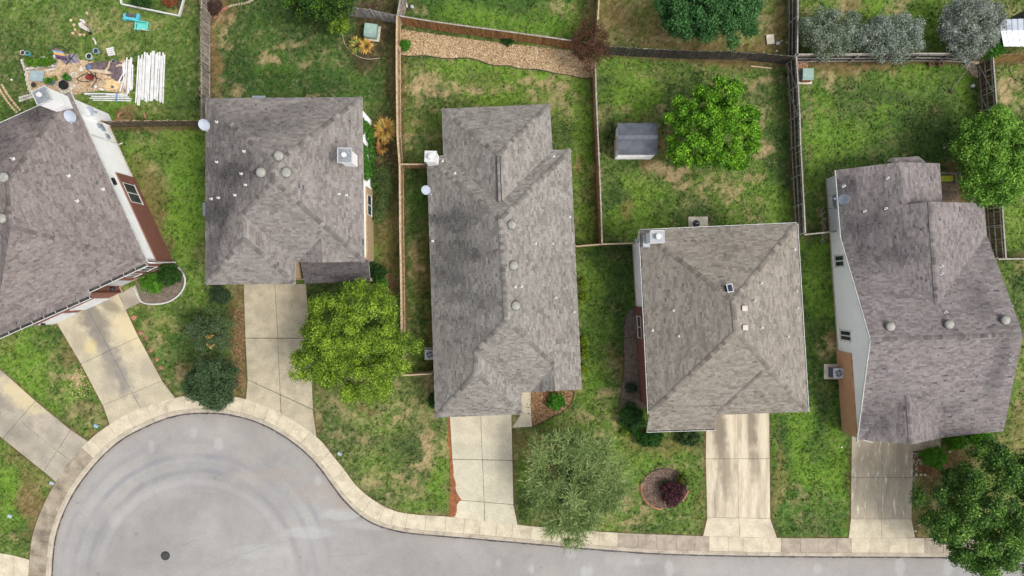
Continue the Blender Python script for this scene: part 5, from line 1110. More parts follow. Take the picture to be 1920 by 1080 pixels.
def tree(label, px, py, rx, ry, h, pal, cat='tree', name='shade_tree', group=None, lobes=60, leaves=26000, lobe_r=.8, size=.09, gaps=0, trunk=.16, bark=None, **kw):
    zc = h*.62; c = P(px, py, zc); k = S*(H-zc)/H; R = (rx*k*.9, ry*k*.9, h*.34)
    base = V3((c.x, c.y, 0)); base = base*.995; base.z = 0
    r = root(name, base, label, cat, group)
    lc = crown(tuple(c), R, lobes, lobe_r, leaves, size, pal, r, gaps=gaps, **kw)
    mb = MB(); fork = base.lerp(lift(c, zc*.45), 1); mb.tube([base, base.lerp(fork, .5)+V3((.05, .03, 0)), fork], [trunk*1.25, trunk, trunk*.8], 8); tk = mb.build('trunk', bark or m_bark, parent=r)
    lm = MB(); sel = lc[::max(1, len(lc)//16)]
    for q in sel:
        q = V3(q); mid = fork.lerp(q, .5)+V3((random.uniform(-.2, .2), random.uniform(-.2, .2), .25)); lm.tube([fork-V3((0, 0, .1)), mid, q], [trunk*.45, trunk*.28, trunk*.1], 5)
        for s_ in range(2):
            e = q+V3((random.uniform(-.5, .5), random.uniform(-.5, .5), random.uniform(0, .4))); lm.tube([mid.lerp(q, .5), e], [trunk*.15, trunk*.05], 4)
    lm.build('limbs', bark or m_bark, parent=r)
    return r
PL_LIME = [lin(56, 82, 28), lin(98, 128, 42), lin(142, 172, 54), lin(174, 200, 74)]
PL_BRIGHT = [lin(42, 82, 22), lin(76, 126, 30), lin(118, 168, 42), lin(154, 202, 62)]
PL_DARK = [lin(44, 66, 42), lin(62, 88, 56), lin(84, 108, 70), lin(100, 122, 80)]
PL_MID = [lin(38, 74, 40), lin(58, 102, 54), lin(84, 130, 72), lin(104, 146, 84)]
PL_OAK = [lin(38, 66, 32), lin(68, 104, 46), lin(106, 146, 62), lin(148, 182, 82)]
PL_SAGE = [lin(106, 118, 106), lin(142, 152, 144), lin(172, 182, 176), lin(194, 202, 200)]
PL_SAGE2 = [lin(70, 90, 58), lin(112, 130, 102), lin(152, 162, 142), lin(180, 188, 174)]
PL_RED = [lin(62, 42, 34), lin(88, 60, 46), lin(110, 76, 58), lin(110, 96, 64)]
PL_R7 = [lin(54, 92, 34), lin(92, 138, 48), lin(132, 176, 68), lin(164, 202, 92)]
PL_MESQ = [lin(62, 86, 46), lin(102, 126, 68), lin(142, 162, 98), lin(174, 186, 126)]
PL_BUSH = [lin(36, 80, 26), lin(58, 114, 34), lin(88, 150, 44), lin(116, 178, 58)]
PL_DBUSH = [lin(26, 50, 24), lin(38, 72, 30), lin(54, 94, 40), lin(66, 106, 46)]
PL_PURP = [lin(52, 32, 38), lin(72, 42, 50), lin(90, 54, 60), lin(104, 70, 66)]
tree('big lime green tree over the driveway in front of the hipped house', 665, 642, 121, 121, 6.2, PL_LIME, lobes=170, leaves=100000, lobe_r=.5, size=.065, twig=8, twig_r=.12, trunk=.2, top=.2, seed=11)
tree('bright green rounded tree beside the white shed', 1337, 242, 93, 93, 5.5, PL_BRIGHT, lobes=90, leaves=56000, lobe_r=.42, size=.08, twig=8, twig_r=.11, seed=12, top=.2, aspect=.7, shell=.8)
tree('dense dark green round tree at the kerb by the turning circle', 402, 718, 52, 50, 3.6, PL_DARK, lobes=55, leaves=30000, lobe_r=.42, size=.06, twig=7, twig_r=.11, seed=13, top=.3, trunk=.1)
t4 = tree('loose dark green tree with two orange spots, left of the driveway', 402, 618, 45, 45, 3.2, [lin(56, 76, 48), lin(76, 98, 62), lin(98, 118, 78), lin(112, 130, 90)], lobes=44, leaves=15000, lobe_r=.4, size=.055, twig=7, twig_r=.14, seed=14, gaps=.6, trunk=.09)
for i, (px, py) in enumerate([(394, 631), (396, 648)]):
    crown(tuple(P(px, py, 3.1)), (.25, .2, .1), 4, .10, 70, .055, [lin(160, 128, 66), lin(184, 150, 84), lin(200, 170, 104)], t4, name='orange_leaves', twig_r=.06)
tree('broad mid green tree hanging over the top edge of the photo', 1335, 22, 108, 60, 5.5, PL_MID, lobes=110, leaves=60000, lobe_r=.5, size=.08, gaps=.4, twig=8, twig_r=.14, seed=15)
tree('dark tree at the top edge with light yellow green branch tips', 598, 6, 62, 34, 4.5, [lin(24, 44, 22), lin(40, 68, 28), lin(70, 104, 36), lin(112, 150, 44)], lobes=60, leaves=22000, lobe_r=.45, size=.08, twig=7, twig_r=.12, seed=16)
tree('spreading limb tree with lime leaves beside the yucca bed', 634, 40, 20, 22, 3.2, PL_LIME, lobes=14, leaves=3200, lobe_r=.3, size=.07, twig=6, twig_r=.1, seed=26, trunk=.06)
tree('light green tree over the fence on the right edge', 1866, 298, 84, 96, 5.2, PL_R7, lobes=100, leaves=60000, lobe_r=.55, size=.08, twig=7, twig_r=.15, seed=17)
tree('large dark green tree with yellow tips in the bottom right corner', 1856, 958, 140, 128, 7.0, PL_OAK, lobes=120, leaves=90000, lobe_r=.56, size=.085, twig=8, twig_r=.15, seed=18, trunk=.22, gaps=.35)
tree('dark red leaved small tree at the end of the gravel bed', 1106, 84, 36, 50, 3.2, PL_RED, lobes=60, leaves=12000, lobe_r=.32, size=.045, twig=7, twig_r=.12, seed=19, trunk=.07, gaps=.3, name='red_tree')
SG = 'silver leaved shrubs behind the fence'
tree('silver green shrub nearest the fence corner at the top right', 1552, 62, 58, 50, 2.8, PL_SAGE2, 'shrub', 'sage_shrub', SG, lobes=60, leaves=20000, lobe_r=.4, size=.06, twig=7, twig_r=.14, seed=20, trunk=.06)
tree('silver grey wide shrub in the middle of the row behind the fence', 1664, 70, 78, 44, 2.8, [lin(84, 98, 80), lin(122, 134, 118), lin(156, 166, 152), lin(180, 188, 178)], 'shrub', 'sage_shrub', SG, lobes=60, leaves=22000, lobe_r=.4, size=.06, twig=7, twig_r=.14, seed=21, trunk=.06, gaps=.2)
tree('silver grey tall shrub beside the metal roof', 1818, 52, 68, 60, 3.2, [lin(84, 92, 80), lin(126, 134, 122), lin(162, 170, 158), lin(188, 194, 184)], 'shrub', 'sage_shrub', SG, lobes=80, leaves=30000, lobe_r=.42, size=.06, twig=7, twig_r=.14, seed=22, trunk=.07)
tree('small green shrub under the silver shrub at the fence corner', 1858, 90, 20, 18, 2.2, PL_BUSH, 'shrub', 'small_tree', lobes=18, leaves=4500, lobe_r=.25, size=.06, seed=23, trunk=.04)
# feathery tree: long thin arching twigs with fine leaflets round many clumps
def feathery(label, px, py, rx, ry, h, pal, n, seed, lob=26):
    g_ = np.random.default_rng(seed); zc = h*.6; c = P(px, py, zc); k = S*(H-zc)/H
    base = V3((c.x, c.y, 0)); r = root('feathery_tree', base, label, 'tree'); mb = MB(); mb.tube([base, lift(base, h*.3)], [.14, .11], 8); mb.build('trunk', m_bark, parent=r)
    lm = MB(); cols = []; cen_ = []; dirs = []; fork = lift(base, h*.3)
    for i in range(lob):
        a = 2*math.pi*g_.random(); rr = g_.random()**.5*.86; rr *= 1+.12*math.sin(3*a+1)
        lc = V3((c.x+math.cos(a)*rx*k*rr, c.y+math.sin(a)*ry*k*rr, zc+h*.26*(1-rr*rr)+g_.normal()*.3)); mid = fork.lerp(lc, .5)+V3((g_.normal()*.15, g_.normal()*.15, .2))
        lm.tube([fork, mid, lc], [.035, .02, .008], 5); lt = g_.random(); lr = .45+.5*g_.random()
        for j in range(n//lob):
            b = 2*math.pi*g_.random(); el = g_.normal()*.35+.35; d0 = V3((math.cos(b)*math.cos(el), math.sin(b)*math.cos(el), math.sin(el)))
            d = (d0+V3((math.cos(a), math.sin(a), 0))*.45*rr+V3((g_.normal(), g_.normal(), 0))*.3).normalized(); q = lc+d0*lr*.35*g_.random(); ln = lr*(.5+.9*g_.random())
            tone = np.clip(.15+.45*g_.random()+.35*lt+.1*g_.normal(), 0, 1)*(len(pal)-1); i0 = min(int(tone), len(pal)-2); f = tone-i0; col = np.array(pal[i0])*(1-f)+np.array(pal[i0+1])*f
            m_ = 9
            for u_ in range(m_):
                t = (u_+g_.random())/m_; p = q+d*(ln*t)+V3((0, 0, -.3*t*t*ln)); w_ = g_.normal(size=3)*.03
                cen_.append((p.x+w_[0], p.y+w_[1], p.z+w_[2])); dirs.append((d.x, d.y, d.z)); cols.append(col*(.8+.4*g_.random()))
    lm.build('limbs', m_bark, parent=r)
    cen_ = np.array(cen_); dirs = np.array(dirs); dirs = dirs+g_.normal(size=dirs.shape)*.35; dirs /= np.linalg.norm(dirs, axis=1)[:, None]
    up = g_.normal(size=dirs.shape)*.5+np.array([0, 0, 1]); b = np.cross(dirs, up); b /= np.linalg.norm(b, axis=1)[:, None]; s_ = (.06+.06*g_.random(len(b)))[:, None]
    V = np.stack([cen_-dirs*s_, cen_-b*s_*.25, cen_+dirs*s_, cen_+b*s_*.25], 1).reshape(-1, 3)
    np_mesh('crown', V, np.arange(len(V)).reshape(-1, 4), m_leaf, np.repeat(np.array(cols), 4, 0), parent=r)
    return r
feathery('feathery olive green tree reaching over the pavement between the two middle driveways', 1076, 904, 102, 122, 4.6, PL_MESQ, 5200, 31, 120)
# shrubs: dense small domes
def bush(label, px, py, rx, ry, h, pal, name='shrub', group=None, leaves=5000, size=.045, cat='shrub', lobes=24, lobe_r=None, twig_r=.06, **kw):
    zc = h*.5; c = P(px, py, zc); k = S; r = root(name, V3((c.x, c.y, 0)), label, cat, group)
    R = (rx*k*.82, ry*k*.82, h*.42); lr = lobe_r or min(R[0], R[1])*.35
    body = MB()
    for i in range(7):
        a = i*.9; body.tube([V3((c.x, c.y, 0)), V3((c.x+R[0]*.7*math.cos(a), c.y+R[1]*.7*math.sin(a), h*.7))], [.025, .01], 4)
    body.build('stems', m_bark, parent=r)
    crown((c.x, c.y, zc*.9), R, lobes, lr, leaves, size, pal, r, name='foliage', twig_r=twig_r, top=.1, **kw); return r
bush('dark green rounded shrub in the white edged bed nearest the corner downspout', 320, 516, 25, 22, 1.2, [lin(34, 64, 26), lin(52, 90, 34), lin(72, 118, 44)], leaves=8000, seed=41)
bush('bright green shrub in the white edged bed beside the porch path', 287, 531, 25, 20, 1.1, [lin(60, 104, 30), lin(86, 140, 38), lin(116, 176, 52)], leaves=8000, seed=42)
bush('dark green shrub with orange flecks at the corner of the hipped house', 709, 510, 18, 19, 1.1, PL_DBUSH, leaves=5000, seed=43)
bush('small round green shrub half under the lime green tree', 716, 532, 11, 12, .8, PL_BUSH, leaves=2500, seed=44)
bush('very dark round shrub against the front wall, left of the hipped house driveway', 413, 553, 20, 17, 1.1, [lin(46, 66, 44), lin(62, 84, 56), lin(82, 104, 70)], leaves=8000, seed=45)
bush('round bright green shrub in the bark bed by the middle house', 1043, 753, 18, 17, .9, PL_BUSH, leaves=6000, seed=46, size=.055)
bush('narrow dark shrub against the left wall of the middle house', 811, 752, 7, 16, .9, PL_DBUSH, leaves=2500, seed=47)
for px, py, s_, l in [(1093, 530, 7, 'yellowing small plant at the right wall of the middle house, topmost of the row'), (1095, 556, 8, 'yellow green small plant at the right wall of the middle house, below the topmost'), (1096, 640, 9, 'bright green plant at the right wall of the middle house'), (1098, 662, 8, 'lime green tuft at the right wall of the middle house'), (1095, 692, 7, 'dull green plant lowest along the right wall of the middle house')]:
    bush(l, px, py, s_, s_*1.3, .5, [lin(80, 110, 30), lin(120, 150, 40), lin(160, 180, 60)], 'small_plant', 'small plants along the wall', 900, .05, 'plant', seed=px+py)
bush('tall dark hedge shrub at the left corner of the red brick house', 1184, 782, 25, 30, 1.3, PL_DBUSH, leaves=12000, seed=48)
bush('dark hedge shrub below the porch roof of the red brick house', 1217, 820, 32, 18, 1.1, [lin(30, 62, 22), lin(44, 88, 28), lin(62, 112, 36)], leaves=11000, seed=49)
bush('olive green shrub beside the streaked driveway', 1291, 821, 26, 17, .9, [lin(44, 68, 38), lin(62, 90, 48), lin(84, 112, 62)], leaves=8000, seed=50)
bush('small lime yellow plant at the foot of the tall hedge shrub', 1172, 811, 9, 6, .4, PL_LIME, 'small_plant', None, 600, .06, 'plant', seed=51)
bush('small dark shrub in the grey mulch strip by the red brick wall', 1184, 727, 12, 11, .7, [lin(44, 60, 44), lin(60, 78, 54), lin(72, 92, 64)], leaves=1800, seed=52, size=.05)
bush('dark purple leaved shrub in the round bed', 1261, 925, 24, 27, 1.1, PL_PURP, 'purple_shrub', leaves=11000, seed=53)
bush('green shrub with orange flowers at the right rim of the round bed', 1279, 902, 11, 18, .8, [lin(40, 66, 24), lin(62, 92, 34), lin(90, 110, 40), lin(176, 110, 60)], leaves=3500, seed=54)
bush('small green tuft between the mulch and the purple shrub', 1249, 905, 7, 5, .5, PL_BUSH, 'small_plant', None, 600, .05, 'plant', seed=55)
BG = 'clipped round shrubs by the gabled house'
for px, py, a, b, l in [(1791, 828, 23, 15, 'clipped round shrub under the roof edge, left of the pair at the gabled house'), (1838, 822, 24, 14, 'clipped round shrub under the roof edge, right of the pair at the gabled house'), (1749, 857, 28, 19, 'clipped round shrub closest to the right driveway')]:
    bush(l, px, py, a, b, 1.0, [lin(60, 112, 26), lin(84, 142, 32), lin(108, 166, 42)], 'clipped_shrub', BG, 12000, .035, seed=px, twig_r=.05, shell=.95, lobes=40)
bush('small green shrub in the left end of the gravel bed', 760, 85, 10, 11, .6, PL_BUSH, leaves=2200, seed=56)
bush('low dark green clump in front of the brown fence in the gravel', 952, 78, 13, 7, .4, PL_DBUSH, leaves=1800, seed=57)
bush('purplish shrub in the corner mulch beside the grey fence at the top', 403, 14, 14, 16, .8, [lin(70, 48, 50), lin(96, 66, 64), lin(70, 84, 50)], leaves=3000, seed=58)
bush('rust coloured shrub inside the white edged garden bed', 318, 4, 14, 9, .7, [lin(112, 62, 40), lin(150, 86, 54), lin(96, 90, 50)], leaves=2500, seed=59)
bush('dark green shrub inside the white edged garden bed', 266, 2, 22, 10, .8, PL_DBUSH, leaves=4000, seed=60)
for i, (px, py, rx, ry, l) in enumerate([(716, 326, 18, 12, 'straggly shrub behind the fence line below the golden yucca'), (722, 350, 22, 18, 'grey green untidy shrub between the hipped house and the tan fence'), (707, 398, 12, 20, 'twiggy pale shrub by the side window of the hipped house'), (714, 378, 10, 12, 'small leafy weed clump above the side window shrub')]):
    bush(l, px, py, rx, ry, .9, [lin(66, 84, 44), lin(92, 112, 60), lin(128, 142, 92)], leaves=2200, seed=70+i, size=.05, twig_r=.15)
# ivy on the side wall of house 2
iv = root('wall_ivy', lift(bNE, 0), 'green ivy climbing the white side wall of the hipped house', 'ivy')
pts_ = []; nn_ = []
for k in range(7000):
    t = random.random()**.9; z = random.random()*4.6*(1-.35*t*random.random()); 
    if vnoise(np.array([t*9.]), np.array([z*1.1]), 5)[0] < .26+.25*t*(z/4.6): continue
    q = bNE.lerp(sA, .06+t*.42); pts_.append((q.x+.06+random.random()*.22*(1.1-z/6), q.y, z)); nn_.append((1, 0, .6))
pts_ = np.array(pts_); t = rng.random((len(pts_), 1)); cI = np.array(lin(34, 74, 24))*(1-t)+np.array(lin(86, 136, 44))*t
V, F, C_ = leaf_cloud(pts_, np.array(nn_), .075, cI, .8, .5); np_mesh('foliage', V, F, m_leaf, np.repeat(C_, 4, 0), parent=iv)
vm = MB()
for k in range(9):
    q = bNE.lerp(sA, .08+.045*k); vm.tube([q+V3((.05, 0, 0)), q+V3((.06, .1, 2)), q+V3((.05, -.1, 4))], [.02, .014, .006], 4)
vm.build('stems', m_bark, parent=iv)
# yuccas: rosettes of long blades
m_blade = leaf_mat('blades', .15)
def yucca(label, px, py, r_, n, pal, h=.9, name='yucca', seed=0):
    g_ = random.Random(seed); c = P(px, py, .3); ro = root(name, V3((c.x, c.y, 0)), label, 'plant'); mb = MB()
    for i in range(n):
        a = g_.random()*6.283; el = g_.uniform(.1, 1.2); L = r_*g_.uniform(.6, 1.1); d = V3((math.cos(a)*math.cos(el), math.sin(a)*math.cos(el), math.sin(el)))
        p0 = V3((c.x+math.cos(a)*.1, c.y+math.sin(a)*.1, .2)); p1 = p0+d*L*.55; p2 = p0+d*L+V3((0, 0, -.3*L*math.cos(el))); s_ = V3((-math.sin(a), math.cos(a), 0))*.05; col = tuple(x*g_.uniform(.8, 1.15) for x in g_.choice(pal))
        mb.add([p0-s_*.5, p0+s_*.5, p1+s_, p1-s_, p2], [(0, 1, 2, 3), (3, 2, 4)], col)
    mb.build('blades', m_blade, parent=ro, colors=True); MB().tube([V3((c.x, c.y, 0)), V3((c.x, c.y, .35))], [.12, .1], 8).build('stem', m_bark, parent=ro); return ro
GOLD = [lin(214, 176, 92), lin(196, 156, 76), lin(226, 192, 120), lin(178, 136, 64)]
yucca('green spiky yucca in the dark mulch bed left of the utility box', 668, 84, .72, 200, [lin(92, 120, 60), lin(120, 140, 70), lin(150, 150, 70), lin(70, 98, 50), lin(214, 176, 92)], seed=1)
yucca('yellow dying yucca touching the utility box', 686, 86, .62, 160, GOLD, seed=2)
yucca('golden dried yucca by the tan fence', 722, 243, 1.1, 420, GOLD+[lin(120, 120, 60)], seed=3)
yucca('heap of golden dry yucca leaves below the golden yucca', 715, 276, .6, 70, [lin(178, 132, 70), lin(150, 110, 60)], seed=4, name='dead_yucca')
# ------------------------------------------------------------------ grass tufts and weeds: countless, one object
N0 = 190000
x = rng.uniform(-42.5, 42.5, N0); y = rng.uniform(-24.5, 24.5, N0); u = x/S+960; v = -y/S+540
cl = fbm(x, y, .7, 3, 66); keep = rng.random(N0) < (.25+1.2*sstep(.4, .7, cl))
keep &= ~inpoly(x, y, lo([p+n*1.75 for p, n in zip(road_line, nrm)])+[(58, -60), (-60, -60)])
DW = [[(0, 690), (165, 826), (105, 904), (0, 818)], [(105, 603), (225, 545), (254, 534), (266, 566), (236, 581), (328, 745), (206, 796)], [(456, 532), (574, 532), (588, 724), (594, 820), (461, 748)], [(843, 775), (998, 775), (998, 801), (961, 803), (963, 946), (971, 985), (845, 969)], [(1323, 770), (1442, 770), (1444, 972), (1457, 1009), (1318, 1005)], [(1596, 808), (1764, 810), (1764, 840), (1712, 846), (1709, 973), (1716, 1008), (1591, 1009)], [(0, 1033), (56, 1049), (50, 1100), (0, 1100)]]
for pl in DW+[b_[0] for b_ in BEDS.values()]: keep &= ~inpoly(u, v, pl)
x, y = x[keep], y[keep]; gcol, _ = lawn_colour(x, y)
lum = gcol@np.array([.3, .6, .1]); green = (gcol[:, 1] > gcol[:, 0]*1.08)
x, y, gcol, green = x[green], y[green], gcol[green], green[green]
n = len(x); hh = .03+.06*rng.random(n); a = rng.random(n)*6.283; w = .04+.07*rng.random(n)
z0 = np.full(n, .0); cx_, sx_ = np.cos(a), np.sin(a)
lean = rng.normal(size=(n, 2))*.05
V = np.stack([np.stack([x-cx_*w, y-sx_*w, z0], 1), np.stack([x+cx_*w, y+sx_*w, z0], 1), np.stack([x+cx_*w*.6+lean[:, 0], y+sx_*w*.6+lean[:, 1], hh], 1), np.stack([x-cx_*w*.4+lean[:, 0]*1.3, y-sx_*w*.4+lean[:, 1]*1.3, hh*.9], 1)], 1).reshape(-1, 3)
gcol = gcol*(.5+.85*rng.random(n))[:, None]
o = np_mesh('grass_tufts', V, np.arange(4*n).reshape(-1, 4), m_leaf, np.repeat(gcol, 4, 0)); tag(o, 'short tufts of grass and weeds across the lawns', 'grass', kind='stuff')
def scatter(name, label, cat, poly, n, r0, r1, pal, m=None, flat=.55, parent=None):
    pts = np.array(poly); mb = MB(); k = 0
    x0, y0, x1, y1 = pts[:, 0].min(), pts[:, 1].min(), pts[:, 0].max(), pts[:, 1].max()
    X_ = rng.uniform(x0, x1, n*3); Y_ = rng.uniform(y0, y1, n*3); ok = inpoly(X_, Y_, poly); X_, Y_ = X_[ok][:n], Y_[ok][:n]
    for a, b in zip(X_, Y_):
        c_ = P(a, b, 0); c0 = random.choice(pal); f = random.uniform(.8, 1.15); rr_ = random.uniform(r0, r1); an = random.random()*3.14
        rx, ry = rr_*random.uniform(.7, 1.3), rr_*random.uniform(.5, .9); ca, sa = math.cos(an), math.sin(an); hz = rr_*flat*random.uniform(.6, 1.3)
        q = [(c_.x+rx*ca, c_.y+rx*sa, 0), (c_.x-ry*sa, c_.y+ry*ca, 0), (c_.x-rx*ca, c_.y-rx*sa, 0), (c_.x+ry*sa, c_.y-ry*ca, 0), (c_.x+.2*rx, c_.y, hz+.015)]
        mb.add(q, [(0, 1, 4), (1, 2, 4), (2, 3, 4), (3, 0, 4)], tuple(t*f for t in c0))
    o = mb.build(name, m or m_stone, colors=True, origin=(0, 0, 0)); tag(o, label, cat, kind='stuff'); return o
m_stone = mat('loose_stone', (.9, .9, .9), (1.1, 1.1, 1.1), scale=9, attr=True, rough=.9)
L = lambda *a: [lin(*q) for q in a]
scatter('gravel', 'tan river gravel filling the long wavy bed', 'gravel', BEDS['gravel'][0], 9000, .04, .085, L((200, 178, 142), (180, 154, 118), (214, 200, 172), (142, 114, 84), (190, 164, 130)))
scatter('bark_chips', 'brown and tan stones in the bed by the middle house walk', 'stones', BEDS['bark'][0], 1500, .04, .085, L((170, 138, 104), (134, 98, 68), (196, 170, 138), (110, 84, 60)))
scatter('mulch', 'grey mulch strip along the red brick wall', 'mulch', BEDS['side'][0], 2200, .03, .06, L((134, 122, 112), (108, 98, 90), (152, 140, 130), (90, 80, 72)))
scatter('mulch', 'grey mulch in the white edged bed at the askew house', 'mulch', BEDS['front'][0], 1500, .03, .06, L((134, 122, 112), (108, 98, 90), (150, 138, 128)))
scatter('mulch', 'brownish mulch in the round bed', 'mulch', BEDS['circle'][0], 2500, .03, .06, L((138, 118, 106), (112, 94, 84), (158, 140, 128), (92, 76, 66)))
scatter('pebbles', 'tan flagstone rubble covering the patio floor', 'pebbles', BEDS['patio'][0], 2600, .03, .09, L((204, 178, 146), (184, 154, 122), (216, 200, 176), (160, 130, 104)))
scatter('rubble', 'heap of pale stones in the yard corner at the top right', 'stones', BEDS['rubble'][0], 160, .06, .13, L((214, 200, 180), (196, 178, 154), (180, 160, 140)))
scatter('rubble', 'brown stones above the utility box in the right yard', 'stones', BEDS['corner'][0], 110, .05, .1, L((190, 150, 124), (160, 120, 96), (206, 176, 150)))
scatter('leaf_litter', 'brown fallen leaves along the left edge of the warm driveway', 'leaves', [(438, 590), (457, 560), (461, 740), (448, 742), (444, 700), (425, 670), (440, 640)], 1800, .03, .06, L((142, 108, 80), (112, 84, 62), (168, 138, 104)), flat=.3)
scatter('leaf_litter', 'dry yellow stone chips on the lawn left of the stained driveway', 'stones', [(140, 690), (152, 692), (172, 730), (165, 745), (140, 745), (128, 735)], 160, .03, .07, L((214, 190, 150), (196, 168, 128)), flat=.4)
scatter('rubble', 'white stone chips beside the right driveway', 'stones', [(1711, 850), (1722, 848), (1720, 890), (1714, 905), (1711, 900)], 140, .03, .07, L((214, 200, 184), (190, 172, 156)))
scatter('dead_twigs', 'grey dead brush pile beside the wooden deck', 'brush pile', [(1815, 352), (1836, 345), (1842, 372), (1818, 380)], 240, .05, .12, L((170, 158, 146), (140, 128, 118), (190, 180, 170)), flat=1.8)
# ------------------------------------------------------------------ bed edgings
def edge_strip(label, pts, m, w=.06, h=.07, closed=False, name='bed_edging', it=2, cat='edging'):
    l = smoothline([V3((*P(a, b)[:2], h*.5)) for a, b in pts], it, closed)
    mb = MB(); mb.tube(l, w/2 if h <= w*1.3 else w/2, 6, closed=closed); o = mb.build(name, m); return tag(o, label, cat)
m_steel = mat('dark_edging', lin(74, 66, 58), lin(52, 46, 42), scale=4)
m_redw = mat('terracotta', lin(168, 120, 98), lin(138, 96, 78), scale=4, rand=.15)
edge_strip('dark wavy metal edging along the gravel bed', [(752, 104), (770, 106), (795, 104), (815, 107), (840, 111), (860, 109), (880, 109), (905, 116), (925, 124), (955, 123), (975, 130), (1010, 130), (1040, 138), (1060, 140), (1090, 147), (1112, 147)], m_steel, .07, .07)
edge_strip('white pipe edging round the shrub bed at the askew house', [(252, 540), (262, 562), (268, 568), (285, 571), (315, 568), (337, 554), (348, 535), (347, 517), (338, 505), (330, 497)], m_trim, .13, .12)
edge_strip('dark edging round the stone bed by the middle house', [(1077, 733), (1076, 745), (1068, 762), (1052, 775), (1035, 781), (1015, 793), (998, 801)], m_steel, .06, .06)
edge_strip('dark edging along the grey mulch strip of the red brick house', [(1192, 576), (1180, 580), (1172, 595), (1169, 620), (1170, 700), (1163, 745), (1161, 757)], m_steel, .05, .05)
edge_strip('dark upper rim of the round mulch bed', [(1204, 905), (1212, 890), (1232, 879), (1255, 878), (1275, 888), (1286, 902)], m_steel, .05, .05)
edge_strip('thin stone rim of the mulch bed around the yucca', [(641, 60), (646, 85), (665, 104), (690, 112), (712, 109)], m_foundation, .06, .05)
be = root('brick_edging', P(1215, 935), 'curved terracotta brick edging on the lower left rim of the round bed', 'edging')
bm_ = mesh_of(MB().prism([(-.13, -.08), (.13, -.08), (.11, .08), (-.11, .08)], 0, .09), 'brick', m_redw)
for k in range(17):
    a = math.radians(172+k*5.4); q = P(1246+44*math.cos(a), 915-40*math.sin(a)); link(bm_, 'brick', be, q, rz=a+math.pi/2+random.gauss(0, .06))
q = P(1288, 925); 
for k in range(4): link(bm_, 'brick', be, P(1290-k*3, 922+k*5), rz=1.2+.1*k)
st = root('stone_edging', P(415, 15), 'curved row of tan edging stones at the top left of the second yard', 'edging')
for k, p in enumerate(resample(smoothline([V3((*P(a, b)[:2], 0)) for a, b in [(474, 0), (462, 6), (440, 9), (424, 14), (412, 24), (402, 34)]], 2), .27)): MB().rock(p, .11, .1, col=None).build('stone', m_redw if k > 12 else m_foundation, parent=st)
we = root('white_stone_edging', P(1760, 850), 'white boulders edging the mulch bed by the right driveway', 'edging')
for a, b, r_ in [(1724, 862, .14), (1727, 868, .16), (1780, 846, .12), (1786, 842, .13), (1793, 839, .12), (1800, 837, .12), (1808, 836, .1), (1718, 890, .12), (1726, 890, .14), (1734, 890, .12), (1722, 984, .12), (1716, 995, .12)]: MB().rock(P(a, b), r_, .12).build('stone', m_pad, parent=we)
# raised garden frame, top left
gf = root('garden_bed_frame', P(282, 15), 'whitewashed timber frame of the garden bed at the top left edge', 'garden bed')
for a, b in [((226, -14), (228, 8)), ((228, 8), (336, 30)), ((336, 30), (346, -4))]: MB().bar(P(*a, .12), P(*b, .12), .10, .22).build('board', m_pipe, parent=gf)
# ------------------------------------------------------------------ shed
sh = root('garden_shed', P(1188, 272), 'small white garden shed with a slate grey roof', 'shed')
m_shroof = mat('shed_roof_felt', lin(98, 102, 110), lin(80, 84, 92), scale=2, bump=.4, bscale=20, fine=(10, .9, 1.08))
s0, s1, s2, s3 = P(1152, 299), P(1219, 299), P(1220, 244), P(1154, 244)
for a, b in [(s3, s0), (s0, s1), (s1, s2), (s2, s3)]: wall_slab(a, b, 0, 1.95, -.06, 'wall', m_white, sh)
e1, e2, e3, e4 = P(1159, 290, 1.98), P(1232, 290, 1.98), P(1233, 230, 1.98), P(1158, 231, 1.98); rA, rB = P(1159, 255, 2.5), P(1234, 255, 2.5)
rA.y = (e1.y+e4.y)/2; rB.y = (e2.y+e3.y)/2
for pl in ([e1, e2, rB, rA], [rA, rB, e3, e4]): MB().prism([(p.x, p.y) for p in pl], [p.z-.05 for p in pl], [p.z for p in pl]).build('roof_slope', m_shroof, parent=sh)
for a, b, c_ in ((s0, s3, rA), (s1, s2, rB)): 
    pass
MB().add([(s0.x+.02, s0.y, 1.9), (s3.x+.02, s3.y, 1.9), (s0.x+.02, (s0.y+s3.y)/2, 2.42)], [(0, 1, 2)]).build('gable', m_white, parent=sh)
MB().bar(rA+V3((0, 0, .02)), rB+V3((0, 0, .02)), .3, .03).build('ridge_cap', mat('shed_cap', lin(112, 116, 124), lin(96, 100, 108)), parent=sh)
MB().box((s0.x-.03, (s0.y+s3.y)/2-.2, 1.0), (.03, 1.0, 1.8)).build('door', m_trim, parent=sh)
MB().box((s0.x-.06, (s0.y+s3.y)/2+.2, 1.0), (.03, .04, .3)).build('handle', m_black, parent=sh)
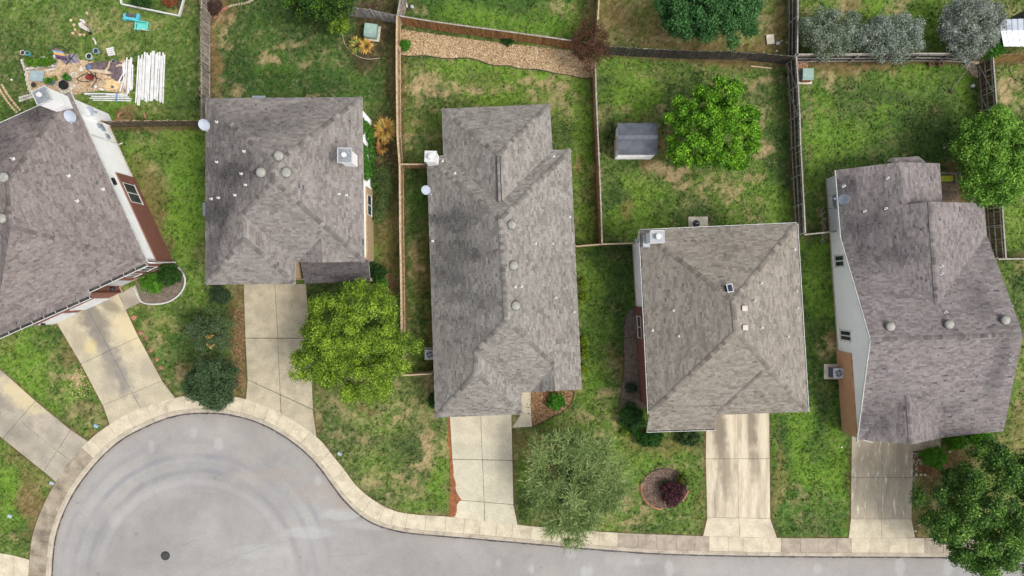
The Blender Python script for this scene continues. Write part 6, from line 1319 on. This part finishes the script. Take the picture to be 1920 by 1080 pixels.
# ------------------------------------------------------------------ utility boxes, air conditioners, meters
m_green = mat('utility_green', lin(150, 176, 166), lin(134, 160, 150), scale=3, rough=.5)
def cabinet(label, px, py, rz, w, d, h, door=None):
    c = P(px, py); r = root('utility_box', c, label, 'utility box', 'ground mounted utility boxes')
    MB().box(c+V3((.04, -.05, .05)), (w+.22, d+.22, .12), rz).build('pad', m_pad, parent=r)
    ca, sa = math.cos(rz), math.sin(rz); f = lambda x, y, z: V3((c.x+x*ca-y*sa, c.y+x*sa+y*ca, z))
    b = MB(); prof = [(-d/2, .11), (-d/2, h*.82), (-d/2+.12, h), (d/2-.02, h), (d/2, h*.9), (d/2, .11)]; n = len(prof)
    b.add([f(-w/2, y, z) for y, z in prof]+[f(w/2, y, z) for y, z in prof], [tuple(range(n)), tuple(range(2*n-1, n-1, -1))]+[(i, i+n, (i+1) % n+n, (i+1) % n) for i in range(n)]); b.build('cabinet', m_green, parent=r)
    MB().box(f(0, -d/2+.16, h+.01), (w*.96, .04, .03), rz).build('lid_seam', m_meter, parent=r); MB().box(f(0, -d/2-.02, h*.5), (w*.86, .03, h*.6), rz).build('door', door or m_green, parent=r)
cabinet('pale green utility box on a concrete pad in the yucca bed', 698, 62, -.12, .98, 1.0, .75)
cabinet('pale green utility box with a rusty front in the right yard corner', 1508, 144, 0, .85, .9, .75, mat('rust', lin(160, 92, 60), lin(120, 70, 50), scale=5))
def ac(label, px, py, w, h, pad, roty=0):
    c = P(px, py); r = root('air_conditioner', c, label, 'air conditioner', 'outdoor air conditioners')
    MB().box(c+V3((pad[2], pad[3], .04)), (pad[0], pad[1], .1)).build('pad', m_pad, parent=r)
    MB().box(c+V3((0, 0, .09+(h-.1)/2)), (w, w, h-.1)).build('coil_cabinet', m_acblack, parent=r)
    for k in range(6): MB().box(c+V3((0, 0, .16+k*(h-.22)/5)), (w+.03, w+.03, .02)).build('louvre', m_meter, parent=r)
    t = MB(); t.lathe(c+V3((0, 0, h-.01)), [(w*.40, .0), (w*.40, .05), (w*.36, .05), (w*.36, .0)], 24); t.prism([(c.x+a*w*.53, c.y+b*w*.53) for a, b in ((-1, -.8), (-.8, -1), (.8, -1), (1, -.8), (1, .8), (.8, 1), (-.8, 1), (-1, .8))], h-.04, h); tp = t.build('top', m_acwhite, parent=r)
    MB().lathe(c+V3((0, 0, h+.002)), [(w*.355, 0), (w*.355, .012)], 24).build('fan_well', m_acblack, parent=tp)
    for k in range(4):
        a = k*math.pi/2+.4; MB().bar(c+V3((math.cos(a)*.05, math.sin(a)*.05, h+.03)), c+V3((math.cos(a)*w*.33, math.sin(a)*w*.33, h+.03)), .12, .012).build('fan_blade', m_meter, parent=tp)
    MB().lathe(c+V3((0, 0, h+.03)), [(.07, 0), (.06, .03)], 12).build('hub', m_meter, parent=tp)
    for k in range(3): MB().tube([c+V3((math.cos(a)*w*.12*(k+1), math.sin(a)*w*.12*(k+1), h+.06)) for a in np.linspace(0, 6.28, 21)[:-1]], .007, 4, closed=True).build('guard_ring', m_acwhite, parent=tp)
ac('air conditioner on a white pad left of the orange brick wall', 1561, 697, .76, 1.0, (1.2, 1.2, -.1, .02))
ac('air conditioner half under the left eave of the middle house', 808, 663, .7, .8, (1.0, 1.0, 0, 0))
# ------------------------------------------------------------------ barbecue on a slab, pots, small yard things
tag(MB().box(P(1309, 417, .03), (1.55, .9, .08)).build('patio_slab', m_pad), kind='structure')
bq = root('kettle_barbecue', P(1301, 421), 'black kettle barbecue on the slab above the red brick house', 'barbecue')
c_ = P(1301, 421); k_ = MB().lathe(c_+V3((0, 0, .62)), [(.08, -.22), (.22, -.12), (.28, .02), (.28, .05)], 24).build('bowl', m_black, parent=bq, smooth=True)
MB().lathe(c_+V3((0, 0, .67)), [(.29, 0), (.27, .1), (.2, .19), (.09, .24), (.02, .25)], 24).build('lid', mat('gloss_black', lin(38, 44, 56), lin(30, 34, 44), rough=.15, spec=.8), parent=bq, smooth=True)
MB().box(c_+V3((0, 0, .95)), (.12, .03, .04)).build('handle', m_metal, parent=bq)
for k in range(3): a = k*2.09; MB().tube([c_+V3((.15*math.cos(a), .15*math.sin(a), .5)), c_+V3((.27*math.cos(a), .27*math.sin(a), .02))], .015).build('leg', m_metal, parent=bq)
def pot(label, px, py, r, h, m, plant=None, name='plant_pot', cat='pot', soil=None, group=None):
    c = P(px, py); ro = root(name, c, label, cat, group)
    MB().lathe(c, [(r*.72, 0), (r, h*.9), (r*1.08, h), (r*.9, h), (r*.86, h*.85)], 20).build('body', m, parent=ro)
    MB().lathe(c+V3((0, 0, h*.86)), [(r*.85, 0), (r*.5, .015)], 16).build('soil', soil or m_dark, parent=ro)  # soil; in empty pots and buckets this disc paints the shaded inside
    if plant: crown((c.x, c.y, h+.08), (r*.9, r*.9, .15), 8, r*.4, 500, .05, plant, ro, name='plant', twig_r=.06)
    return ro
m_terra = m_redw; m_blue = mat('glazed_blue', lin(112, 150, 190), lin(84, 118, 160), rough=.25); m_teal = mat('teal_paint', lin(112, 206, 196), lin(92, 184, 178), scale=4, rough=.5)
m_cyan = mat('turquoise_paint', lin(98, 196, 212), lin(78, 172, 192), scale=4, rough=.5)
GP = 'terracotta pots below the upper right fence'
pot('empty terracotta pot with a dark mouth, left of the pair under the silvery fence', 1742, 122, .18, .35, m_terra, name='terracotta_pot', group=GP); pot('empty terracotta pot with a dark mouth, right of the pair under the silvery fence', 1760, 121, .18, .35, m_terra, name='terracotta_pot', group=GP)
def blob(name, label, cat, px, py, r, h, m, n=8):
    return tag(MB().rock(P(px, py), r, h, n).build(name, m), label, cat)
tag(MB().lathe(P(1822, 162), [(.12, 0), (.14, .2), (.1, .22)], 16).build('bucket', m_pipe), 'small white bucket on the grass in the upper right yard', 'bucket')
rk = root('leaning_rake', P(1784, 170), 'thin wooden pole lying from the stone heap towards the dry stump', 'pole'); MB().tube([P(1811, 134, .5), P(1784, 168, .05)], .02).build('shaft', F_RAIL, parent=rk)
rt = root('tree_stump', P(1782, 172), 'small brown dry stump in the upper right yard', 'stump'); MB().rock(P(1782, 172), .18, .2).build('wood', m_bark, parent=rt)
for k in range(6): a = k*1.05; MB().tube([P(1782, 172, .05), P(1782, 172, .02)+V3((.3*math.cos(a), .3*math.sin(a), 0))], [.04, .01]).build('root', m_bark, parent=rt)
tag(MB().lathe(P(1770, 277), [(.11, 0), (.09, .08)], 14).build('dog_bowl', m_metal), 'round grey bowl on the grass above the gabled house', 'bowl')
tag(MB().lathe(P(1578, 838), [(.07, 0), (.07, .05), (.04, .06)], 14).build('cleanout_cap', m_trim), 'white round cap in the lawn left of the right driveway', 'pipe cap')
for l, px, py, rz, m in [('pale blue meter lid in the lawn beside the long curb bend', 637, 851, .5, m_dish), ('blue meter lid in the lawn left of the stained driveway', 180, 799, .4, mat('faded_blue', lin(140, 178, 200), lin(120, 156, 180))), ('small pale meter lid beside the leftmost driveway', 97, 906, .3, m_dish), ('grey meter lid in the lower left lawn', 18, 968, .4, m_dish)]:
    tag(MB().box(P(px, py, .03), (.34, .24, .06), -rz).build('meter_lid', m), l, 'meter lid')
tag(MB().box(P(1444, 74, .08), (.6, .75, .16), .1).build('paving_stone', m_pad), 'square pale stone slab under the broad tree at the top', 'stone slab')
bx = root('toy_bin', P(1458, 82), 'small blue bin lying beside the stone slab', 'bin'); MB().box(P(1458, 82, .12), (.26, .22, .24), .2).build('body', m_dish, parent=bx); MB().tube([P(1460, 80, .15), P(1468, 75, .12)], .03).build('handle', m_trim, parent=bx)
tag(MB().rock(P(1456, 96), .11, .12).build('ball', m_trim), 'white lump on the soil below the stone slab', 'stone'); tag(MB().rock(P(1476, 80), .14, .12).build('stone', m_foundation), 'tan stone beside the dark fence at the top', 'stone')
tag(MB().bar(P(1408, 124, .05), P(1447, 128, .05), .09, .05).build('loose_board', F_RTAN), 'single tan board lying in the grass under the dark fence', 'board')
# folded black frame by the shed
ff = root('bicycle_frame', P(1147, 250), 'tangled black metal frame standing left of the shed', 'metal frame')
for pts in [[(1150, 223, .2), (1147, 240, .5), (1149, 248, .2)], [(1147, 246, .1), (1141, 255, .5), (1139, 262, .1)], [(1145, 230, .3), (1152, 236, .3)], [(1142, 246, .4), (1153, 250, .4)], [(1138, 256, .3), (1147, 258, .2)]]: MB().tube([P(*q) for q in pts], .035).build('bar', m_black, parent=ff)
for px, py in [(1148, 232), (1141, 258)]: MB().tube([P(px, py, .3)+V3((.22*math.cos(a)*.4, .22*math.cos(a), .22*math.sin(a))) for a in np.linspace(0, 6.28, 15)[:-1]], .03, 5, closed=True).build('wheel', m_black, parent=ff)
# deck with lime cover
dk = root('wooden_deck', P(1780, 350), 'small weathered wooden deck beside the gabled house', 'deck')
m_deck = fence_mat('deck_wood', (150, 132, 112), (114, 98, 84), .2)
for k in range(10): MB().box(P(1780, 343.5+k*4.1, .3), (1.35, .155, .04)).build('plank', m_deck, parent=dk)
for a, b in [((1763, 325), (1793, 325)), ((1793, 325), (1793, 345))]: MB().bar(P(*a, .95), P(*b, .95), .1, .06).build('handrail', F_RAIL, parent=dk)
for a in [(1764, 325), (1793, 325), (1793, 345)]: MB().box(P(*a, .5), (.09, .09, 1.0)).build('post', F_RAIL, parent=dk)
MB().box(P(1780, 362, .14), (1.35, 1.7, .24)).build('skirt', m_deck, parent=dk)
cv = root('covered_grill', P(1775, 335), 'lime green covered box on the wooden deck', 'cover'); MB().box(P(1774, 335, .68), (.92, .42, .34)).build('cover', mat('lime_cover', lin(196, 206, 70), lin(170, 184, 54)), parent=cv); MB().box(P(1774, 335, .42), (.8, .36, .22)).build('cabinet', m_black, parent=cv)
# metal roofed shed at the right edge
ms = root('metal_shed', P(1915, 70), 'shed with a white corrugated metal roof at the right edge', 'shed')
m_tin = mat('white_tin', lin(206, 212, 222), lin(186, 194, 206), scale=2, rough=.45, metal=.2)
a, b, c_, d_ = P(1875, 37, 2.3), P(1985, 32, 2.3), P(1985, 87, 2.3), P(1882, 87, 2.3); ra, rb_ = P(1876, 58, 2.75), P(1985, 55, 2.75)
for k in range(20):
    t0, t1 = k/20, (k+1)/20
    for pl in ([d_.lerp(c_, t0), d_.lerp(c_, t1), ra.lerp(rb_, t1), ra.lerp(rb_, t0)], [ra.lerp(rb_, t0), ra.lerp(rb_, t1), a.lerp(b, t1), a.lerp(b, t0)]):
        e = .0 if k % 2 else .035; mb = MB().prism([(p.x, p.y) for p in pl], [p.z-.03 for p in pl], [p.z+e for p in pl]); mb.build('roof_sheet', m_tin, parent=ms)
for p_, q_ in ((P(1882, 84), P(1975, 84)), (P(1882, 40), P(1882, 84))): wall_slab(p_, q_, 0, 2.2, -.05, 'wall', m_domedark, ms)
# gauge and cylinder by the stub fence
tag(MB().bar(P(761, 3, .05), P(764, 14, .05), .1, .06).build('downpipe_elbow', m_pipe), 'short white pipe on the grass beside the grey fence stub', 'pipe'); tag(MB().lathe(P(773, 14), [(.14, 0), (.14, .18), (.11, .2)], 16).build('canister', m_dish), 'grey round canister on the grass beside the grey fence stub', 'canister')
# ------------------------------------------------------------------ stepping stone path, top left: every paver its own piece
sp_ = bpy.data.objects.new('paver_path', None); sp_.location = P(30, 190); COL.objects.link(sp_); tag(sp_, kind='structure')
m_pav = mat('tan_paver', lin(206, 180, 148), lin(180, 152, 122), scale=3, rand=.12); m_pavw = mat('white_paver', lin(200, 198, 190), lin(176, 172, 162), scale=3, rand=.1)
pm1, pm2 = mesh_of(MB().prism([(-.085, -.085), (.085, -.085), (.085, .085), (-.085, .085)], 0, .05), 'paver', m_pav), mesh_of(MB().prism([(-.085, -.085), (.085, -.085), (.085, .085), (-.085, .085)], 0, .05), 'paver', m_pavw)
for k in range(12):
    t = k/11; cx, cy = 2+38*t-6*math.sin(t*2), 162+46*t
    for s_ in (-1, 1): link(pm1, 'paver', sp_, P(cx+s_*3.2-(1-t)*1, cy-s_*2.2), rz=-.8-.25*t+random.gauss(0, .07))
for k in range(6):
    for s_ in (-1, 1): link(pm2, 'paver', sp_, P(38+k*4.6, 186-k*1.4+s_*2.8), rz=.25+random.gauss(0, .07))
for k in range(14):
    link(pm2, 'paver', sp_, P(43+k*.9+(k % 2)*2, 113+k*4.5), rz=random.gauss(0, .1))
# ------------------------------------------------------------------ white rails in three stacks
m_vinyl = mat('white_vinyl', lin(226, 226, 226), lin(206, 206, 204), scale=3, rough=.5); 
def rail_obj(a, b, label, group, w=.1, z=.05, h=.05):
    o = MB().bar(a+V3((0, 0, z)), b+V3((0, 0, z)), w, h).build('white_rail', m_vinyl); tag(o, label, 'rail', group)
rr = random.Random(5)
def wide(k, x0, y0, x1, y1, lay): rail_obj(P(x0, y0), P(x1, y1), 'long white rail lying in the wide stack on the lawn', 'white rails of the wide stack', .088, lay, .05)
for k in range(16):
    x0 = 260+k*3.3+rr.uniform(-.3, .3); y0 = 108-10*math.exp(-((k-10)/5)**2)+rr.uniform(-5, 5); y1 = 190+4*math.sin(k)+rr.uniform(-4, 5); xo = -5+(k*.12)
    wide(k, x0, y0, x0+xo, y1, .04)
for k in range(9):
    x0 = 262+k*5.6+rr.uniform(-.6, .6); y0 = 104-8*math.exp(-((k-7)/4)**2)+rr.uniform(-4, 4); wide(k, x0, y0, x0-4+rr.uniform(-1.5, .5), 184+rr.uniform(-6, 10), .1)
for k in range(4):
    x0 = 274+k*8+rr.uniform(-.8, .8); wide(k, x0, 100+rr.uniform(-5, 6), x0-4+rr.uniform(-1, 1), 176+rr.uniform(-6, 12), .16)
for k, (x0, y0, x1, y1) in enumerate([(233, 118, 235, 150), (236, 117, 234, 165), (240, 109, 236, 179), (243, 112, 239, 178), (247, 108, 240, 177), (249, 110, 243, 176), (235, 132, 222, 156), (237, 137, 226, 172), (232, 120, 237, 178), (245, 118, 246, 170), (250, 122, 249, 168)]):
    rail_obj(P(x0, y0), P(x1, y1), 'short white rail leaning in the narrow loose pile at the patio end', 'white rails of the narrow pile', .085, .05+.045*(k % 3), .045)
for k, (x0, x1, y) in enumerate([(158, 234, 175.5), (168, 240, 178), (172, 243, 181), (169, 248, 184.5), (175, 246, 188), (160, 200, 177)]):
    rail_obj(P(x0, y), P(x1, y+1.4), 'white rail lying crosswise in the strapped bundle', 'white rails of the strapped bundle', .075, .05+.03*(k % 2), .045)
tag(MB().bar(P(219.5, 174, .14), P(217.5, 191, .14), .1, .02).build('strap', m_blue), 'blue strap across the bundle of white rails', 'strap')
# ------------------------------------------------------------------ patio clutter
m_purple = mat('tarp_plum', lin(112, 96, 100), lin(88, 76, 82), scale=3, bump=.4)
tp = smoothline([V3((*P(a, b)[:2], 0)) for a, b in [(160, 120), (185, 116), (236, 114), (236, 150), (218, 154), (205, 142), (178, 135), (162, 132)]], 1, True)
tag(MB().prism([(p.x, p.y) for p in tp], .01, .045).build('tarp', m_purple), 'plum grey ground cloth under the driftwood', 'ground cloth')
tag(MB().prism(xy([(112, 105), (125, 104), (145, 100), (149, 118), (120, 119)]), .01, .06).build('doormat', mat('slate_mat', lin(142, 136, 146), lin(112, 106, 116), scale=3)), 'grey mat behind the toppled chair frame', 'mat')
bt = root('bench_planter', P(253, 37), 'turquoise planter bench with a dark seat panel on the lawn', 'bench'); rz = -.12
c_ = P(252, 35); MB().box(c_+V3((0, 0, .25)), (1.05, .42, .4), rz).build('box', m_cyan, parent=bt); MB().box(c_+V3((-.02, .06, .47)), (.8, .26, .04), rz).build('seat_panel', mat('dark_slat', lin(92, 92, 92), lin(64, 64, 66), scale=8), parent=bt)
MB().box(c_+V3((.0, -.26, .35)), (1.1, .05, .35), rz).build('backrest', m_cyan, parent=bt)
for s_ in (-1, 1): MB().box(c_+V3((.55*s_, -.05, .4)), (.07, .5, .3), rz).build('armrest', m_cyan, parent=bt)
bt = root('garden_bench', P(272, 53), 'mint green wooden armchair on the lawn below the planter bench', 'chair')
c_ = P(271, 52); MB().box(c_+V3((0, 0, .3)), (.85, .5, .05), rz).build('seat', m_teal, parent=bt); MB().box(c_+V3((0, .26, .5)), (.95, .06, .5), rz).build('backrest', m_teal, parent=bt)
for s_ in (-1, 1):
    MB().box(c_+V3((.46*s_, -.02, .48)), (.1, .62, .05), rz).build('armrest', m_teal, parent=bt)
    for yy in (-.25, .22): MB().box(c_+V3((.44*s_, yy, .24)), (.06, .06, .46), rz).build('leg', m_teal, parent=bt)
MB().box(c_+V3((0, -.27, .26)), (.9, .04, .12), rz).build('apron', m_pad, parent=bt)
# raised planter of blocks with greens
rp = root('raised_planter', P(76, 119), 'raised bed of pale blocks full of leafy greens on the patio', 'planter'); m_blk = mat('pale_block', lin(200, 192, 184), lin(170, 162, 156), scale=4, rand=.1)
for a, b in [((44, 113), (50, 132)), ((50, 131), (108, 124)), ((107, 124), (105, 104))]:
    pts = resample([V3((*P(*a)[:2], 0)), V3((*P(*b)[:2], 0))], .4); 
    for p_, q_ in zip(pts, pts[1:]): MB().bar(lift(p_, .12), lift(p_.lerp(q_, .94), .12), .17, .24).build('block', m_blk, parent=rp)
crown(tuple(P(76, 117, .3)), (1.15, .26, .15), 26, .16, 4500, .05, [lin(50, 90, 20), lin(84, 130, 30), lin(130, 170, 60)], rp, name='greens', twig_r=.06)
tag(MB().box(P(69, 142.5, .14), (1.1, .82, .06), -.08, tilt=(.02, .03)).build('tabletop', mat('bluegrey_board', lin(160, 178, 182), lin(142, 160, 166), scale=2)), 'square blue grey board lying on the patio', 'board')
tag(MB().bar(P(84, 133, .1), P(104, 129, .1), .1, .06).build('white_board', m_trim), 'short white board beside the blue grey board', 'board')
tag(MB().bar(P(76, 108, .36), P(87, 108, .36), .14, .05).build('white_tray', m_trim), 'small white tray on the raised bed', 'tray')
pot('round pot with a grey rim beside the teal pot at the patio corner', 47, 101, .19, .3, m_blk, soil=m_dark); pot('teal pot at the patio corner above the greens', 56, 102, .17, .32, m_cyan)
pot('pale blue bucket with a dark middle on the grass, upper of two', 184, 98, .22, .34, mat('paleblue', lin(150, 184, 212), lin(126, 160, 192), rough=.4)); pot('white and blue bucket on the grass, lower of two', 171, 108, .24, .34, mat('whiteblue', lin(204, 214, 218), lin(170, 190, 202), rough=.4))
pot('blue rimmed planter with brown soil in the middle of the patio', 99, 155, .26, .35, m_blue, PL_BUSH, soil=m_redsoil); pot('dark blue planter with a leafy plant on the patio', 131, 148, .24, .35, mat('deepblue', lin(60, 100, 130), lin(46, 80, 108), rough=.3), PL_BUSH); pot('small leafy pot between the two blue planters', 107, 149, .12, .2, m_terra, PL_LIME)
pot('round grey rimmed pot at the upper right edge of the plum cloth', 215, 116, .16, .2, m_meter); pot('flat black pot left of the fire ring below the blue grey board', 65, 160, .2, .12, mat('charcoal', lin(78, 78, 84), lin(58, 58, 64))); pot('white rimmed wire basket on the patio', 141, 141, .22, .14, m_pipe, soil=m_foundation)
tag(MB().lathe(P(168, 126), [(.12, 0), (.17, .1), (.13, .1)], 16).build('blue_bowl', m_blue), 'small bright blue bowl beside the driftwood', 'bowl')
fr = root('fire_ring', P(122, 161), 'ring of pale stones around a black round pond tub on the patio', 'fire ring')
MB().lathe(P(121, 160), [(.34, 0), (.36, .2), (.3, .2), (.28, .12)], 24).build('tub', m_black, parent=fr); MB().lathe(P(121, 160, .1), [(.29, 0), (.1, .01)], 20).build('water', mat('dark_water', lin(30, 36, 40), lin(24, 28, 32), rough=.1), parent=fr)
for k in range(13):
    a = 6.283*k/13; q = P(121, 160)+V3((.52*math.cos(a), .50*math.sin(a), 0)); MB().rock(q, random.uniform(.1, .15), .14).build('stone', m_pad if k % 3 else m_blk, parent=fr)
for i, (px, py) in enumerate([(133, 166), (139, 161), (116, 172)]): blob('stone', ['white stone right of the fire ring, lower', 'white stone right of the fire ring, upper', 'white stone below the fire ring'][i], 'stone', px, py, .15, .14, m_pipe)
dw = root('driftwood', P(190, 133), 'pale driftwood log with a forked end on the plum cloth', 'log'); m_drift = mat('driftwood_grey', lin(206, 188, 164), lin(178, 158, 134), scale=4, bump=.5)
MB().tube([P(168, 132, .12), P(180, 133, .16), P(195, 135, .18), P(208, 137, .15)], [.09, .15, .17, .1], 8).build('log', m_drift, parent=dw); MB().tube([P(196, 135, .2), P(203, 126, .3), P(206, 115, .15)], [.1, .08, .05], 7).build('branch', m_drift, parent=dw)
tag(MB().tube([P(218, 124, .06), P(225, 122, .07), P(232, 123, .05)], [.07, .09, .06], 6).build('wood_piece', m_drift), 'short driftwood stick beside the narrow rail pile', 'driftwood'); tag(MB().tube([P(174, 71, .06), P(178, 77, .06), P(180, 84, .06)], [.06, .08, .06], 6).build('edging_stone', m_blk), 'curved grey edging block on the lawn above the buckets', 'edging block')
# toppled hanging chair frames
hc = root('hanging_chair', P(163, 146), 'toppled black hanging chair frame with a dark red seat', 'chair')
MB().tube([P(160, 146, .35)+V3((.62*math.cos(a), .30*math.sin(a)+.06*math.cos(a), .1*math.sin(2*a))) for a in np.linspace(0, 6.28, 25)[:-1]], .03, 6, closed=True).build('hoop', m_black, parent=hc)
MB().tube([P(178, 137, .1), P(181, 150, .5), P(172, 164, .1)], .035).build('leg', m_black, parent=hc); MB().tube([P(168, 134, .1), P(181, 146, .5), P(190, 150, .1)], .03).build('leg', m_black, parent=hc)
MB().lathe(P(171, 146, .15), [(.05, .0), (.24, .08), (.3, .22), (.27, .22), (.2, .1)], 16, sx=1.2, sy=.8).build('seat', mat('dark_red_cloth', lin(138, 54, 50), lin(104, 40, 40), scale=5), parent=hc)
hc = root('folding_chair', P(115, 100), 'collapsed garden lounger with striped purple and orange cloth', 'lounger')
MB().tube([P(x_, y_, .3) for x_, y_ in [(98, 92), (106, 86), (117, 87), (126, 94), (131, 104), (129, 110)]], .03).build('frame', m_black, parent=hc); MB().tube([P(142, 99, .3), P(133, 110, .2), (P(124, 121, .05))], .03).build('leg', m_black, parent=hc); MB().tube([P(128, 108, .05), P(134, 110, .3), P(140, 116, .05)], .025).build('leg', m_black, parent=hc)
for k, (c1_, y_) in enumerate([((120, 108, 96), 90), ((146, 170, 190), 95), ((218, 170, 104), 99), ((104, 84, 116), 104), ((84, 66, 88), 107)]): MB().prism(xy([(98+k*2.5, y_), (120+k*2, y_+4), (121+k*2, y_+8), (100+k*2.5, y_+4.5)]), .12, .2+.01*k).build('cloth_stripe', mat('cloth%d' % k, lin(*c1_), tuple(x*.7 for x in lin(*c1_)), scale=5), parent=hc)
# wheelbarrow and stones
wb = root('wheelbarrow', P(162, 54), 'overturned pale grey wheelbarrow on the lawn', 'wheelbarrow')
c_ = P(162, 54); MB().prism([(c_.x-.42, c_.y+.28), (c_.x-.25, c_.y+.38), (c_.x+.28, c_.y-.05), (c_.x+.3, c_.y-.32), (c_.x-.3, c_.y-.02)], .05, .38).build('tray', m_blk, parent=wb); MB().lathe(P(170, 63, .05), [(.1, 0), (.12, .05), (.1, .12)], 14).build('wheel', m_black, parent=wb)
for dx in (0, 8): MB().tube([P(155+dx, 46, .3), P(166+dx, 58, .35)], .025).build('handle', m_metal, parent=wb)
stn = [(152, 38, 'w'), (156, 39, 'w'), (154, 43, 'w'), (158, 42, 'w'), (152, 45, 'w'), (133, 38, 't'), (139, 47, 't'), (141, 56, 't'), (137, 62, 't'), (150, 65, 't'), (158, 65, 't'), (163, 25, 't'), (22, 150, 'w')]
for i, (a, b, k) in enumerate(stn): blob('stone', 'small white stone in the cluster above the wheelbarrow' if k == 'w' and a > 100 else ('white stone on the lawn left of the patio' if k == 'w' else 'small tan flat stone scattered around the wheelbarrow'), 'stone', a, b, .11 if k == 'w' else .14, .1, m_pipe if k == 'w' else m_pav)['group'] = 'stones on the far left lawn'
pc = root('white_pallet', P(207, 97), 'small white slatted panel on the lawn beside the buckets', 'pallet')
for k in range(4): MB().bar(P(199+1.2*k, 93+3.6*k-.5, .1), P(213+1*k, 89.5+4*k, .1), .14, .04).build('slat', m_trim, parent=pc)
for t in (.2, .8): MB().bar(P(199+14*t, 92.5-3*t, .05), P(203+14*t, 106-3*t, .05), .06, .05).build('batten', m_trim, parent=pc)
for i, (a, b, k) in enumerate([(159, 121, 'flat tan stone at the left edge of the plum cloth'), (152, 130, 'white square stone on the patio left of the plum cloth'), (205, 145, 'pale flat stone beside the sand patch'), (193, 146, 'larger pale flat stone left of the sand patch'), (198, 157, 'beige slab stone on the sand patch'), (186, 158, 'beige slab stone left of the sand patch'), (179, 163, 'white round stone on the lower patio'), (189, 167, 'white lump at the lower patio edge'), (211, 163, 'grey slab on the sand patch')]):
    blob('stone', k, 'stone', a, b, .2 if i in (1, 3, 4, 5) else .16, .08, [m_pav, m_pipe, m_pav, m_pav, m_foundation, m_foundation, m_pipe, m_pipe, m_domedark][i], 5)
tag(MB().prism(xy([(196, 152), (215, 148), (226, 154), (225, 165), (205, 170), (195, 163)]), .0, .03).build('sand_patch', mat('sand', lin(214, 190, 142), lin(200, 174, 126), scale=3)), kind='stuff', label='patch of yellow sand on the lower patio', cat='sand')
for i, (a, b, c1_, d1_, l) in enumerate([(222, 222, 223, 213, 'left upright terracotta edging piece in the bare patch above the short fence'), (224, 213, 230, 211, 'top terracotta edging piece in the bare patch above the short fence'), (270, 211, 274, 223, 'right upright terracotta edging piece in the bare patch above the short fence'), (216, 226, 244, 225, 'long low terracotta edging piece along the short fence')]):
    tag(MB().bar(P(a, b, .06), P(c1_, d1_, .06), .13, .1).build('edging_piece', m_redw), l, 'edging piece')
for i, (a, b) in enumerate([(251, 595), (263, 624), (274, 634), (283, 657), (294, 674), (301, 689)]): blob('flat_stone', ['reddish flat stone highest beside the stained driveway', 'reddish flat stone second beside the stained driveway', 'pink flat stone just below the second one by the stained driveway', 'tan flat stone in the middle of the row by the stained driveway', 'reddish flat stone second from the bottom by the stained driveway', 'small reddish flat stone lowest beside the stained driveway'][i], 'stone', a, b, .26 if i < 2 else .2, .06, m_redw, 5)
# pale twigs along the gabled house wall
tw = MB()
for k in range(26):
    p_ = P(1543+random.uniform(-3, 3), 392+k*2.6, .05); a = random.gauss(1.57, .4); d_ = V3((math.cos(a), math.sin(a), 0))*random.uniform(.1, .3); tw.tube([p_, p_+d_*.5+V3((.03, 0, .03)), p_+d_], .016, 4)
o = tw.build('dead_twigs', m_pipe); tag(o, 'pale dry twigs along the left wall of the gabled house', 'twigs', kind='stuff')
